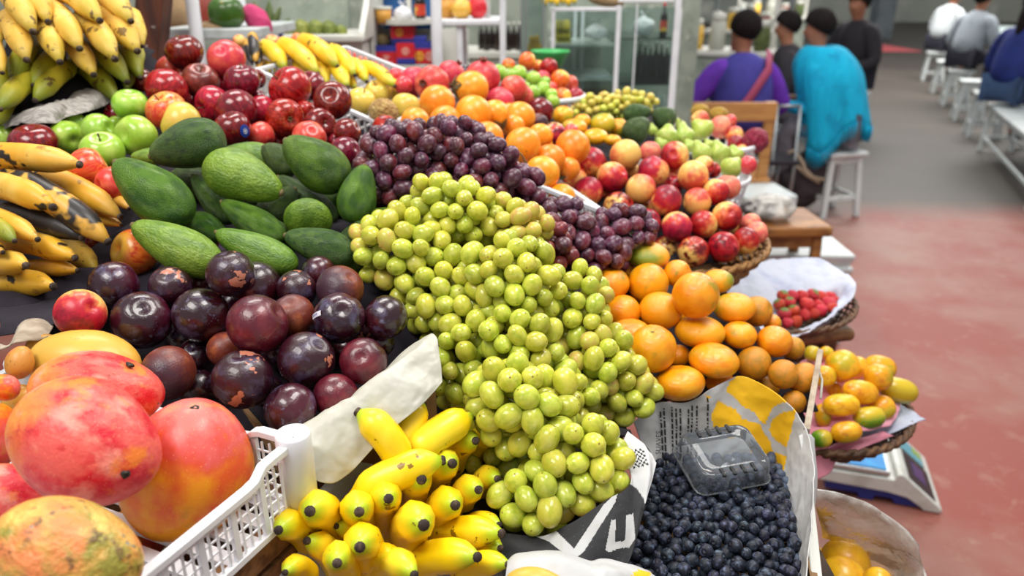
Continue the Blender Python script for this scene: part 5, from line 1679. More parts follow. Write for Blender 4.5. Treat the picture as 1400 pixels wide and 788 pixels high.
def papers():
    # white waxed paper over the front of the plum box
    cols = [[P(388, 592, .775), P(391, 612, .762), P(396, 630, .758)], [P(430, 576, .778), P(432, 612, .762), P(440, 660, .756)], [P(480, 546, .79), P(474, 594, .775), P(474, 650, .77)],
            [P(522, 514, .805), P(520, 552, .79), P(528, 594, .785)], [P(560, 480, .825), P(566, 520, .806), P(574, 556, .80)], [P(594, 459, .845), P(600, 490, .83), P(603, 524, .82)]]
    cols2 = [[P(392, 600, .80)] + [c for c in cols[0]], [P(432, 582, .81)] + cols[1], [P(482, 552, .83)] + cols[2], [P(518, 522, .84)] + cols[3], [P(545, 490, .865)] + cols[4], [P(566, 470, .885)] + cols[5]]
    sheet('waxed_paper', cols2, ['waxed_paper'], 'white waxed paper folded over the front edge of the plum box', 'paper', crumple=.0055, scale=24, nu=90, nv=50, seed=1)
    # paper lining of the blueberry box with yellow print
    def zz(x, y, z):
        return PZ(x, y, z)
    top = [(866, 578, 1.012), (898, 551, 1.032), (940, 549, 1.036), (975, 531, 1.046), (1010, 514, 1.052), (1045, 527, 1.046), (1080, 553, 1.036), (1103, 588, 1.022), (1115, 640, 1.010), (1112, 690, 1.004), (1108, 745, 1.0), (1106, 812, .998)]
    bot = [(892, 652, .950), (903, 642, .950), (940, 634, .950), (975, 628, .950), (1010, 622, .950), (1040, 620, .950), (1060, 626, .950), (1068, 648, .950), (1078, 692, .950), (1086, 740, .950), (1092, 780, .950), (1096, 830, .950)]
    cols = []
    for a, b in zip(top, bot):
        A, B = zz(*a), zz(*b)
        mid = A.lerp(B, .5) + (A - B).cross(Vector((1, 0, 0))) * 0
        cols.append([A, mid, B])
    regs = [(1, crop5(q)) for q in ([(710, 190), (740, 120), (820, 60), (920, 50), (1080, 140), (1215, 275), (1130, 272), (1060, 310), (1000, 440), (960, 400), (930, 350), (880, 320), (830, 300), (780, 245)],
            [(600, 370), (650, 260), (780, 320), (830, 380), (830, 520), (640, 540)], [(830, 390), (960, 430), (1000, 500), (1040, 560), (1070, 660), (900, 640), (830, 500)],
            [(1030, 470), (1060, 390), (1140, 340), (1235, 325), (1200, 480), (1160, 605), (1060, 530)], [(1075, 640), (1165, 670), (1140, 800), (1060, 800)], [(560, 215), (605, 225), (570, 270)])]
    o, rows = sheet('printed_paper', cols, ['bag_white', 'bag_yellow', 'print_black'], 'crumpled white paper with yellow print lining the blueberry box', 'paper', nu=170, nv=46, crumple=.0032, scale=26, seed=3, regions=regs)
    # small print: fine lines that run down the paper, and a short word
    nu, nv = 170, 46
    base = Vector(o.location)
    tx = MB()

    def pick(i, j):
        return rows[max(0, min(nv, j))][max(0, min(nu, i))]
    for k, i in enumerate((17, 19, 23, 25, 27, 31, 33, 36, 43)):
        r_ = random.Random(k)
        j = 5 + r_.randint(0, 3)
        while j < (40 if k < 8 else 30):
            ln = r_.randint(1, 4)
            a, b = pick(i, j), pick(i, j + ln)
            tv = (EYE - a).normalized()
            w = view_frame(a)[0] * .0011
            off = tv * .0035
            tx.add([a - w + off, a + w + off, b + w + off, b - w + off], [(0, 1, 2, 3)])
            j += ln + 1
    tx.build('small_print', M['print_black'], o)
    fc = bpy.data.curves.new('word', 'FONT')
    fc.body = 'SUAVES'
    fc.size = .0088
    fc.extrude = .0001
    tmp = bpy.data.objects.new('word', fc)
    COL.objects.link(tmp)
    bpy.context.view_layer.update()
    me = bpy.data.meshes.new_from_object(tmp.evaluated_get(bpy.context.evaluated_depsgraph_get()))
    bpy.data.objects.remove(tmp)
    me.name = 'printed_word'
    me.materials.clear()
    me.materials.append(M['print_black'])
    a, b = P(903, 622, .975), P(903.5, 600, .975)
    r, u, t = view_frame(a)
    X = (b - a).normalized()
    Z = (t - X * t.dot(X)).normalized()
    Y = Z.cross(X)
    w = link('printed_word', me, o)
    w.matrix_world = Matrix.Translation(a) @ Matrix((X, Y, Z)).transposed().to_4x4()
    w.matrix_parent_inverse = Matrix.Identity(4)
    w.location = a - base
    w.rotation_euler = Matrix((X, Y, Z)).transposed().to_euler()
    # flap of the same paper hanging outside the right plank
    cols = [[P(1092, 596, .975), P(1098, 640, .955), P(1092, 690, .945), P(1096, 714, .94)], [P(1104, 592, .975), P(1110, 640, .955), P(1104, 690, .945), P(1100, 716, .94)], [P(1113, 600, .98), P(1117, 650, .965), P(1113, 690, .955), P(1108, 712, .95)]]
    sheet('paper_flap', cols, ['bag_white'], 'white paper flap wrapped over the plank right of the blueberries', 'paper', nu=14, nv=20, crumple=.002, scale=30, seed=5)
    # black and white printed bag below the green grapes
    cols = [[P(682, 728, .80), P(684, 752, .785), P(688, 792, .77)], [P(727, 734, .795), P(728, 750, .78), P(735, 775, .77)], [P(750, 731, .79), P(757, 748, .775), P(766, 764, .765)], [P(790, 710, .79), P(795, 735, .775), P(800, 768, .76)], [P(826, 687, .80), P(830, 725, .78), P(832, 776, .765)],
            [P(862, 660, .815), P(862, 705, .795), P(858, 772, .77)], [P(852, 612, .86), P(884, 640, .83), P(882, 690, .80)], [P(858, 590, .885), P(884, 612, .86), P(897, 634, .845)]]

    def cq(pts):
        return [(700 + x / 4, 591 + y / 4) for x, y in pts]
    regs = [(1, cq([(90, 560), (245, 545), (340, 640), (500, 400), (580, 325), (565, 385), (480, 520), (390, 660), (350, 690), (265, 650), (200, 600)])),
            (1, cq([(510, 645), (542, 482), (568, 480), (562, 590), (600, 602), (618, 590), (625, 455), (662, 448), (676, 585), (640, 632), (590, 636), (530, 658)])), (0, cq([(572, 470), (562, 600), (618, 590), (622, 470)])),
            (1, cq([(590, -20), (670, -20), (745, 105), (810, 160), (728, 400), (720, 365), (680, 308), (640, 285), (600, 330), (600, 200)]))]
    # crosshatch of the print
    for i in range(8):
        for j in range(8):
            u, v = i / 8, j / 8
            def bl(u, v):
                ax, ay = 622 + (718 - 622) * u, 98 + (92 - 98) * u
                bx, by = 652 + (746 - 652) * u, 206 + (182 - 206) * u
                return (ax + (bx - ax) * v, ay + (by - ay) * v)
            if (i + j) % 2 == 0:
                regs.append((2, cq([bl(u, v), bl(u + .125, v), bl(u + .125, v + .125), bl(u, v + .125)])))
    sheet('printed_bag', cols, ['bag_black', 'bag_white', 'print_black'], 'black paper bag with white lettering under the front green grapes', 'bag', nu=210, nv=70, crumple=.0022, scale=26, seed=7, regions=regs)
    # white paper bag at the very bottom
    cols = [[P(694, 776, .70), P(690, 800, .69), P(690, 830, .68)], [P(712, 766, .705), P(710, 780, .69), P(712, 830, .67)], [P(765, 761, .71), P(768, 774, .695), P(770, 830, .67)], [P(810, 776, .715), P(812, 788, .70), P(812, 830, .68)], [P(832, 774, .72), P(834, 786, .705), P(838, 830, .69)], [P(875, 783, .74), P(880, 800, .73), P(884, 830, .72)], [P(896, 792, .76), P(900, 806, .75), P(900, 836, .74)]]
    cols = [[c[0] + Vector((0, .03, -.02))] + c for c in cols]
    sheet('white_bag', cols, ['bag_white', 'bag_yellow'], 'rolled open white paper bag at the bottom edge holding an orange papaya', 'bag', nu=60, nv=22, crumple=.002, scale=26, seed=8, regions=[(1, [(862, 788), (872, 780), (890, 784), (884, 800), (864, 800)])])
    # grey plastic sheet under the small bananas
    def zc(x, y, z):
        return PZ(x, y, z)
    cols = [[zc(480, 618, 1.062), zc(424, 684, 1.060), zc(362, 738, 1.052), zc(280, 812, 1.04)], [zc(512, 632, 1.045), zc(456, 700, 1.04), zc(400, 764, 1.03), zc(350, 830, 1.015)], [zc(548, 650, 1.01), zc(512, 730, .985), zc(470, 800, .975), zc(440, 850, .965)], [zc(640, 690, .98), zc(620, 750, .95), zc(600, 800, .94), zc(600, 860, .93)], [zc(700, 720, .97), zc(695, 770, .945), zc(690, 810, .935), zc(690, 860, .925)]]
    sheet('plastic_sheet', cols, ['grey_sheet'], 'crinkled silvery plastic sheet under the small front bananas', 'plastic sheet', nu=50, nv=40, crumple=.006, scale=16, seed=9)
    # newspaper under the big bananas
    cols = [[P(8, 168, 1.30), P(4, 174, 1.26), P(2, 180, 1.24)], [P(60, 140, 1.34), P(36, 158, 1.25), P(40, 174, 1.23)], [P(72, 132, 1.36), P(70, 148, 1.24), P(62, 174, 1.22)], [P(100, 120, 1.38), P(98, 140, 1.28), P(84, 168, 1.24)], [P(126, 122, 1.4), P(128, 134, 1.31), P(116, 156, 1.27)], [P(146, 132, 1.42), P(150, 138, 1.36), P(140, 146, 1.32)]]
    sheet('newspaper', cols, ['news_paper'], 'crumpled newspaper sheet under the big banana hands', 'newspaper', nu=50, nv=24, crumple=.012, scale=20, seed=11)
    # grey paper scraps at the left by the mangoes
    cols = [[P(0, 470, .83), P(0, 478, .80)], [P(14, 470, .83), P(12, 474, .80)], [P(30, 440, .85), P(22, 468, .80)], [P(56, 436, .86), P(50, 466, .82)], [P(72, 446, .87), P(66, 462, .83)]]
    sheet('paper_scrap', cols, ['board_grey'], 'torn grey white paper scrap left of the golden mango', 'paper', nu=24, nv=8, crumple=.003, scale=30, seed=12)
    # tissue in the strawberry basket
    inn = [(1060, 425), (1063, 411), (1080, 401), (1102, 399), (1125, 401), (1143, 402), (1146, 414), (1138, 428), (1114, 439), (1092, 447), (1075, 450), (1062, 440), (1060, 425)]
    out = [(990, 400), (1006, 376), (1040, 358), (1086, 350), (1132, 358), (1168, 384), (1164, 408), (1140, 430), (1110, 447), (1082, 458), (1040, 456), (1000, 430), (990, 400)]
    cols = []
    for i, o_ in zip(inn, out):
        a = PZ(i[0], i[1], .870)
        b = PZ(o_[0], o_[1], .905 if o_[1] < 400 else .885)
        m_ = a.lerp(b, .5) + Vector((0, 0, .012 if o_[1] < 400 else -.002))
        cols.append([a - Vector((0, 0, .02)), a, m_, b])
    sheet('tissue_paper', cols, ['tissue_paper'], 'crumpled white tissue folded over the strawberry basket', 'tissue paper', nu=110, nv=26, crumple=.008, scale=24, seed=13, solid=.001)
    # tissue and pink paper in the papaya basket
    cols = [[PZ(1150, 596, .775), PZ(1160, 600, .77), PZ(1170, 606, .765)], [PZ(1190, 582, .785), PZ(1196, 588, .775), PZ(1200, 598, .77)], [PZ(1215, 560, .79), PZ(1226, 572, .78), PZ(1236, 588, .775)], [PZ(1226, 548, .795), PZ(1246, 562, .785), PZ(1266, 574, .78)]]
    sheet('tissue_paper', cols, ['tissue_paper'], 'white tissue sticking out at the right of the papaya basket', 'tissue paper', nu=26, nv=14, crumple=.006, scale=30, seed=14, solid=.001)
    cols = [[PZ(1112, 606, .79), PZ(1112, 630, .76), PZ(1114, 658, .73)], [PZ(1130, 612, .785), PZ(1132, 628, .755), PZ(1134, 646, .735)], [PZ(1150, 604, .785), PZ(1148, 614, .76), PZ(1144, 632, .745)], [PZ(1180, 598, .785), PZ(1184, 604, .775), PZ(1186, 610, .768)], [PZ(1206, 590, .785), PZ(1216, 594, .78), PZ(1222, 596, .776)]]
    sheet('pink_paper', cols, ['pink_paper'], 'pink paper lining at the front of the papaya basket', 'paper', nu=30, nv=14, crumple=.003, scale=30, seed=15, solid=.001)
    # dark cloth fold by the plantains
    cols = [[P(-10, 425, .87), P(0, 445, .84), P(-5, 462, .83)], [P(50, 420, .90), P(50, 436, .87), P(40, 456, .85)], [P(80, 398, .96), P(84, 420, .90), P(74, 446, .87)], [P(130, 372, 1.02), P(124, 396, .96), P(104, 412, .92)], [P(200, 378, 1.04), P(190, 392, .99), P(150, 404, .96)]]
    sheet('dark_fold', cols, ['dark_cloth'], 'dark violet cloth fold below the spotted plantains', 'cloth', nu=34, nv=14, crumple=.005, scale=14, seed=16)


def clear_bag():
    """open clear plastic bag at the lower right: a crumpled wall around the fruit"""
    def zc(x, y, z):
        return PZ(x, y, z)
    top = [(1104, 668, .90), (1150, 676, .895), (1196, 694, .885), (1236, 726, .86), (1262, 772, .82), (1272, 830, .79)]
    bot = [(1108, 722, .80), (1140, 740, .79), (1180, 762, .775), (1212, 790, .76), (1226, 820, .75), (1230, 860, .74)]
    fl = [(1098, 672, .83), (1140, 694, .83), (1180, 716, .82), (1210, 752, .79), (1226, 790, .77), (1236, 850, .75)]
    cols = []
    for t, b, f in zip(top, bot, fl):
        T, B = zc(*t), zc(*b)
        out = Vector((.5, -.2, 0)).normalized()
        cols.append([zc(*f) + Vector((.0, .0, -.0)), T + Vector((0, 0, -.012)) - out * .008, T, T + out * .012 - Vector((0, 0, .02)), B + out * .02])
    rows = surf(cols, 60, 40, .010, 13, 21)
    mb = MB()
    mb.grid(rows)
    o = mb.build('clear_bag', M['bag_film'], smooth=True)
    tag(o, 'open clear plastic bag holding yellow passion fruit at the lower right', 'plastic bag')


def clamshell():
    """clear hinged box lying on the blueberries"""
    A, B, C_, D = PZ(933, 600, 1.012), PZ(1026, 588, 1.014), PZ(1048, 648, .995), PZ(946, 672, .995)
    O = (A + B + C_ + D) / 4
    X = ((B - A) + (C_ - D)).normalized()
    Y = ((A - D) + (B - C_))
    Y = (Y - X * Y.dot(X)).normalized()
    Z = X.cross(Y)
    w = ((B - A).length + (C_ - D).length) / 4
    h = ((A - D).length + (B - C_).length) / 4
    root = thing('clamshell_box', 'empty clear plastic berry box lying on the blueberries', 'plastic box', O - Z * .03)
    Mx = Matrix((X, Y, Z)).transposed().to_4x4()
    Mx.translation = O

    def ring(sx, sy, z, rc, n=6):
        pts = []
        for cx, cy, a0 in ((1, 1, 0), (-1, 1, 90), (-1, -1, 180), (1, -1, 270)):
            for k in range(n + 1):
                a = math.radians(a0 + 90 * k / n)
                pts.append(Mx @ Vector((cx * (sx - rc) + rc * math.cos(a), cy * (sy - rc) + rc * math.sin(a), z)))
        return pts
    mb = MB()
    mb.grid([ring(w, h, -.012, .012), ring(w * .985, h * .98, -.004, .012), ring(w * .95, h * .94, .012, .014), ring(w * .90, h * .88, .0155, .014), ring(w * .84, h * .82, .0125, .012), ring(w * .5, h * .5, .0125, .008), ring(w * .02, h * .02, .0125, .0005)], closed=True)
    mb.build('lid', M['clear_plastic'], root, smooth=True)
    mb = MB()
    mb.grid([ring(w * 1.03, h * 1.03, -.0125, .013), ring(w * .97, h * .96, -.014, .012), ring(w * .92, h * .9, -.030, .012), ring(w * .86, h * .84, -.042, .012), ring(w * .3, h * .3, -.040, .006), ring(w * .02, h * .02, -.040, .0005)], closed=True)
    mb.build('tray', M['clear_plastic'], root, smooth=True)
    mb = MB()
    mb.tube(ring(w * 1.035, h * 1.035, -.0125, .013), .0013, 6, closed=True)
    mb.build('rim', M['clear_plastic'], root, smooth=True)
    for y in (-.82, .82):
        for k in range(4):
            x = -.42 + .28 * k
            mb = MB()
            c = Mx @ Vector((x * w, y * h, .0135))
            mb.box(c, (.0035, .012, .003), Mx.to_3x3())
            v = mb.build('vent_slot', M['print_black'], root)


# ================================================================ crates and baskets
def slat_wall(rim, post, bars, a, b, hgt, up, t=.004, step=.018, rails=(.0, 1.0), mesh=0):
    """plastic wall from a to b hanging hgt below the rim"""
    up = Vector(up).normalized()
    L = (b - a).length
    n = max(2, int(L / step))
    for k in range(n + 1):
        p = a.lerp(b, k / n)
        bars.beam(p - up * .002, p - up * hgt, t, t * .8, up=(b - a))
    for r in rails[1:]:
        bars.beam(a - up * hgt * r, b - up * hgt * r, t, t * 1.6, up=up)
    rim.beam(a, b, t * 2.4, t * 2.0, up=up)


def white_crate(name, label, group, a, b, back, hgt, step=.016, up=(0, 0, 1)):
    """slatted tray: front top edge a-b, running back by the vector 'back'"""
    root = thing(name, label, 'crate', (a + b) / 2 - Vector(up) * hgt, group)
    rim, bars = MB(), MB()
    c, d = b + back, a + back
    for p, q in ((a, b), (b, c), (c, d), (d, a)):
        slat_wall(rim, None, bars, p, q, hgt, up, step=step)
    rim.build('rim', M['white_plastic'], root, bevel=.0015)
    bars.build('slats', M['white_plastic'], root)
    fl = MB()
    u = Vector(up).normalized()
    n = 12
    for k in range(n + 1):
        p = a.lerp(b, k / n) - u * hgt
        fl.beam(p, p + back, .006, .003, up=u)
    fl.build('bottom', M['white_plastic'], root)
    return root


def mango_crate():
    C_ = Vector((-.203, .609, 1.155))
    a = Vector((-.40, -.916, 0))
    b = Vector((-.916, .40, 0))
    root = thing('plastic_crate', 'white plastic lattice crate full of mangoes at the front left', 'crate', C_ + a * .25 + b * .2 - Vector((0, 0, .078)))
    Z = Vector((0, 0, 1))
    rim, lat = MB(), MB()

    def wall(p0, dr, L, first):
        n = int(L / .034)
        rp = []
        for k in range(0, 41):
            s = L * k / 40
            dz = -.011 * smooth(.030, .048, s)
            rp.append((s, dz))
        # rim: flat lip
        out = dr.cross(Z).normalized()
        if first:
            out = -out
        rows = []
        for s, dz in rp:
            c = p0 + dr * s + Z * dz
            rows.append([c + out * .006 - Z * .007, c + out * .006, c - out * .004, c - out * .004 - Z * .007])
        rim.grid(rows, closed=True)
        for k in range(n + 1):
            s = L * k / n
            lat.beam(p0 + dr * s - Z * .012, p0 + dr * s - Z * .076, .0045, .006, up=dr)
            if k < n:
                for q in range(1, 4):
                    s2 = s + (L / n) * q / 4
                    lat.beam(p0 + dr * s2 - Z * .014, p0 + dr * s2 - Z * .074, .0018, .0018, up=dr)
        for z in (.024, .036, .048, .060):
            lat.beam(p0 + dr * .012 - Z * z, p0 + dr * L - Z * z, .0016, .0016)
        lat.beam(p0 - Z * .076, p0 + dr * L - Z * .076, .007, .006)
    wall(C_ + a * .012, a, .44, True)
    wall(C_ + b * .012, b, .36, False)
    wall(C_ + b * .372, a, .45, False)
    wall(C_ + a * .452, b, .36, True)
    rim.build('rim', M['white_plastic'], root, smooth=False, bevel=.001)
    lat.build('lattice', M['white_plastic'], root)
    for pa, pb in ((0, 0), (.452, 0), (0, .372), (.452, .372)):
        p = C_ + a * pa + b * pb
        mb = MB()
        mb.lathe([(.001, -.078), (.0165, -.078), (.0165, -.010), (.0165, .004), (.0150, .0065), (.011, .0065), (.010, .002), (.001, .001)], 20, Matrix.Translation(p))
        mb.build('corner_post', M['white_plastic'], root, smooth=True)
    fl = MB()
    for k in range(18):
        p = C_ + a * (.01 + .025 * k) - Z * .078
        fl.beam(p, p + b * .37, .014, .004)
    fl.build('bottom', M['white_plastic'], root)
    # wooden box that carries the crate
    rot = Matrix((a, b, a.cross(b))).transposed()
    mb = MB()
    c = C_ + a * .225 + b * .17 - Z * .105
    for k in range(3):
        mb.box(C_ + a * .22 + b * .008 - Z * (.092 + .036 * k) + b * 0, (.46, .014, .030), rot)
        mb.box(C_ + a * .22 + b * .36 - Z * (.092 + .036 * k), (.46, .014, .030), rot)
        mb.box(C_ + a * (-.01) + b * .18 - Z * (.092 + .036 * k), (.014, .36, .030), rot)
        mb.box(C_ + a * .45 + b * .18 - Z * (.092 + .036 * k), (.014, .36, .030), rot)
    for k in range(4):
        mb.box(C_ + a * .22 + b * (.05 + .085 * k) - Z * .186, (.46, .07, .012), rot)
    o = mb.build('wooden_crate', M['wood_old'], bevel=.0015)
    tag(o, 'slatted wooden box under the white mango crate', 'crate')


def cardboard_box():
    a, b = P(392, 606, .785), P(592, 477, .865)
    bk = Vector((-(b - a).y, (b - a).x, 0)).normalized() * .30
    z0 = min(a.z, b.z) - .11
    mb = MB()

    def wall(p, q, drop=0.0):
        p, q = p - Vector((0, 0, drop)), q - Vector((0, 0, drop))
        n = Vector(((q - p).y, -(q - p).x, 0)).normalized()
        mb.poly([p, q, Vector((q.x, q.y, z0)), Vector((p.x, p.y, z0))], .005, n)
    wall(a, b)
    wall(b, b + bk, .095)
    wall(b + bk, a + bk, .08)
    wall(a + bk, a, .02)
    mb.poly([Vector((v.x, v.y, z0 + .003)) for v in (a, b, b + bk, a + bk)], .005, (0, 0, 1))
    o = mb.build('cardboard_box', M['cardboard'])
    tag(o, 'brown cardboard box holding the plums under the waxed paper', 'box')


def wicker_basket(name, label, c, R, r0, h, mat, rim_r=.008, nz=9):
    root = thing(name, label, 'basket', c - Vector((0, 0, h)))
    n = 30
    mb = MB()
    for i in range(nz):
        t = i / (nz - 1)
        rr = r0 + (R - r0) * (t ** .8)
        z = -h + h * t
        pts = []
        for k in range(n * 4):
            a = 2 * math.pi * k / (n * 4)
            w = .0035 * math.sin(n * a / 2 * 2 + math.pi * (i % 2))
            pts.append(c + Vector(((rr + w) * math.cos(a), (rr + w) * math.sin(a), z)))
        mb.tube(pts, h / nz * .56, 6, closed=True)
    mb.build('weave', M[mat], root, smooth=True)
    mb = MB()
    for s in (0, 1):
        pts = []
        for k in range(n * 4):
            a = 2 * math.pi * k / (n * 4)
            tw = 26 * a + math.pi * s
            pts.append(c + Vector(((R + rim_r * .5 * math.cos(tw)) * math.cos(a), (R + rim_r * .5 * math.cos(tw)) * math.sin(a), rim_r * .5 * math.sin(tw))))
        mb.tube(pts, rim_r * .62, 6, closed=True)
    mb.build('braided_rim', M[mat], root, smooth=True)
    mb = MB()
    mb.lathe([(.001, -h), (r0 * .5, -h), (r0 * 1.02, -h), (r0 * 1.0, -h + .004), (.001, -h + .004)], 40, Matrix.Translation(c))
    mb.build('bottom', M[mat], root, smooth=True)
    return root


def slot_basket(label, group, c, R, h, mat='white_plastic', n=30):
    root = thing('plastic_basket', label, 'basket', c - Vector((0, 0, h)), group)
    mb = MB()
    T = Matrix.Translation(c)
    mb.lathe([(R * .985, -.009), (R * 1.0, -.010), (R * 1.035, -.006), (R * 1.035, .002), (R * 1.0, .004), (R * .985, .002), (R * .985, -.009)], 48, T)
    mb.build('rim', M[mat], root, smooth=True)
    mb = MB()
    for k in range(n):
        a = 2 * math.pi * k / n
        d = Vector((math.cos(a), math.sin(a), 0))
        s = Vector((-d.y, d.x, 0))
        mb.beam(c + d * R * .99 - Vector((0, 0, .006)), c + d * R * .86 - Vector((0, 0, h)), .007, .003, up=d)
    for z, f in ((-h * .5, .927), (-h, .86)):
        mb.lathe([(R * f - .002, z - .004), (R * f + .002, z - .004), (R * f + .002, z + .004), (R * f - .002, z + .004), (R * f - .002, z - .004)], 48, T)
    mb.lathe([(.001, -h), (R * .86, -h), (R * .86, -h + .004), (.001, -h + .004)], 48, T)
    mb.build('slotted_side', M[mat], root)
    return root


def containers():
    mango_crate()
    cardboard_box()
    GC = 'white slatted crates in the middle row'
    a, b = P(350, 96, 1.52), P(527, 173, 1.41)
    white_crate('plastic_crate', 'white slatted crate behind the red apples, full of bananas', GC, a, b, Vector((.12, .30, .02)), .055)
    a, b = P(590, 196, 1.37), P(822, 289, 1.265)
    white_crate('plastic_crate', 'white slatted crate of granadillas behind the purple grapes', GC, a, b, Vector((-.06, .20, .0)), .055)
    a, b = P(690, 300, 1.13), P(797, 350, 1.115)
    white_crate('plastic_crate', 'white slatted crate mostly buried under the lower purple grapes', GC, a, b, Vector((-.03, .10, .01)), .05)
    wicker_basket('wicker_basket', 'honey coloured wicker basket piled with peaches', Vector((.292, 1.475, 1.068)), .213, .14, .085, 'wicker')
    wicker_basket('wicker_basket', 'dark wicker basket of papayas above the scale', Vector((.585, 1.335, .775)), .19, .15, .042, 'wicker_dark', nz=5)
    wicker_basket('wicker_basket', 'flat wicker basket under the strawberry tissue', Vector((.575, 1.645, .872)), .205, .15, .042, 'wicker_dark', rim_r=.006)
    GB = 'round white slotted baskets at the right back'
    slot_basket('white slotted basket under the dragon fruit', GB, Vector((.475, 1.90, 1.18)), .128, .10)
    slot_basket('white slotted basket under the lowest pears', GB, Vector((.425, 1.72, 1.137)), .112, .06)
    slot_basket('white slotted basket holding the far nectarines', GB, Vector((.07, 2.07, 1.268)), .12, .07)
    # board and plank on the right of the tangerine and blueberry boxes
    mb = MB()
    mb.beam(P(1119, 496, 1.115), P(1100, 606, .985), .008, .05, up=(0, 0, 1))
    o = mb.build('side_board', M['board_grey'], bevel=.001)
    tag(o, 'grey board standing between the tangerines and the papaya basket', 'board')
    mb = MB()
    mb.tube([P(1117, 500, 1.10), P(1124, 520, 1.07), P(1122, 545, 1.04)], .0018, 6)
    o = mb.build('strap', M['waxed_paper'], smooth=True)
    tag(o, 'thin pale yellow plastic strap on the grey board', 'strap')
    mb = MB()
    mb.beam(P(1099, 690, .955), P(1112, 830, .82), .012, .06, up=(0, 0, 1))
    o = mb.build('side_plank', M['white_paint'], bevel=.0015)
    tag(o, 'white painted plank at the right edge of the blueberry box', 'plank')


# ================================================================ what the fruit lies on
CLEAR = {'mban': .075, 'peach': .10, 'pear': .075, 'bb': .075, 'rp': .07, 'lime': .05, 'yel': .03, 'davo': .03, 'tan': .02, 'mango': .10, 'smango': .06, 'gran': .07, 'yapple': .07, 'plum': .03}


def basket_lining(g, c, R, zlow, name, mat, label, cat):
    """soft lining that fills a basket up to the fruit lying in it"""
    sp = [(p, r) for p, r, q in SPH if q == g]
    P0 = np.array([p[:] for p, r in sp])
    rr = np.array([r for p, r in sp])
    rows = []
    n, m = 36, 14
    for i in range(m + 1):
        rad = R * i / m
        row = []
        for k in range(n):
            a = 2 * math.pi * k / n
            x, y = c[0] + rad * math.cos(a), c[1] + rad * math.sin(a)
            rho = np.hypot(P0[:, 0] - x, P0[:, 1] - y)
            cap = np.where(rho < rr + .006, P0[:, 2] - np.sqrt(np.clip(rr ** 2 - rho ** 2, 0, None)) - .003, 9).min()
            w = 1 / (rho ** 2 + 4e-4) ** 2
            base = ((P0[:, 2] - rr) * w).sum() / w.sum() - .004
            t = min(1, max(0, (rho - rr).min()) / .06)
            z = max(zlow, min(base * (1 - t) + zlow * t, cap))
            row.append(Vector((x, y, z)))
        rows.append(row)
    mb = MB()
    mb.grid(rows, closed=True)
    tag(mb.build(name, M[mat], smooth=True, solid=.002), label, cat)


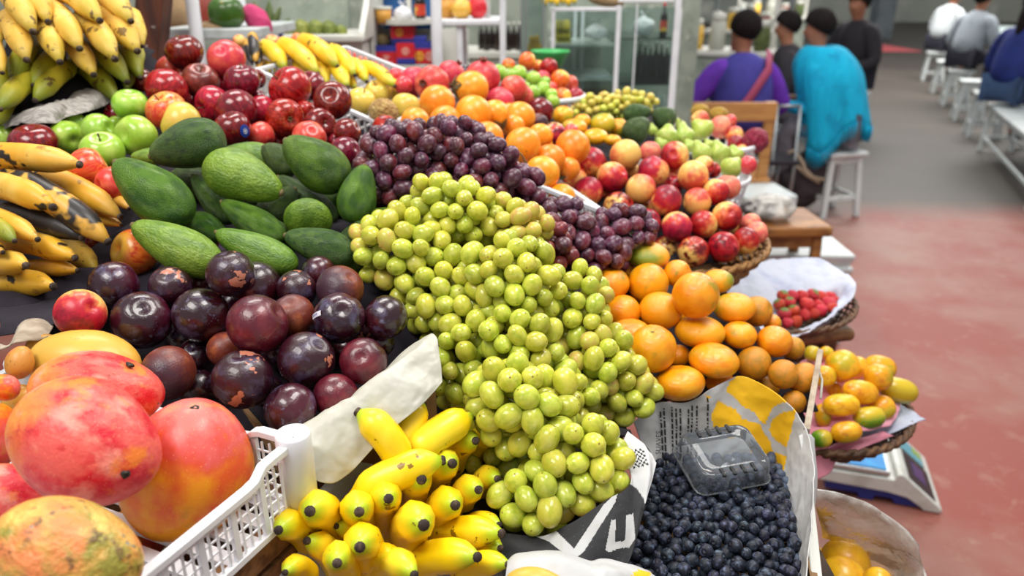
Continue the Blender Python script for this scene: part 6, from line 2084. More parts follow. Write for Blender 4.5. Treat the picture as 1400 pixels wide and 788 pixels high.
def stall_base():
    basket_lining('peach', (.292, 1.475), .175, 1.0, 'basket_lining', 'dark_cloth', 'dark cloth lining under the peaches in the wicker basket', 'cloth')
    basket_lining('pap', (.585, 1.335), .165, .742, 'basket_lining', 'pink_paper', 'pink paper lining under the papayas in the dark basket', 'paper')
    sp = [(p, r, g) for p, r, g in SPH if g not in ('pap', 'straw', 'mara', 'obag', 'pfar', 'fban', 'peach', 'pear', 'rp')]
    px = np.array([p[:] for p, r, g in sp])
    rr = np.array([r for p, r, g in sp])
    cl = np.array([CLEAR.get(g, .012) for p, r, g in sp])
    base = px[:, 2] - rr - cl
    x0, x1, y0, y1, st = -1.0, .62, .32, 2.3, .022
    nx, ny = int((x1 - x0) / st) + 1, int((y1 - y0) / st) + 1
    X, Y = np.meshgrid(x0 + st * np.arange(nx), y0 + st * np.arange(ny))
    Hh = np.zeros_like(X)
    mask = np.zeros(X.shape, bool)
    cap = np.full(X.shape, 9.0)
    for j in range(ny):
        dx = X[j][:, None] - px[None, :, 0]
        dy = Y[j][:, None] - px[None, :, 1]
        rho = np.sqrt(dx * dx + dy * dy)
        w = 1.0 / (rho ** 2 + 3e-4) ** 2
        # low neighbours count most, so the cloth stays under the heap
        k = np.argsort(rho, axis=1)[:, :14]
        bb = np.take_along_axis(np.broadcast_to(base, rho.shape), k, 1)
        ww = np.take_along_axis(w, k, 1)
        mn = bb.min(1, keepdims=True)
        ww = ww * np.exp(-(bb - mn) / .05)
        Hh[j] = (bb * ww).sum(1) / ww.sum(1)
        mask[j] = (rho - rr[None]).min(1) < .022
        q = np.where(rho < (rr + .012)[None], px[None, :, 2] - np.sqrt(np.clip(rr[None] ** 2 - rho ** 2, 0, None)) - .006, 9)
        cap[j] = q.min(1)
    Hh = np.minimum(Hh, cap)
    for grow in (True,) * 3 + (False,) * 3:     # close the gaps between fruit
        m2 = mask.copy()
        if grow:
            m2[1:-1, 1:-1] = mask[1:-1, 1:-1] | mask[:-2, 1:-1] | mask[2:, 1:-1] | mask[1:-1, :-2] | mask[1:-1, 2:]
        else:
            m2[1:-1, 1:-1] = mask[1:-1, 1:-1] & mask[:-2, 1:-1] & mask[2:, 1:-1] & mask[1:-1, :-2] & mask[1:-1, 2:]
        mask = m2
    for _ in range(3):
        s = Hh.copy()
        s[1:-1, 1:-1] = (Hh[1:-1, 1:-1] * 2 + Hh[:-2, 1:-1] + Hh[2:, 1:-1] + Hh[1:-1, :-2] + Hh[1:-1, 2:]) / 6
        Hh = np.minimum(s, cap)
    # the blueberry box keeps its own space
    bq = [PZ(846, 840, .96), PZ(1125, 850, .96), PZ(1112, 560, 1.03), PZ(1010, 512, 1.05), PZ(880, 560, 1.01), PZ(868, 640, .97)]
    bq = [(p.x, p.y) for p in bq]
    C_, ca, cb = Vector((-.203, .609, 0)), Vector((-.40, -.916, 0)), Vector((-.916, .40, 0))
    mq = [(p.x, p.y) for p in (C_ - ca * .03 - cb * .02, C_ + ca * .50 - cb * .02, C_ + ca * .50 + cb * .40, C_ - ca * .03 + cb * .40)]
    a_, b_ = P(392, 606, .785), P(592, 477, .865)
    k_ = Vector((-(b_ - a_).y, (b_ - a_).x, 0)).normalized()
    pq = [(p.x, p.y) for p in (a_ - k_ * .01, b_ - k_ * .01, b_ + k_ * .04, a_ + k_ * .04)]
    pc = (a_ + b_) / 2 + k_ * .15
    mc = C_ + ca * .22 + cb * .17
    for j in range(ny):
        for i in range(nx):
            if mask[j, i] and any(inside(f_, X[j, i], Y[j, i]) for f_ in (bq, mq, pq)):
                mask[j, i] = False
    mb = MB()
    idx = {}
    for j in range(ny):
        for i in range(nx):
            if mask[j, i]:
                idx[(j, i)] = len(mb.v)
                mb.v.append(Vector((X[j, i], Y[j, i], Hh[j, i])))
                mb.attr.append(0.0)
    for j in range(ny - 1):
        for i in range(nx - 1):
            q = [(j, i), (j, i + 1), (j + 1, i + 1), (j + 1, i)]
            if all(c in idx for c in q):
                mb.f.append(tuple(idx[c] for c in q))
                mb.m.append(0)
    o = mb.build('stall_cloth', M['dark_cloth'], smooth=True, solid=.003)
    tag(o, 'dark cloth spread over the stepped stall under all the fruit', 'cloth')
    # stepped wooden stand: boards on posts, everywhere under the cloth
    er = mask.copy()
    for _ in range(2):
        e2 = er.copy()
        e2[1:-1, 1:-1] = er[1:-1, 1:-1] & er[:-2, 1:-1] & er[2:, 1:-1] & er[1:-1, :-2] & er[1:-1, 2:]
        e2[0] = e2[-1] = False
        e2[:, 0] = e2[:, -1] = False
        er = e2
    s = 5
    mb = MB()
    for j in range(0, ny - s, s):
        for i in range(0, nx - s, s):
            if not er[j:j + s + 1, i:i + s + 1].all():
                continue
            h = Hh[max(j - 1, 0):j + s + 2, max(i - 1, 0):i + s + 2].min() - .012
            xa, ya, w = X[j, i], Y[j, i], st * s
            mb.box((xa + w / 2, ya + w / 2, h - .012), (w, w, .024))
            mb.box((xa + w / 2, ya + w / 2, (h - .024) / 2), (.035, .035, h - .024))
    o = mb.build('display_stand', M['stand_wood'])
    tag(o, 'stepped wooden stand carrying the fruit display', 'display stand')
    # small tables under the peach and pear baskets
    for cx, cy, h, w, lab in ((.292, 1.475, .981, .26, 'small wooden table under the peach basket'), (.44, 1.80, 1.075, .16, 'small wooden table under the white pear baskets'), (mc.x, mc.y, .963, .30, 'small wooden table under the mango crate'), (-.115, .70, .90, .22, 'small wooden table under the silvery plastic sheet')):
        root = thing('side_table', lab, 'table', (cx, cy, 0), 'small tables under the baskets')
        mb = MB()
        mb.box((cx, cy, h - .012), (w, w, .022))
        mb.build('tabletop', M['stand_wood'], root)
        for sx in (-1, 1):
            for sy in (-1, 1):
                mb = MB()
                mb.box((cx + sx * (w / 2 - .03), cy + sy * (w / 2 - .03), (h - .023) / 2), (.03, .03, h - .023))
                mb.build('leg', M['stand_wood'], root)
    # box for the blueberries
    q = [PZ(850, 830, .94), PZ(1098, 840, .94), PZ(1066, 618, .94), PZ(893, 636, .94)]
    mb = MB()
    mb.poly(q, .008, (0, 0, 1))
    for p, r in ((q[1], q[2]), (q[2], q[3]), (q[3], q[0]), (q[0], q[1])):
        n = Vector(((r - p).y, -(r - p).x, 0)).normalized()
        e = n * .012
        mb.poly([p + e + Vector((0, 0, .02)), r + e + Vector((0, 0, .02)), r + e - Vector((0, 0, .06)), p + e - Vector((0, 0, .06))], .008, n)
    o = mb.build('berry_box', M['cardboard'])
    tag(o, 'shallow cardboard box under the blueberry paper', 'box')
    mb = MB()
    c = sum(q, Vector()) / 4
    mb.box((c.x, c.y, .862), (.30, .34, .02))
    for sx in (-1, 1):
        for sy in (-1, 1):
            mb.box((c.x + sx * .12, c.y + sy * .14, .426), (.035, .035, .852))
    o = mb.build('low_table', M['stand_wood'])
    tag(o, 'low wooden table under the blueberry box', 'table')
# ================================================================ the market hall
def floor_material():
    nt = NT('floor_paint')
    co = nt.coords(False)
    sep = nt.n('ShaderNodeSeparateXYZ')
    nt.l(nt.raw, sep.inputs[0])
    red, pale, grey = lin((140, 68, 58)), lin((152, 116, 104)), lin((62, 56, 51))
    n1 = nt.noise(co, 1.6, 6, .6)
    n2 = nt.noise(co, .55, 4, .6)
    c = nt.mix(nt.rng(nt.math('ADD', nt.math('MULTIPLY', n1, .55), nt.math('MULTIPLY', n2, .45)), .44, .62), red, pale)
    c = nt.mix(nt.math('MULTIPLY', nt.rng(nt.noise(co, 9, 6, .7, (1, 1, 1), .5), .56, .72), .45), c, lin((168, 136, 120)))
    c = nt.mix(nt.math('MULTIPLY', nt.rng(nt.noise(co, 5, 8, .7), .66, .70), .5), c, lin((104, 44, 38)))
    # past the stall the aisle's shade is painted into the colour as grey-brown
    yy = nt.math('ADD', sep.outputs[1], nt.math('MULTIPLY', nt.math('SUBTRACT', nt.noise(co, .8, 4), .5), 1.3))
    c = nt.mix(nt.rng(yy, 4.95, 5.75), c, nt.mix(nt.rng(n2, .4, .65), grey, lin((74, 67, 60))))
    nt.l(c, nt.b.inputs['Base Color'])
    nt.set(.55, spec=.35)
    nt.bump(nt.noise(co, 30, 4, .6), .15, .004)
    return nt.m


def pbox(mb, x0, y0, x1, y1, Y, dep, mi=0):
    """upright box whose front face at distance Y spans the photo rectangle"""
    ym = (max(y0, 0) + min(y1, 200)) / 2
    a, b = PY(x0, y0, Y), PY(x1, y1, Y)
    xa, xb = sorted((PY(x0, ym, Y).x, PY(x1, ym, Y).x))
    za, zb = sorted((a.z, b.z))
    mb.box(((xa + xb) / 2, Y + dep / 2, (za + zb) / 2), (xb - xa, dep, zb - za), None, mi)
    return xa, xb, za, zb


def simple(name, label, cat, mat, boxes, Y, dep, group=None, bevel=.003):
    mb = MB()
    for b in boxes:
        pbox(mb, *b, Y, dep)
    o = mb.build(name, mat if isinstance(mat, list) else M[mat], bevel=bevel)
    return tag(o, label, cat, group)


def blob(name, label, cat, kind, mat, px, py, Y, rx, ry, group=None, ax=(0, 1, .1)):
    p = PY(px, py, Y)
    d = depth_of(p)
    r, u, t = view_frame(p)
    o = link(name, with_mat(body_mesh(kind), mat))
    z = (r * ax[0] + u * ax[1] + t * ax[2]).normalized()
    o.rotation_mode = 'QUATERNION'
    o.rotation_quaternion = z.to_track_quat('Z', 'Y')
    o.location = p
    o.scale = (rx * d / F, rx * d / F, ry * d / F)
    return tag(o, label, cat, group)


def bottle(label, group, px, py0, py1, Y, w, mat='bottle_dark', lab=None, name='bottle', cat='bottle'):
    a, b = PY(px, py1, Y), PY(px, py0, Y)
    h = b.z - a.z
    r = w / 2 * depth_of(a) / F
    root = thing(name, label, cat, a, group)
    mb = MB()
    mb.lathe([(.001, 0), (r * .9, 0), (r, h * .03), (r, h * .58), (r * .8, h * .68), (r * .36, h * .80), (r * .32, h * .93), (.001, h * .93)], 14, Matrix.Translation(a))
    mb.build('body', M[mat], root, smooth=True)
    mb = MB()
    mb.lathe([(.001, h * .92), (r * .40, h * .92), (r * .40, h), (.001, h)], 12, Matrix.Translation(a))
    mb.build('cap', M['box_red' if lab else 'tub_lid'], root, smooth=True)
    if lab:
        mb = MB()
        mb.lathe([(r * 1.02, h * .2), (r * 1.02, h * .5)], 14, Matrix.Translation(a))
        mb.build('label', M[lab], root, smooth=True)
    return root


def jar(label, group, px, py0, py1, Y, w, mat='jar_pale'):
    a, b = PY(px, py1, Y), PY(px, py0, Y)
    h = b.z - a.z
    r = w / 2 * depth_of(a) / F
    root = thing('jar', label, 'jar', a, group)
    mb = MB()
    mb.lathe([(.001, 0), (r, 0), (r, h * .72), (r * .8, h * .8), (.001, h * .8)], 14, Matrix.Translation(a))
    mb.build('body', M[mat], root, smooth=True)
    mb = MB()
    mb.lathe([(.001, h * .78), (r * .85, h * .78), (r * .85, h), (.001, h)], 14, Matrix.Translation(a))
    mb.build('lid', M['tub_lid'], root, smooth=True)


def tea_box(label, x0, y0, x1, y1, Y, top_blue, emblems, dep=.09):
    a, b = PY(x0, y1, Y), PY(x1, y0, Y)
    root = thing('packet_box', label, 'box', Vector(((a.x + b.x) / 2, Y + dep / 2, a.z)), 'red and blue boxes in the blue cupboard')
    mb = MB()
    h = b.z - a.z
    hb = h * .3
    rz = (a.z, b.z - hb) if top_blue else (a.z + hb, b.z)
    bz = (b.z - hb, b.z) if top_blue else (a.z, a.z + hb)
    mb.box(((a.x + b.x) / 2, Y + dep / 2, sum(rz) / 2), (b.x - a.x, dep, rz[1] - rz[0]), None, 0)
    mb.box(((a.x + b.x) / 2, Y + dep / 2, sum(bz) / 2), (b.x - a.x, dep, bz[1] - bz[0]), None, 1)
    mb.build('carton', [M['box_red'], M['box_blue']], root)
    for fx, mat in emblems:
        c = Vector((a.x + (b.x - a.x) * fx, Y - .001, sum(rz) / 2))
        r = min(h * .22, (b.x - a.x) * .2)
        mb = MB()
        rot = Matrix.Translation(c) @ Matrix.Rotation(math.pi / 2, 4, 'X')
        mb.lathe([(r * .72, .001), (r, .001), (r, -.001), (r * .72, -.001), (r * .72, .001)], 20, rot)
        mb.lathe([(.0005, .001), (r * .3, .001), (r * .3, -.001)], 12, Matrix.Translation(Vector((0, 0, r * .25))) @ rot)
        mb.box(c - Vector((0, 0, r * .3)), (r * .7, .002, r * .35))
        mb.build('emblem', M[mat], root)
    if not emblems:
        mb = MB()
        c = Vector(((a.x + b.x) / 2, Y - .001, sum(rz) / 2))
        mb.box(c + Vector((0, 0, h * .12)), ((b.x - a.x) * .3, .002, h * .05))
        mb.box(c, ((b.x - a.x) * .16, .002, h * .1))
        mb.box(c - Vector((0, 0, h * .2)), ((b.x - a.x) * .5, .002, h * .03))
        mb.build('print', M['emblem_pale'], root)


def tub(label, px, y0, y1, Y, w):
    a, b = PY(px, y1, Y), PY(px, y0, Y)
    h = b.z - a.z
    r = w / 2 * depth_of(a) / F
    root = thing('plastic_tub', label, 'tub', a, 'tubs of orange sauce')
    mb = MB()
    mb.lathe([(.001, 0), (r * .82, 0), (r * .95, h * .85), (.001, h * .85)], 20, Matrix.Translation(a))
    mb.build('body', M['tub_cream'], root, smooth=True)
    mb = MB()
    mb.lathe([(.001, h * .84), (r, h * .84), (r, h), (.001, h)], 20, Matrix.Translation(a))
    mb.build('lid', M['tub_lid'], root, smooth=True)


def knotted_bag(label, px, py, Y, r, mat='bag_film_white', cat='plastic bag', squash=.8, knot=True):
    p = PY(px, py, Y)
    R = r * depth_of(p) / F
    root = thing('knotted_bag', label, cat, p - Vector((0, 0, R * squash)))
    mb = MB()

    def fn(q, i, a):
        n = mnoise.noise(q * 2.2 + Vector((px, 0, 0)))
        k = 1 + .16 * n + .04 * math.cos(7 * a) * max(0, q.z)
        return Vector((q.x * k, q.y * k, q.z * squash * (1 + .1 * n)))
    prof = [(math.sin(max(.03, math.pi * i / 16)), -math.cos(max(.03, math.pi * i / 16))) for i in range(13)]
    prof += [(.30, .98), (.13, 1.12), (.10, 1.2)] if knot else [(.35, .9), (.03, .95)]
    mb.lathe(prof, 26, Matrix.Translation(p) @ Matrix.Scale(R, 4), fn=fn)
    mb.build('body', M[mat], root, smooth=True)
    if knot:
        mb = MB()
        for s in (-1, 1):
            rows = []
            for t in range(5):
                u = t / 4
                c = p + Vector((s * R * .3 * u, 0, R * squash * (1.15 + .45 * u)))
                w = R * (.08 + .18 * u)
                rows.append([c + Vector((-w * .5, -w, 0)), c + Vector((0, 0, w * .3)), c + Vector((w * .5, w, 0))])
            mb.grid(rows)
        mb.build('tied_ends', M[mat], root, smooth=True, solid=.001)
    return root


def stool(name, label, cat, c, w, dpt, h, mat, rz=0.0, group=None, slab=.035, splay=.05, stretch=True):
    root = thing(name, label, cat, c, group)
    R = Matrix.Rotation(rz, 3, 'Z')
    c = Vector(c)
    mb = MB()
    mb.box(c + Vector((0, 0, h - slab / 2)), (w, dpt, slab), R)
    mb.build('seat', M[mat], root, bevel=.012)
    tops, feet = [], []
    for sx in (-1, 1):
        for sy in (-1, 1):
            a = c + R @ Vector((sx * (w / 2 - .045), sy * (dpt / 2 - .045), 0)) + Vector((0, 0, h - slab))
            b = c + R @ Vector((sx * (w / 2 - .045 + splay), sy * (dpt / 2 - .045 + splay), 0))
            mb = MB()
            mb.beam(b, a, .036, .036, up=R @ Vector((0, 1, 0)))
            mb.build('leg', M[mat], root, bevel=.003)
            tops.append(a)
            feet.append(b)
    mb = MB()
    for i, j in ((0, 1), (2, 3), (0, 2), (1, 3)):
        mb.beam(tops[i].lerp(feet[i], .05), tops[j].lerp(feet[j], .05), .018, .05)
    mb.build('apron', M[mat], root, bevel=.002)
    if stretch:
        mb = MB()
        for i, j in ((0, 1), (2, 3), (0, 2), (1, 3)):
            mb.beam(tops[i].lerp(feet[i], .68), tops[j].lerp(feet[j], .68), .018, .03)
        mb.build('stretcher', M[mat], root, bevel=.002)
    return root


def bag_box():
    c = PZ(1165, 800, .76)
    mb = MB()
    for k in range(6):
        for sx, sy, w, d in ((0, -.13, .30, .012), (0, .13, .30, .012), (-.145, 0, .012, .26), (.145, 0, .012, .26)):
            mb.box((c.x + sx, c.y + .02 + sy, .06 + .115 * k), (w, d, .10))
    mb.box((c.x, c.y + .02, .69), (.29, .26, .016))
    tag(mb.build('wooden_crate', M['wood_old'], bevel=.002), 'tall slatted wooden box under the clear bag of passion fruit', 'crate')


def hall():
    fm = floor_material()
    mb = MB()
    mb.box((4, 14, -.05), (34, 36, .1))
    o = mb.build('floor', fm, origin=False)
    o['kind'] = 'structure'
    for nm, c, s in (('wall_back', (4, 31.9, 2.6), (34, .2, 5.4)), ('wall_left', (-12.9, 14, 2.6), (.2, 36, 5.4)), ('wall_right', (20.9, 14, 2.6), (.2, 36, 5.4))):
        mb = MB()
        mb.box(c, s)
        o = mb.build(nm, M['hall_wall'])
        o['kind'] = 'structure'
    p = PZ(1201, 52, 0)
    mb = MB()
    mb.box((p.x, p.y, 2.6), (.5, .5, 5.2))
    o = mb.build('pillar', M['pillar_grey'])
    o['kind'] = 'structure'
    # partition behind the cupboards
    mb = MB()
    mb.box((-1.4, 4.35, 1.2), (4.8, .06, 2.4))
    o = mb.build('wall_partition', M['panel_greygreen'])
    o['kind'] = 'structure'
    q = PZ(1190, 63, 0)
    mb = MB()
    mb.box((q.x, q.y, .006), (1.0, 3.2, .012))
    tag(mb.build('door_mat', M['mat_red']), 'pinkish red mat on the floor at the far end of the aisle', 'mat')


def background():
    # leaning brown post
    top, bot = PY(216, -60, 1.98), PY(203, 100, 1.98)
    v = (bot - top)
    foot = top + v * (top.z / -v.z)
    mb = MB()
    mb.beam(foot, top + (top - foot).normalized() * .5, .064, .064, up=(0, 1, 0))
    tag(mb.build('wooden_post', M['wood_post'], bevel=.003), 'dark brown wooden post with flaking white paint behind the red apples', 'post')
    # white rack with shelf
    Y = 2.08
    root = thing('metal_rack', 'white pipe rack with a plastic shelf above the red apples', 'rack', Vector((PY(262, 0, Y).x, Y + .15, 0)))
    a, b = PY(259, -40, Y - .02), PY(270, 60, Y - .02)
    for dx in (0, .58):
        for dy in (0, .36):
            mb = MB()
            mb.tube([Vector((b.x + dx, Y - .02 + dy, 0)), Vector((b.x + dx, Y - .02 + dy, b.z)), Vector((a.x + dx, Y - .02 + dy, a.z + .2))], .0165, 14)
            if dx == 0 or dy > 0:
                mb.build('upright', M['white_plastic'], root, smooth=True)
    mb = MB()
    pbox(mb, 222, 39, 352, 54, Y, .38)
    mb.build('shelf', M['grey_plastic'], root, bevel=.004)
    zs = PY(300, 39, Y).z
    GR_ = None
    blob('green_papaya', 'dark green papaya with yellow streaks on the white rack', 'papaya', 'papaya', 'papaya_dark', 309, 18, Y + .06, 24, 22)
    blob('burlap_bundle', 'tan cloth bundle on the rack beside the brown post', 'bundle', 'chayote', 'burlap', 246, 18, Y + .20, 22, 28)
    blob('burlap_bundle', 'flat tan cloth parcel under the dark green papaya', 'bundle', 'papaya', 'burlap', 292, 36, Y + .06, 24, 7)
    p0, p1 = PY(282, 38, Y + .24), PY(282, -20, Y + .24)
    mb = MB()
    r = 22 * depth_of(p0) / F
    mb.lathe([(.001, 0), (r * .9, 0), (r, .02), (r, p1.z - p0.z), (r * .9, p1.z - p0.z), (.001, p1.z - p0.z - .02)], 24, Matrix.Translation(p0))
    tag(mb.build('clay_pot', M['red_clay'], smooth=True), 'red brown clay pot behind the green papaya', 'pot')
    blob('pink_net_bag', 'bright pink net bag hanging beside the green papaya', 'bag', 'knobbly', 'pink_net', 352, 28, Y + .12, 15, 24, ax=(-.6, .8, 0))
    # white cupboard with a curved side
    Y = 2.85
    root = thing('cupboard', 'white open cupboard with a curved side panel and green vegetables', 'cupboard', Vector((PY(430, 50, Y).x, Y + .2, 0)))
    mb = MB()
    pbox(mb, 318, -60, 478, 60, Y + .40, .02)
    mb.build('back_panel', M['panel_greygreen'], root)
    mb = MB()
    x = PY(494, 50, Y).x
    z1, z0 = PY(494, -60, Y).z, PY(494, 54, Y).z
    prof = []
    for k in range(13):
        t = k / 12
        prof.append(Vector((x, Y + .16 - .16 * smooth(.45, 1, t) ** 1.0, z1 + (z0 - z1) * t)))
    prof += [Vector((x, Y + .40, z0)), Vector((x, Y + .40, z1))]
    mb.poly(prof, .02, (1, 0, 0))
    mb.build('side_panel', M['cabinet_white'], root)
    mb = MB()
    pbox(mb, 330, 49, 497, 57, Y, .42)
    mb.build('shelf', M['cabinet_white'], root, bevel=.003)
    mb = MB()
    xa, xb, za, zb = pbox(mb, 330, 57, 497, 110, Y + .06, .30)
    mb.box(((xa + xb) / 2, Y + .21, za / 2), (xb - xa, .30, za))
    mb.build('base', M['cabinet_white'], root)
    for x_, y_, rx, ry, mt in ((398, 42, 14, 12, 0), (414, 41, 14, 13, 0), (433, 40, 13, 12, 0), (451, 40, 12, 11, 0), (467, 43, 9, 8, 1)):
        blob('green_squash', ['ribbed green squash on the cupboard shelf, number counted from the curved side', ''][0] if False else {398: 'dark green squash leftmost on the cupboard shelf', 414: 'green squash second from the left on the cupboard shelf', 433: 'ribbed green squash in the middle of the cupboard shelf', 451: 'olive squash second from the right on the cupboard shelf', 467: 'small yellowish squash rightmost on the cupboard shelf'}[x_], 'squash', 'chayote', 'chayote', x_, y_, Y + .12, rx, ry, 'green squash on the cupboard shelf', ax=(.8, .3, .2))
    root = thing('cactus_plant', 'heap of dark green cactus like pods left of the squash', 'vegetables', PY(370, 48, Y + .1))
    for k, (x_, y_, rx, ry, ax) in enumerate(((356, 18, 7, 18, (-.5, 1, 0)), (368, 20, 8, 18, (.1, 1, .1)), (378, 24, 7, 16, (.5, 1, 0)), (362, 36, 7, 14, (-.8, .6, 0)), (376, 40, 8, 15, (.9, .5, .1)), (388, 36, 8, 14, (.6, .8, .1)))):
        p = PY(x_, y_, Y + .12)
        d = depth_of(p)
        o = link('pod', with_mat(body_mesh('chayote'), 'cactus_leaf'), root, p - Vector(root.location))
        o.rotation_mode = 'QUATERNION'
        o.rotation_quaternion = Vector((ax[0], ax[2], ax[1])).to_track_quat('Z', 'Y')
        o.scale = (rx * d / F, rx * d / F * .6, ry * d / F)
    blob('blue_ball', 'small blue round ball in front of the squash', 'ball', 'plum', 'sticker_blue', 383, 45, Y - .01, 5, 5)
    # blue cupboard
    Y = 3.05
    root = thing('blue_cupboard', 'blue backed cupboard with white shelves and red boxes', 'cupboard', Vector((PY(550, 50, Y).x, Y + .15, 0)))
    mb = MB()
    pbox(mb, 500, -60, 605, 46, Y + .28, .02)
    mb.build('back_panel', M['blue_paint'], root)
    mb = MB()
    a, b = PY(508, 31, Y), PY(588, 37, Y)
    pts = [Vector((a.x, Y + .27, a.z))]
    for k in range(11):
        t = k / 10
        pts.append(Vector((a.x + (b.x - a.x) * t, Y + .10 - .10 * math.sin(math.pi * t), a.z)))
    pts.append(Vector((b.x, Y + .27, a.z)))
    mb.poly(pts, .018, (0, 0, 1))
    mb.build('shelf', M['cabinet_white'], root)
    mb = MB()
    pbox(mb, 505, 89, 598, 97, Y, .28)
    mb.build('shelf', M['cabinet_white'], root, bevel=.003)
    for q in ((507, 40, 512, 96, Y, .28), (592, 38, 598, 110, Y, .28), (518, -60, 523, 31, Y + .24, .03), (556, -60, 562, 31, Y + .24, .03)):
        mb = MB()
        pbox(mb, *q)
        mb.build('divider', M['cabinet_white'], root, bevel=.002)
    mb = MB()
    pbox(mb, 512, 40, 592, 90, Y + .27, .015)
    mb.build('cubby_back', M['cabinet_white'], root)
    mb = MB()
    xa, xb, za, zb = pbox(mb, 502, 97, 640, 112, Y + .04, .26)
    mb.box(((xa + xb) / 2, Y + .17, za / 2), (xb - xa, .26, za))
    pbox(mb, 598, 40, 640, 97, Y + .1, .02)
    mb.build('base', M['cabinet_white'], root)
    tub('round tub of orange sauce with a pale lid on the upper blue cupboard shelf', 525, 9, 32, Y + .06, 24)
    knotted_bag('white knotted plastic bag between the tub and the bottle', 551, 20, Y + .06, 13)
    bottle('dark bottle with a red and yellow label in the blue cupboard', None, 575, -20, 31, Y + .10, 15, lab='bottle_label')
    tea_box('red box with a yellow ring emblem, topmost in the blue cupboard', 535, 36, 565, 60, Y + .07, False, [(.38, 'emblem_yellow')])
    tea_box('red and blue box with pale print, left on the lower shelf', 512, 63, 544, 89, Y + .02, True, [])
    tea_box('narrow red and blue box with a pale emblem, in the middle of the lower shelf', 543, 60, 566, 88, Y, False, [(.5, 'emblem_pale')])
    tea_box('wide red box with two emblems, right on the lower shelf', 565, 58, 594, 87, Y + .02, True, [(.3, 'emblem_yellow'), (.78, 'emblem_pale')])
    o = simple('packet_box', 'small blue carton lying on the rightmost red box', 'box', 'box_blue', [(565, 50, 582, 58)], Y + .04, .06)
    o = blob('spice_packet', 'brown patterned packet standing on the left red box', 'packet', 'papaya', 'dry_leaf', 523, 55, Y + .08, 9, 9)
    # white plastic rack with melon
    Y = 2.70
    root = thing('plastic_rack', 'white plastic shelf rack carrying a striped melon', 'rack', Vector((PY(640, 30, Y).x, Y + .15, 0)))
    mb = MB()
    a, b = PY(594, 27, Y), PY(690, 35, Y)
    z = (a.z + b.z) / 2
    pts = []
    for cx, cy, a0 in ((b.x - .03, Y + .27, 0), (a.x + .06, Y + .27, 90), (a.x + .06, Y + .06, 180), (b.x - .03, Y + .06, 270)):
        for k in range(5):
            an = math.radians(a0 + 22.5 * k)
            rr = .06 if cx < (a.x + b.x) / 2 else .03
            pts.append(Vector((cx + rr * math.cos(an), cy + rr * math.sin(an), z)))
    mb.poly(pts, a.z - b.z, (0, 0, 1))
    mb.build('shelf', M['white_plastic'], root, bevel=.004)
    for x_ in (628, 687):
        p = PY(x_, 60, Y)
        for dy in (.03, .27):
            mb = MB()
            mb.box((p.x, Y + dy, (z + (.35 if x_ == 687 else 0)) / 2), (.019, .019, z + (.35 if x_ == 687 else 0)))
            mb.build('leg', M['white_plastic'], root, bevel=.003)
    tub('large tub of orange sauce left of the striped melon', 609, -8, 27, Y + .13, 30)
    blob('pepino_melon', 'yellow melon with brown stripes on the white rack', 'melon', 'chayote', 'pepino_skin', 631, 11, Y + .08, 15, 14)
    blob('red_melon', 'smooth red fruit right of the striped melon', 'fruit', 'granadilla', 'melon_red', 653, 10, Y + .09, 13, 15)
    o = simple('carton', 'white carton with blue print right of the red fruit', 'box', 'jar_pale', [(662, -12, 670, 26)], Y + .14, .04)
    Y = 3.5
    root = thing('drinks_shelf', 'white back shelf with dark bottles behind the plastic rack', 'shelf', Vector((PY(660, 80, Y).x, Y + .1, 0)))
    mb = MB()
    xa, xb, za, zb = pbox(mb, 600, 72, 712, 79, Y - .05, .4)
    mb.build('shelf', M['cabinet_white'], root)
    mb = MB()
    mb.box(((xa + xb) / 2, Y + .15, za / 2), (xb - xa, .34, za))
    mb.build('base', M['cabinet_white'], root)
    for k in range(8):
        bottle(f'dark soda bottle behind the plastic rack, {ORD[k]} from the left', 'dark bottles behind the plastic rack', 658 + 7.4 * k, 30, 72, Y + (.05 if k % 2 else .12), 8)
    mb = MB()
    p = PY(600, 51, Y + .05)
    q = PY(640, 51, Y + .05)
    r = 11 * depth_of(p) / F
    mb.tube([p, q], r, 20)
    mb.tube([p - Vector((.002, 0, 0)), p + Vector((.004, 0, 0))], r * .25, 12, mi=1)
    tag(mb.build('paper_roll', [M['white_paper'], M['cardboard']], smooth=False), 'white paper roll lying behind the plastic rack', 'paper roll')
    # narrow glass unit
    Y = 3.2
    root = thing('glass_cabinet', 'narrow glass cabinet with steel edges between the rack and the display case', 'cabinet', Vector((PY(728, 40, Y).x, Y + .15, 0)))
    mb = MB()
    for x_ in (713, 719, 743):
        mb = MB()
        pbox(mb, x_ - 1.3, -60, x_ + 1.3, 78, Y, .012)
        mb.build('edge_post', M['steel'], root)
    mb = MB()
    pbox(mb, 712, 74, 745, 78, Y, .3)
    mb.build('sill', M['steel'], root)
    mb = MB()
    xa, xb, za, zb = pbox(mb, 711, 78, 746, 110, Y, .3)
    mb.box(((xa + xb) / 2, Y + .15, za / 2), (xb - xa, .3, za))
    mb.build('base', M['cabinet_white'], root)
    mb = MB()
    pbox(mb, 713, -60, 743, 76, Y + .006, .003)
    mb.build('pane', M['pane_glass'], root)
    for k, (x_, y_) in enumerate(((725, 66), (731, 64), (737, 66), (727, 56), (734, 55))):
        blob('snack_packet', 'pale yellow snack packet in the narrow glass cabinet', 'packet', 'papaya', 'knobbly_yellow', x_, y_, Y + .1, 4, 7, 'snack packets in the narrow glass cabinet')
    # big display case
    Y = 3.25
    root = thing('display_case', 'large glass display case with white frame behind the far grapes', 'display case', Vector((PY(840, 80, Y).x, Y + .2, 0)))
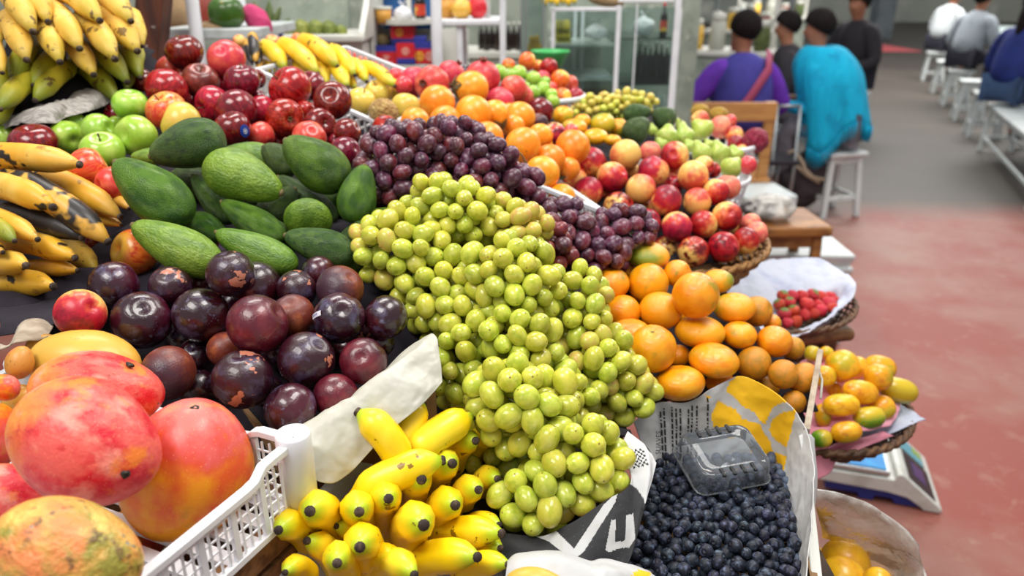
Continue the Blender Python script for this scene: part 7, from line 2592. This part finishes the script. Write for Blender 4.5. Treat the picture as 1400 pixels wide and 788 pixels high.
    for q in ((753, 12, 758, 160, Y, .02), (753, 10, 846, 15, Y, .02), (840, 8, 846, 170, Y, .02), (918, -60, 926, 170, Y, .03), (866, 5, 868, 170, Y, .006), (846, -2, 922, 3, Y, .02), (783, 12, 787, 160, Y + .42, .02), (793, 12, 797, 160, Y + .42, .02), (923, 12, 927, 160, Y + .42, .02)):
        mb = MB()
        pbox(mb, *q)
        mb.build('frame_bar', M['white_plastic'], root, bevel=.002)
    for y_, x0, x1 in ((61, 756, 842), (108, 756, 842), (52, 848, 920), (114, 848, 920)):
        mb = MB()
        pbox(mb, x0, y_, x1, y_ + 2.5, Y + .02, .40)
        mb.build('glass_shelf', M['jar_pale'] if y_ in (61, 108) else M['pane_glass'], root)
    for x0, x1 in ((758, 840), (846, 918)):
        mb = MB()
        pbox(mb, x0, 10, x1, 165, Y + .008, .004)
        mb.build('pane', M['pane_glass'], root)
    mb = MB()
    pbox(mb, 748, -60, 930, 175, Y + .46, .012)
    mb.build('back_panel', M['panel_greygreen'], root)
    mb = MB()
    xa, xb, za, zb = pbox(mb, 750, 160, 926, 190, Y, .45)
    mb.box(((xa + xb) / 2, Y + .225, za / 2), (xb - xa, .45, za))
    mb.build('base', M['cabinet_white'], root)
    for k in range(7):
        bottle(f'tall dark bottle in the display case, {ORD[k]} from the left', 'dark bottles in the display case', 872 + 7.4 * k, 56 + (k % 3) * 3, 113, Y + (.08 if k % 2 else .18), 9.5)
    for k, (x_, h_) in enumerate(((878, 12), (888, 14), (898, 22), (907, 16), (915, 24))):
        jar(f'pale glass jar on the bottom of the display case, {ORD[k]} from left', 'pale jars in the display case', x_, 146 - h_, 150, Y + .08, 9)
    knotted_bag('white bag with a red and blue print on the upper case shelf', 880, 36, Y + .15, 15)
    knotted_bag('crumpled white plastic bag on the top shelf of the case', 815, 44, Y + .15, 15, squash=.7)
    blob('plastic_film', 'flat clear white plastic film on the lower glass shelf', 'plastic bag', 'knobbly', 'bag_film_white', 815, 104, Y + .12, 20, 5)
    bottle('bottle with a yellow and pink label beside the printed bag', None, 906, 4, 52, Y + .14, 10, lab='bottle_label')
    simple('cardboard_carton', 'yellowish carton low in the display case', 'box', 'cardboard', [(800, 126, 832, 150)], Y + .15, .12)
    blob('bread_parcel', 'tan paper parcel on top of the display case', 'parcel', 'papaya', 'burlap', 828, 0, Y + .12, 26, 9, ax=(.2, 1, 0))
    # bananas in and above the case
    br = thing('banana_bunch', 'green yellow banana hand inside the display case at its left', 'bananas', PY(768, 30, Y + .15))
    for k in range(12):
        x_, y_ = 762 + (k % 4) * 5, 34 + (k // 4) * 11
        t = PY(x_, y_ + 9, Y + .12)
        banana(br, to_px(t), to_px(PY(x_ - 1 + (k % 3), y_ - 6, Y + .18)), 6.5, depth_of(t), mat='banana_far', ratio=3.2, dB=depth_of(t) + .02)
    br = thing('banana_bunch', 'yellow bananas hanging above the display case at the top edge', 'bananas', PY(764, -15, Y + .05))
    for k in range(6):
        x_ = 746 + 8 * k
        t = PY(x_, 8 - (k % 2) * 3, Y)
        banana(br, to_px(t), to_px(PY(x_ - 6, -14, Y + .05)), 9, depth_of(t), mat='banana_ripe', ratio=3, dB=depth_of(t) + .03)
    # green bowl
    p = PY(752, 92, 2.75)
    mb = MB()
    r = 27 * depth_of(p) / F
    mb.lathe([(.001, 0), (r * .6, 0), (r * .95, .05), (r, .056), (r * .93, .052), (r * .58, .006), (.001, .006)], 28, Matrix.Translation(p))
    tag(mb.build('plastic_bowl', M['green_plastic'], smooth=True), 'green plastic bowl between the nectarine basket and the display case', 'bowl')
    sb = MB()
    sb.box((p.x, p.y, (p.z - .002) / 2), (.07, .07, p.z - .002))
    tag(sb.build('pedestal', M['stand_wood'], bevel=.004), 'wooden pedestal under the green bowl', 'stand')


def seats():
    # wooden bench with a back
    Y = 4.35
    xl, xr = PY(912, 150, Y).x, PY(1062, 150, Y).x
    root = thing('wooden_bench', 'light wooden bench with a back rail behind the pears', 'bench', Vector(((xl + xr) / 2, Y + .2, 0)))
    zt, zb = PY(1000, 140, Y).z, PY(1000, 166, Y).z
    mb = MB()
    mb.box(((xl + xr) / 2, Y, (zt + zb) / 2), (xr - xl, .025, zt - zb))
    mb.build('back_rail', M['wood_bench'], root, bevel=.004)
    for x_ in (xl + .03, xr - .03):
        mb = MB()
        mb.beam((x_, Y + .06, 0), (x_, Y + .01, zt), .055, .04, up=(0, 1, 0))
        mb.build('back_post', M['wood_bench'], root, bevel=.003)
        mb = MB()
        mb.beam((x_, Y + .42, 0), (x_, Y + .42, .45), .045, .045, up=(0, 1, 0))
        mb.build('leg', M['wood_bench'], root, bevel=.003)
    mb = MB()
    mb.box(((xl + xr) / 2, Y + .22, .465), (xr - xl + .02, .46, .035))
    mb.build('seat', M['wood_bench'], root, bevel=.004)
    mb = MB()
    mb.box(((xl + xr) / 2, Y + .02, .42), (xr - xl - .04, .03, .06))
    mb.build('apron', M['wood_bench'], root)
    # stools by the stall
    GS = 'white stools beside the stall'
    p = PZ(1062, 259, .46)
    stool('white_stool', 'white stool with a thick seat just behind the wooden stool', 'stool', (p.x - .09, p.y, 0), .30, .30, .46, 'stool_white', .12, GS, slab=.06, splay=.02)
    p = PZ(1072, 297, .62)
    stool('wooden_stool', 'worn brown wooden stool with a plastic bag on it', 'stool', (p.x - .02, p.y, 0), .34, .30, .62, 'wood_stool', .05, None, slab=.045, splay=.012)
    ws = p
    zt = .62
    # stacked white plates of two plastic stools under it
    for k, (zz, lab) in enumerate(((.30, 'white plastic stool on the floor behind the strawberry basket'), (.36, 'white plastic stool stacked on the other one behind the wooden stool'))):
        c = Vector((ws.x + .13, ws.y + .28, 0))
        root = thing('plastic_stool', lab, 'stool', c + Vector((0, 0, .06 * k)), 'stacked white plastic stools')
        mb = MB()
        h = zz + .07
        w = .23
        rows = []
        for q, z in ((.98, h), (1.0, h - .01), (.90, h - .075), (.86, h - .08)):
            rows.append([c + Vector((sx * w * q, sy * w * q, z)) for sx, sy in ((-1, -1), (1, -1), (1, 1), (-1, 1))])
        mb.grid(rows, closed=True)
        mb.f.append(tuple(range(4)))
        mb.m.append(0)
        mb.build('seat', M['stool_white'], root, bevel=.012)
        for sx in (-1, 1):
            for sy in (-1, 1):
                mb = MB()
                mb.beam(c + Vector((sx * w * (.9 - .03 * k), sy * w * (.9 - .03 * k), .06 * k)), c + Vector((sx * w * (.80 - .04 * k), sy * w * (.80 - .04 * k), h - .07)), .04 - .008 * k, .04 - .008 * k, up=(0, 1, 0))
                mb.build('leg', M['grey_plastic'], root, bevel=.003)
    # plastic bag on the wooden stool
    b = knotted_bag('clear grey plastic bag with dark contents lying on the wooden stool', 1052, 284, ws.y - .02, 34, 'bag_film', squash=.55, knot=False)
    blob('dark_bundle', 'dark bundle inside the clear bag on the wooden stool', 'bundle', 'knobbly', 'cloth_bag', 1038, 286, ws.y - .02, 24, 13)
    # stands of the low baskets
    stool('wooden_stool', 'old wooden stool carrying the strawberry basket', 'stool', (.62, 1.645, 0), .26, .24, .824, 'wood_old', .2, None, slab=.03, splay=.015)
    stool('wooden_stool', 'wooden stool under the papaya basket', 'stool', (.50, 1.36, 0), .22, .22, .69, 'wood_old', .1, None, slab=.03, splay=0)
    p = PZ(1134, 470, 0.2)
    stool('white_stool', 'white stool whose leg shows under the strawberry basket', 'stool', (.775, 1.96, 0), .20, .20, .79, 'stool_white', .05, GS, slab=.03, splay=.015)
    # the stool under the woman in the poncho
    p = PZ(1142, 208, .46)
    stool('white_stool', 'tall white stool under the woman in the cyan poncho', 'stool', (p.x + .06, p.y + .12, 0), .30, .30, .46, 'stool_white', .25, GS, splay=.03)
    # right side of the aisle
    ad = Vector((.37, .93, 0)).normalized()
    an = Vector((ad.y, -ad.x, 0))
    rz = math.atan2(-ad.x, ad.y)
    c = Vector((4.12, 6.42, 0)) + an * .16
    stool('white_bench', 'long white bench at the right edge, under the person in navy', 'bench', c, .30, 2.3, .46, 'stool_white', rz, 'white seats at the right', splay=.03)
    for k, s in enumerate((2.0, 3.1, 4.3, 5.6, 7.2)):
        c = Vector((4.12, 6.42, 0)) + an * .16 + ad * s
        stool('white_stool', f'white stool in the row right of the aisle, {ORD[k]} beyond the long bench', 'stool', c, .30, .30, .46, 'stool_white', rz, 'white seats at the right', splay=.04)
    for k, (s, L) in enumerate(((.9, 2.4), (4.2, 2.8), (8.2, 3.0))):
        c = Vector((4.12, 6.42, 0)) + an * 1.3 + ad * s
        root = thing('market_table', ['pale grey dining table nearest at the right edge', 'pale grey dining table in the middle of the right row', 'pale grey dining table farthest in the right row'][k], 'table', c, 'dining tables right of the aisle')
        R = Matrix.Rotation(rz, 3, 'Z')
        mb = MB()
        mb.box(c + Vector((0, 0, .74)), (.75, L, .04), R)
        mb.build('tabletop', M['table_grey'], root, bevel=.005)
        for sx in (-1, 1):
            for sy in (-1, 1):
                mb = MB()
                mb.box(c + R @ Vector((sx * .32, sy * (L / 2 - .1), 0)) + Vector((0, 0, .36)), (.05, .05, .72), R)
                mb.build('leg', M['table_grey'], root)
    # counters far behind on the left of the aisle
    for k, (cx, cy, wd) in enumerate(((1.95, 7.6, 1.0), (3.1, 10.6, 1.0), (4.6, 14.5, 1.2))):
        c = Vector((cx, cy, 0))
        root = thing('market_counter', ['grey green counter behind the woman in purple', 'grey green counter farther down the left side', 'grey green counter farthest on the left side'][k], 'counter', c, 'counters left of the aisle')
        R = Matrix.Rotation(rz, 3, 'Z')
        mb = MB()
        mb.box(c + Vector((0, 0, .45)), (wd, .6, .9), R)
        mb.build('body', M['panel_greygreen'], root, bevel=.01)
        mb = MB()
        mb.box(c + Vector((0, 0, .92)), (wd + .06, .66, .04), R)
        mb.build('worktop', M['cabinet_white'], root, bevel=.005)
        mb = MB()
        for q in (-1, 1):
            mb.box(c + R @ Vector((q * wd * .48, .25, 0)) + Vector((0, 0, 1.5)), (.05, .05, 1.2), R)
        mb.box(c + R @ Vector((0, .25, 0)) + Vector((0, 0, 2.05)), (wd, .05, .3), R)
        mb.build('frame', M['pillar_grey' if k == 1 else 'cabinet_white'], root)
        for j in range(5):
            jr = c + R @ Vector((-wd * .4 + wd * .2 * j, -.1, 0)) + Vector((0, 0, .94))
            px, py = to_px(jr)
            d = depth_of(jr)
            jh = .22 + .05 * (j % 3)
            px2, py2 = to_px(jr + Vector((0, 0, jh)))
            jar(f'large pale jar on the {["nearest", "middle", "farthest"][k]} left counter, {ORD[j]} from left', 'jars on the left counters', px, py2, py, jr.y, 150 / d, ['jar_pale', 'knobbly_yellow', 'hall_wall', 'red_clay', 'cactus_leaf'][j])
    # thin metal chair between the bench and the poncho
    c = Vector((1.72, 4.98, 0))
    root = thing('metal_chair', 'thin steel framed chair between the bench and the cyan poncho', 'chair', c)
    mb = MB()
    for sx in (-.055, .09):
        mb.tube([c + Vector((sx - .02, -.15, 0)), c + Vector((sx, -.12, .45)), c + Vector((sx + .03, .0, .80))], .011, 8)
        mb.tube([c + Vector((sx, .22, 0)), c + Vector((sx, .16, .45))], .011, 8)
    mb.tube([c + Vector((-.025, .0, .80)), c + Vector((.12, .0, .80))], .011, 8)
    mb.build('frame', M['steel'], root, smooth=True)
    mb = MB()
    mb.box(c + Vector((.02, .02, .46)), (.20, .32, .03))
    mb.build('seat', M['coat_dark'], root, bevel=.006)
    # dark cloth bag with a strap on the floor
    p = PZ(1102, 292, 0)
    root = thing('cloth_bag', 'dark grey cloth bag with a beige strap on the floor by the stool', 'bag', Vector((p.x, p.y, 0)))
    mb = MB()

    def fn(q, i, a):
        n = mnoise.noise(q * 1.8 + Vector((4, 2, 0)))
        k = 1 + .25 * n
        return Vector((q.x * k * .20 + .05 * q.z, q.y * k * .16, (q.z + 1) * .215 * (1 + .1 * n)))
    mb.lathe([(math.sin(max(.04, math.pi * i / 18)), -math.cos(max(.04, math.pi * i / 18))) for i in range(19)], 30, Matrix.Translation(Vector((p.x - .02, p.y + .1, 0))), fn=fn)
    mb.build('body', M['cloth_bag'], root, smooth=True)
    mb = MB()
    Yp = p.y - .1
    mb.tube([PY(1072, 212, Yp + .05), PY(1086, 206, Yp + .02), PY(1097, 222, Yp), PY(1100, 232, Yp - .02), PY(1112, 243, Yp - .02), PY(1128, 246, Yp)], .012, 8)
    mb.tube([PY(1074, 216, Yp + .05), PY(1090, 228, Yp), PY(1104, 240, Yp - .02), PY(1120, 250, Yp - .01)], .010, 8)
    mb.build('strap', M['strap_beige'], root, smooth=True)


def scale_():
    """price scale on the floor, display end to the right"""
    # base corners on the floor
    fr, br_ = PZ(1287, 699, .0), PZ(1226, 588, .10)
    a = PZ(1136, 672, .06)
    X = (PZ(1287, 697, .03) - PZ(1140, 672, .03))
    X.z = 0
    L = X.length
    X.normalize()
    Yv = Vector((-X.y, X.x, 0))
    o = PZ(1287, 697, .02)
    o.z = 0
    root = thing('price_scale', 'white electronic price scale with a blue plate on the red floor', 'scale', o - X * .2 + Yv * .12)
    Lb, D = max(L, .36), .30
    Mx = Matrix((X, Yv, Vector((0, 0, 1)))).transposed().to_4x4()
    Mx.translation = o
    T = lambda x, y, z: Mx @ Vector((x, y, z))
    # body profile in x-z, swept along y
    prof = [(-Lb, .055), (-.16, .050), (-.10, .040), (-.055, .012), (-.05, .004), (0, .004), (.004, .016), (-.118, .115), (-.128, .120), (-.140, .118), (-.146, .098), (-Lb, .098)]
    mb = MB()
    rows = []
    for y in (0, .01, D - .01, D):
        ins = .004 if y in (0, D) else 0
        rows.append([T(x, y, z) for x, z in prof])
    mb.grid(rows, closed=True)
    n = len(prof)
    mb.f.append(tuple(range(n)))
    mb.f.append(tuple(3 * n + k for k in range(n)))
    mb.m += [0, 0]
    mb.build('housing', M['scale_body'], root, bevel=.003)
    mb = MB()
    mb.grid([[T(x, y, z) for x, z in ((-Lb + .02, .055), (-.16, .051), (-.10, .041), (-.055, .013), (-.052, .006), (-.13, .006), (-.14, .022), (-.19, .022), (-.195, .004), (-.235, .004), (-.24, .022), (-Lb + .02, .022))] for y in (.012, D - .012)], closed=True)
    mb.f.append(tuple(range(12)))
    mb.f.append(tuple(range(12, 24)))
    mb.m += [0, 0]
    mb.build('base', M['scale_base'], root)
    mb = MB()
    mb.box(T(-Lb / 2 - .085, D / 2, .112), (Lb - .15, D - .01, .016), Mx.to_3x3())
    mb.build('tray', M['scale_steel'], root, bevel=.003)
    mb = MB()
    mb.box(T(-Lb / 2 - .085, D / 2, .1215), (Lb - .17, D - .03, .004), Mx.to_3x3())
    mb.build('weighing_plate', M['scale_blue'], root, bevel=.001)
    # sloping control panel
    p0, p1 = Vector((-.118, 0, .1155)), Vector((.004, 0, .0165))
    e = (p1 - p0)
    nrm = Vector((-e.z, 0, e.x)).normalized()
    if nrm.z < 0:
        nrm = -nrm

    def S(u, v, h=.0):
        q = p0 + e * u + nrm * h
        return T(q.x, D * v, q.z)

    def quad(name, u0, v0, u1, v1, h, mat, par=None):
        mb = MB()
        nn = (Mx.to_3x3() @ nrm)
        mb.poly([S(u0, v0, h), S(u1, v0, h), S(u1, v1, h), S(u0, v1, h)], .0016, nn)
        return mb.build(name, M[mat], par or root)
    quad('panel', .12, .06, .84, .60, .001, 'panel_dark')
    s_ = quad('screen', .32, .22, .66, .50, .002, 'lcd_blue')
    pad = quad('keypad', .10, .63, .80, .93, .001, 'panel_dark')
    for i in range(5):
        for j in range(4):
            m = 'key_green' if i >= 3 and j >= 2 else 'key_cyan'
            quad('key', .13 + .133 * i, .645 + .07 * j, .23 + .133 * i, .70 + .07 * j, .0022, m, pad)


# ================================================================ people
def skin_mesh(name, verts, edges, mat, levels=1):
    """verts [(point, radius)] grown into one continuous surface"""
    me = bpy.data.meshes.new(name)
    me.from_pydata([tuple(v[0]) for v in verts], edges, [])
    o = bpy.data.objects.new(name, me)
    COL.objects.link(o)
    m = o.modifiers.new('skin', 'SKIN')
    m.use_smooth_shade = True
    sk = me.skin_vertices[0].data
    for i, v in enumerate(verts):
        r = v[1]
        sk[i].radius = r if isinstance(r, tuple) else (r, r)
        sk[i].use_root = (i == 0)
    s = o.modifiers.new('sub', 'SUBSURF')
    s.levels = s.render_levels = levels
    bpy.context.view_layer.update()
    dg = bpy.context.evaluated_depsgraph_get()
    out = bpy.data.meshes.new_from_object(o.evaluated_get(dg))
    bpy.data.objects.remove(o)
    bpy.data.meshes.remove(me)
    out.name = name
    out.materials.clear()
    out.materials.append(M[mat])
    for p in out.polygons:
        p.use_smooth = True
    return out


def person(label, loc, yaw, top, legs, hair=True, lean=.05, arms=None, headturn=0.0, hem=-.08, sleeve=None, longhair=False, scale=1.0, fat=1.12):
    """seated figure: local x right, y forward, z up from the seat; loc is the seat point"""
    Rz = Matrix.Rotation(yaw, 3, 'Z')
    root = thing('person', label, 'person', loc)
    L = Vector(loc)

    def W(p):
        return Rz @ Vector(p) * scale
    arms = arms or (((.30, .10, .24), (.22, .36, .20)), ((-.30, .10, .24), (-.22, .36, .20)))
    lh = lean
    ht = Matrix.Rotation(headturn, 3, 'Z')
    hc = Vector((0, lh + .05, .79))
    V, E = [], []

    def add(p, r, par=None):
        V.append((W(p), r * scale if not isinstance(r, tuple) else (r[0] * scale, r[1] * scale)))
        if par is not None:
            E.append((par, len(V) - 1))
        return len(V) - 1
    pel = add((0, 0, .10), .135)
    sp = add((0, lh * .5, .30), .125, pel)
    ch = add((0, lh, .48), .135, sp)
    nk = add((0, lh + .01, .60), .060, ch)
    n2 = add((0, lh + .03, .67), .052, nk)
    hb = add(hc + ht @ Vector((0, .005, -.035)), .075, n2)
    hm = add(hc + ht @ Vector((0, -.005, .035)), .088, hb)
    add(hc + ht @ Vector((0, -.01, .10)), .062, hm)
    add(hc + ht @ Vector((0, .10, -.02)), .018, hb)
    for side, (el, wr) in zip((1, -1), arms):
        sh = add((side * .16, lh, .52), .05, ch)
        e = add(el, .043, sh)
        w = add(wr, .029, e)
        d = (Vector(wr) - Vector(el)).normalized()
        sx = Vector((0, 0, 1)).cross(d)
        sx = sx.normalized() if sx.length > .1 else Vector((1, 0, 0))
        palm = add(Vector(wr) + d * .06, (.036, .020), w)
        for k, ln in enumerate((.062, .075, .078, .070)):
            q = Vector(wr) + d * .09 + sx * (k - 1.5) * .020
            f1 = add(q, .0095, palm)
            f2 = add(q + d * ln * .5 - Vector((0, 0, .012)), .0088, f1)
            add(q + d * ln * .85 - Vector((0, 0, .04)), .0078, f2)
        t1 = add(Vector(wr) + d * .045 - sx * side * .042, .0105, palm)
        add(Vector(wr) + d * .08 - sx * side * .058 - Vector((0, 0, .012)), .0090, t1)
    feet = []
    for side in (1, -1):
        hp = add((side * .10, .02, .085), .095, pel)
        kn = add((side * .13, .42, .08), .066, hp)
        an = add((side * .13, .40, -.36), .042, kn)
        to = add((side * .14, .56, -.41), (.040, .026), an)
        feet.append(((side * .13, .38, -.40), (side * .14, .50, -.425), (side * .145, .60, -.43)))
    body = skin_mesh('body', V, E, 'skin', 2)
    link('body', body, root)
    # top: body of the garment and two sleeves
    V, E = [], []
    pel = add((0, 0, hem + .16), (.19 * fat, .165 * fat))
    sp = add((0, lh * .5, .30), (.19 * fat, .165 * fat), pel)
    ch = add((0, lh, .47), (.20 * fat, .165 * fat), sp)
    nk = add((0, lh + .005, .585), (.145 * fat, .12 * fat), ch)
    add((0, lh + .015, .665), .075, nk)
    link('jacket', skin_mesh('jacket', V, E, top, 2), root)
    for side, (el, wr) in zip((1, -1), arms):
        V, E = [], []
        s0 = add((side * .07, lh, .555), .10)
        s = add((side * .185, lh, .52), .10, s0)
        e = add(el, .068, s)
        add(Vector(el).lerp(Vector(wr), .95), .046, e)
        link('sleeve', skin_mesh('sleeve', V, E, sleeve or top, 2), root)
    V, E = [], []
    pel = add((0, 0, .09), (.16, .13))
    for side in (1, -1):
        hp = add((side * .10, .03, .085), .112, pel)
        kn = add((side * .13, .42, .08), .085, hp)
        add((side * .13, .40, -.32), .062, kn)
    link('trousers', skin_mesh('trousers', V, E, legs, 2), root)
    for f in feet:
        V, E = [], []
        a = add(f[0], .052)
        b = add(f[1], (.050, .036), a)
        add(f[2], (.040, .028), b)
        link('shoe', skin_mesh('shoe', V, E, 'shoe_dark', 1), root)
    if hair:
        mb = MB()

        def fn(p, i, a):
            n = mnoise.noise(p * 4)
            return Vector((p.x * .108, p.y * .118, p.z * .112)) * (1 + .05 * n)
        prof = [(math.sin(max(.03, math.pi * i / 16)), math.cos(max(.03, math.pi * i / 16))) for i in range(11)]
        hm = Matrix.Rotation(math.radians(28), 4, 'X')
        T = (Rz.to_4x4() @ Matrix.Scale(scale, 4) @ Matrix.Translation(hc + ht @ Vector((0, -.018, .042))) @ ht.to_4x4() @ hm)
        mb.lathe(prof, 24, T, fn=fn)
        me = mb.mesh('hair', M['hair_black'])
        link('hair', me, root)
        if longhair:
            mb = MB()
            pts = [W(hc + ht @ Vector(q)) for q in ((0, -.10, .02), (0, -.125, -.10), (0, -.15 + lh * 0, -.24), (0, -.15, -.36))]
            mb.tube(pts, [.055 * scale, .05 * scale, .036 * scale, .012 * scale], 10)
            link('braid', mb.mesh('braid', M['hair_black']), root)
    return root, W


def people():
    G = None
    # woman in purple, back to us
    p = PZ(1012, 205, .49)
    loc = Vector((p.x, 5.05, .53))
    loc.x = (1012 - 700) / F * 5.0
    r, Wf = person('person in a blue purple vest seen from behind, violet sleeves and a red strap', loc, math.radians(4), 'vest_purple', 'trousers_dark', arms=(((.34, .06, .26), (.26, .34, .22)), ((-.40, .04, .26), (-.50, .30, .18))), sleeve='sleeve_violet', lean=.06, headturn=.25, scale=.9, fat=1.25)
    mb = MB()
    for x, z in ((.20, .60), (-.20, .14)):
        pass
    pts = [Wf((.17, .02, .665)), Wf((.12, -.13, .56)), Wf((-.01, -.185, .38)), Wf((-.14, -.195, .20)), Wf((-.22, -.15, .08))]
    rows = [[q + Wf((-.022, 0, .018)), q + Wf((.022, 0, -.018))] for q in pts]
    mb.grid(rows)
    o = link('bag_strap', mb.mesh('bag_strap', M['strap_red']), r)
    s = o.modifiers.new('solid', 'SOLIDIFY')
    s.thickness = .008
    # a white seat under her
    stool('white_stool', 'white stool under the person in the purple vest', 'stool', (loc.x, loc.y, 0), .30, .30, .46, 'stool_white', .1, 'white stools beside the stall', splay=.03)
    # person in dark coat between
    loc = Vector(((1088 - 700) / F * 6.0, 6.15, .53))
    person('person in a dark coat facing left between purple vest and cyan poncho', loc, math.radians(70), 'coat_dark', 'trousers_grey', lean=.10, headturn=.1, scale=.86)
    stool('white_stool', 'white stool under the person in the dark coat', 'stool', (loc.x, loc.y, 0), .30, .30, .46, 'stool_white', .1, 'white stools beside the stall', splay=.03)
    # woman in the cyan poncho
    q = PZ(1142, 208, .46)
    loc = Vector((q.x + .10, q.y + .12, .53))
    r, Wf = person('person in a bright cyan fringed poncho leaning left on a white stool', loc, math.radians(62), 'poncho_cyan', 'trousers_grey', lean=.26, fat=.7, arms=(((.22, .20, .24), (.10, .44, .26)), ((-.24, .20, .22), (-.14, .46, .24))), headturn=.1, scale=.90)
    mb = MB()
    rows = []
    n = 44
    hemz = lambda a: .17 - .10 * max(0, math.cos(a + 1.2)) ** 2 - .27 * max(0, math.cos(a - 2.95)) ** 5
    for j in range(15):
        t = j / 14
        row = []
        for k in range(n):
            a = 2 * math.pi * k / n
            cx, cy = math.cos(a), math.sin(a)
            w = .085 + (.29 - .085) * math.sin(min(1, t * 1.6) * math.pi / 2) ** .8
            dpt = .085 + (.25 - .085) * math.sin(min(1, t * 2.0) * math.pi / 2)
            z = .675 - .04 * t - (.62 - hemz(a)) * max(0, (t - .10) / .90) ** 1.15
            fold = 1 + .085 * t * math.sin(9 * a + 2 * math.sin(3 * a)) + .03 * t * math.sin(17 * a)
            yo = .26 + .05 * t * (1 - t)
            row.append(Wf((cx * w * fold, yo * (1 - .62 * t) + cy * dpt * fold, z)))
        rows.append(row)
    mb.grid(rows, closed=True)
    o = link('poncho', mb.mesh('poncho', M['poncho_cyan']), r)
    sd = o.modifiers.new('solid', 'SOLIDIFY')
    sd.thickness = .012
    mb = MB()
    last = rows[-1]
    for k in range(n):
        for f in (0, .5):
            a = last[k].lerp(last[(k + 1) % n], f)
            mb.tube([a + Vector((0, 0, .01)), a + Vector((.004, 0, -.05)), a + Vector((-.003, .003, -.10))], [.006, .005, .003], 5)
    fr = link('fringe', mb.mesh('fringe', M['poncho_cyan']), o)
    # navy jacket on the right bench
    ad = Vector((.37, .93, 0)).normalized()
    an = Vector((ad.y, -ad.x, 0))
    c = Vector((4.12, 6.42, .53)) + an * .10 + ad * .95
    person('person in a navy jacket and jeans on the bench at the right edge', c, math.radians(-68), 'jacket_navy', 'jeans_blue', lean=.10, longhair=True, headturn=0)
    # far diners
    c = Vector((4.12, 6.42, .47)) + an * .16 + ad * 4.3 + Vector((0, 0, .06))
    person('person in a pale grey shirt on a far stool right of the aisle', c, math.radians(-60), 'shirt_grey', 'trousers_dark', lean=.12)
    c = Vector((4.12, 6.42, .47)) + an * .16 + ad * 7.2 + Vector((0, 0, .06))
    person('person in a white top sitting farthest down the right row', c, math.radians(-70), 'scarf_pale', 'trousers_dark', lean=.10)
    # walkers in the distance: heads above the poncho
    p = PZ(1135, 60, 0)
    c = Vector(((1137 - 700) / F * 8.6, 8.3, .53))
    person('person in dark clothes sitting beyond the woman in the cyan poncho', c, math.radians(120), 'coat_dark', 'trousers_dark', lean=.05)
    stool('white_stool', 'white stool under the far person beyond the cyan poncho', 'stool', (c.x, c.y, 0), .30, .30, .46, 'stool_white', .1, 'white stools beside the stall', splay=.03)


# ================================================================ light and camera
def lights():
    w = bpy.data.worlds.new('daylight')
    scene.world = w
    w.use_nodes = True
    bg = w.node_tree.nodes['Background']
    bg.inputs[0].default_value = (.94, .97, 1.0, 1)
    bg.inputs[1].default_value = .50

    def area(name, loc, target, sx, sy, power, col=(1, .97, .92)):
        l = bpy.data.lights.new(name, 'AREA')
        l.shape = 'RECTANGLE'
        l.size, l.size_y = sx, sy
        l.energy = power
        l.color = col
        o = bpy.data.objects.new(name, l)
        COL.objects.link(o)
        o.location = loc
        o.rotation_euler = (Vector(target) - Vector(loc)).to_track_quat('-Z', 'Y').to_euler()
        return o
    # skylight panels of the market roof
    area('skylight', (-1.1, -.3, 3.6), (-.1, .9, 1.1), 1.6, .9, 60)
    area('skylight', (.9, 1.0, 3.9), (.2, 1.2, 1.0), 1.6, .9, 72)
    area('skylight', (2.6, 4.2, 4.2), (2.2, 4.6, 0), 2.4, 1.6, 90)
    area('skylight', (-.8, 2.9, 4.0), (-.6, 2.7, 1.2), 2.0, .8, 70)
    area('skylight', (6.0, 12.0, 5.0), (6.0, 12.0, 0), 6, 4, 900)


def camera():
    cd = bpy.data.cameras.new('camera')
    co = bpy.data.objects.new('camera', cd)
    COL.objects.link(co)
    co.location = EYE
    co.rotation_euler = (math.pi / 2 - PITCH, 0, 0)
    cd.sensor_width = 36.0
    cd.lens = 36.0 * F / W
    cd.clip_start = .05
    cd.clip_end = 200
    cd.dof.use_dof = True
    cd.dof.focus_distance = .82
    cd.dof.aperture_fstop = 4.5
    scene.camera = co


# ================================================================ build everything
big_bunch()
plantains()
mid_bananas()
finger_bananas()
settle()
all_grapes()
grow_grapes()
blueberries()
papers()
clear_bag()
clamshell()
containers()
stall_base()
auto_labels()
emit()
bag_box()
hall()
background()
seats()
scale_()
people()
lights()
camera()
vs = scene.view_settings
vs.view_transform = 'Standard'
vs.look = 'None'
vs.gamma = 1
vs.exposure = 0.0
vs.use_curve_mapping = False
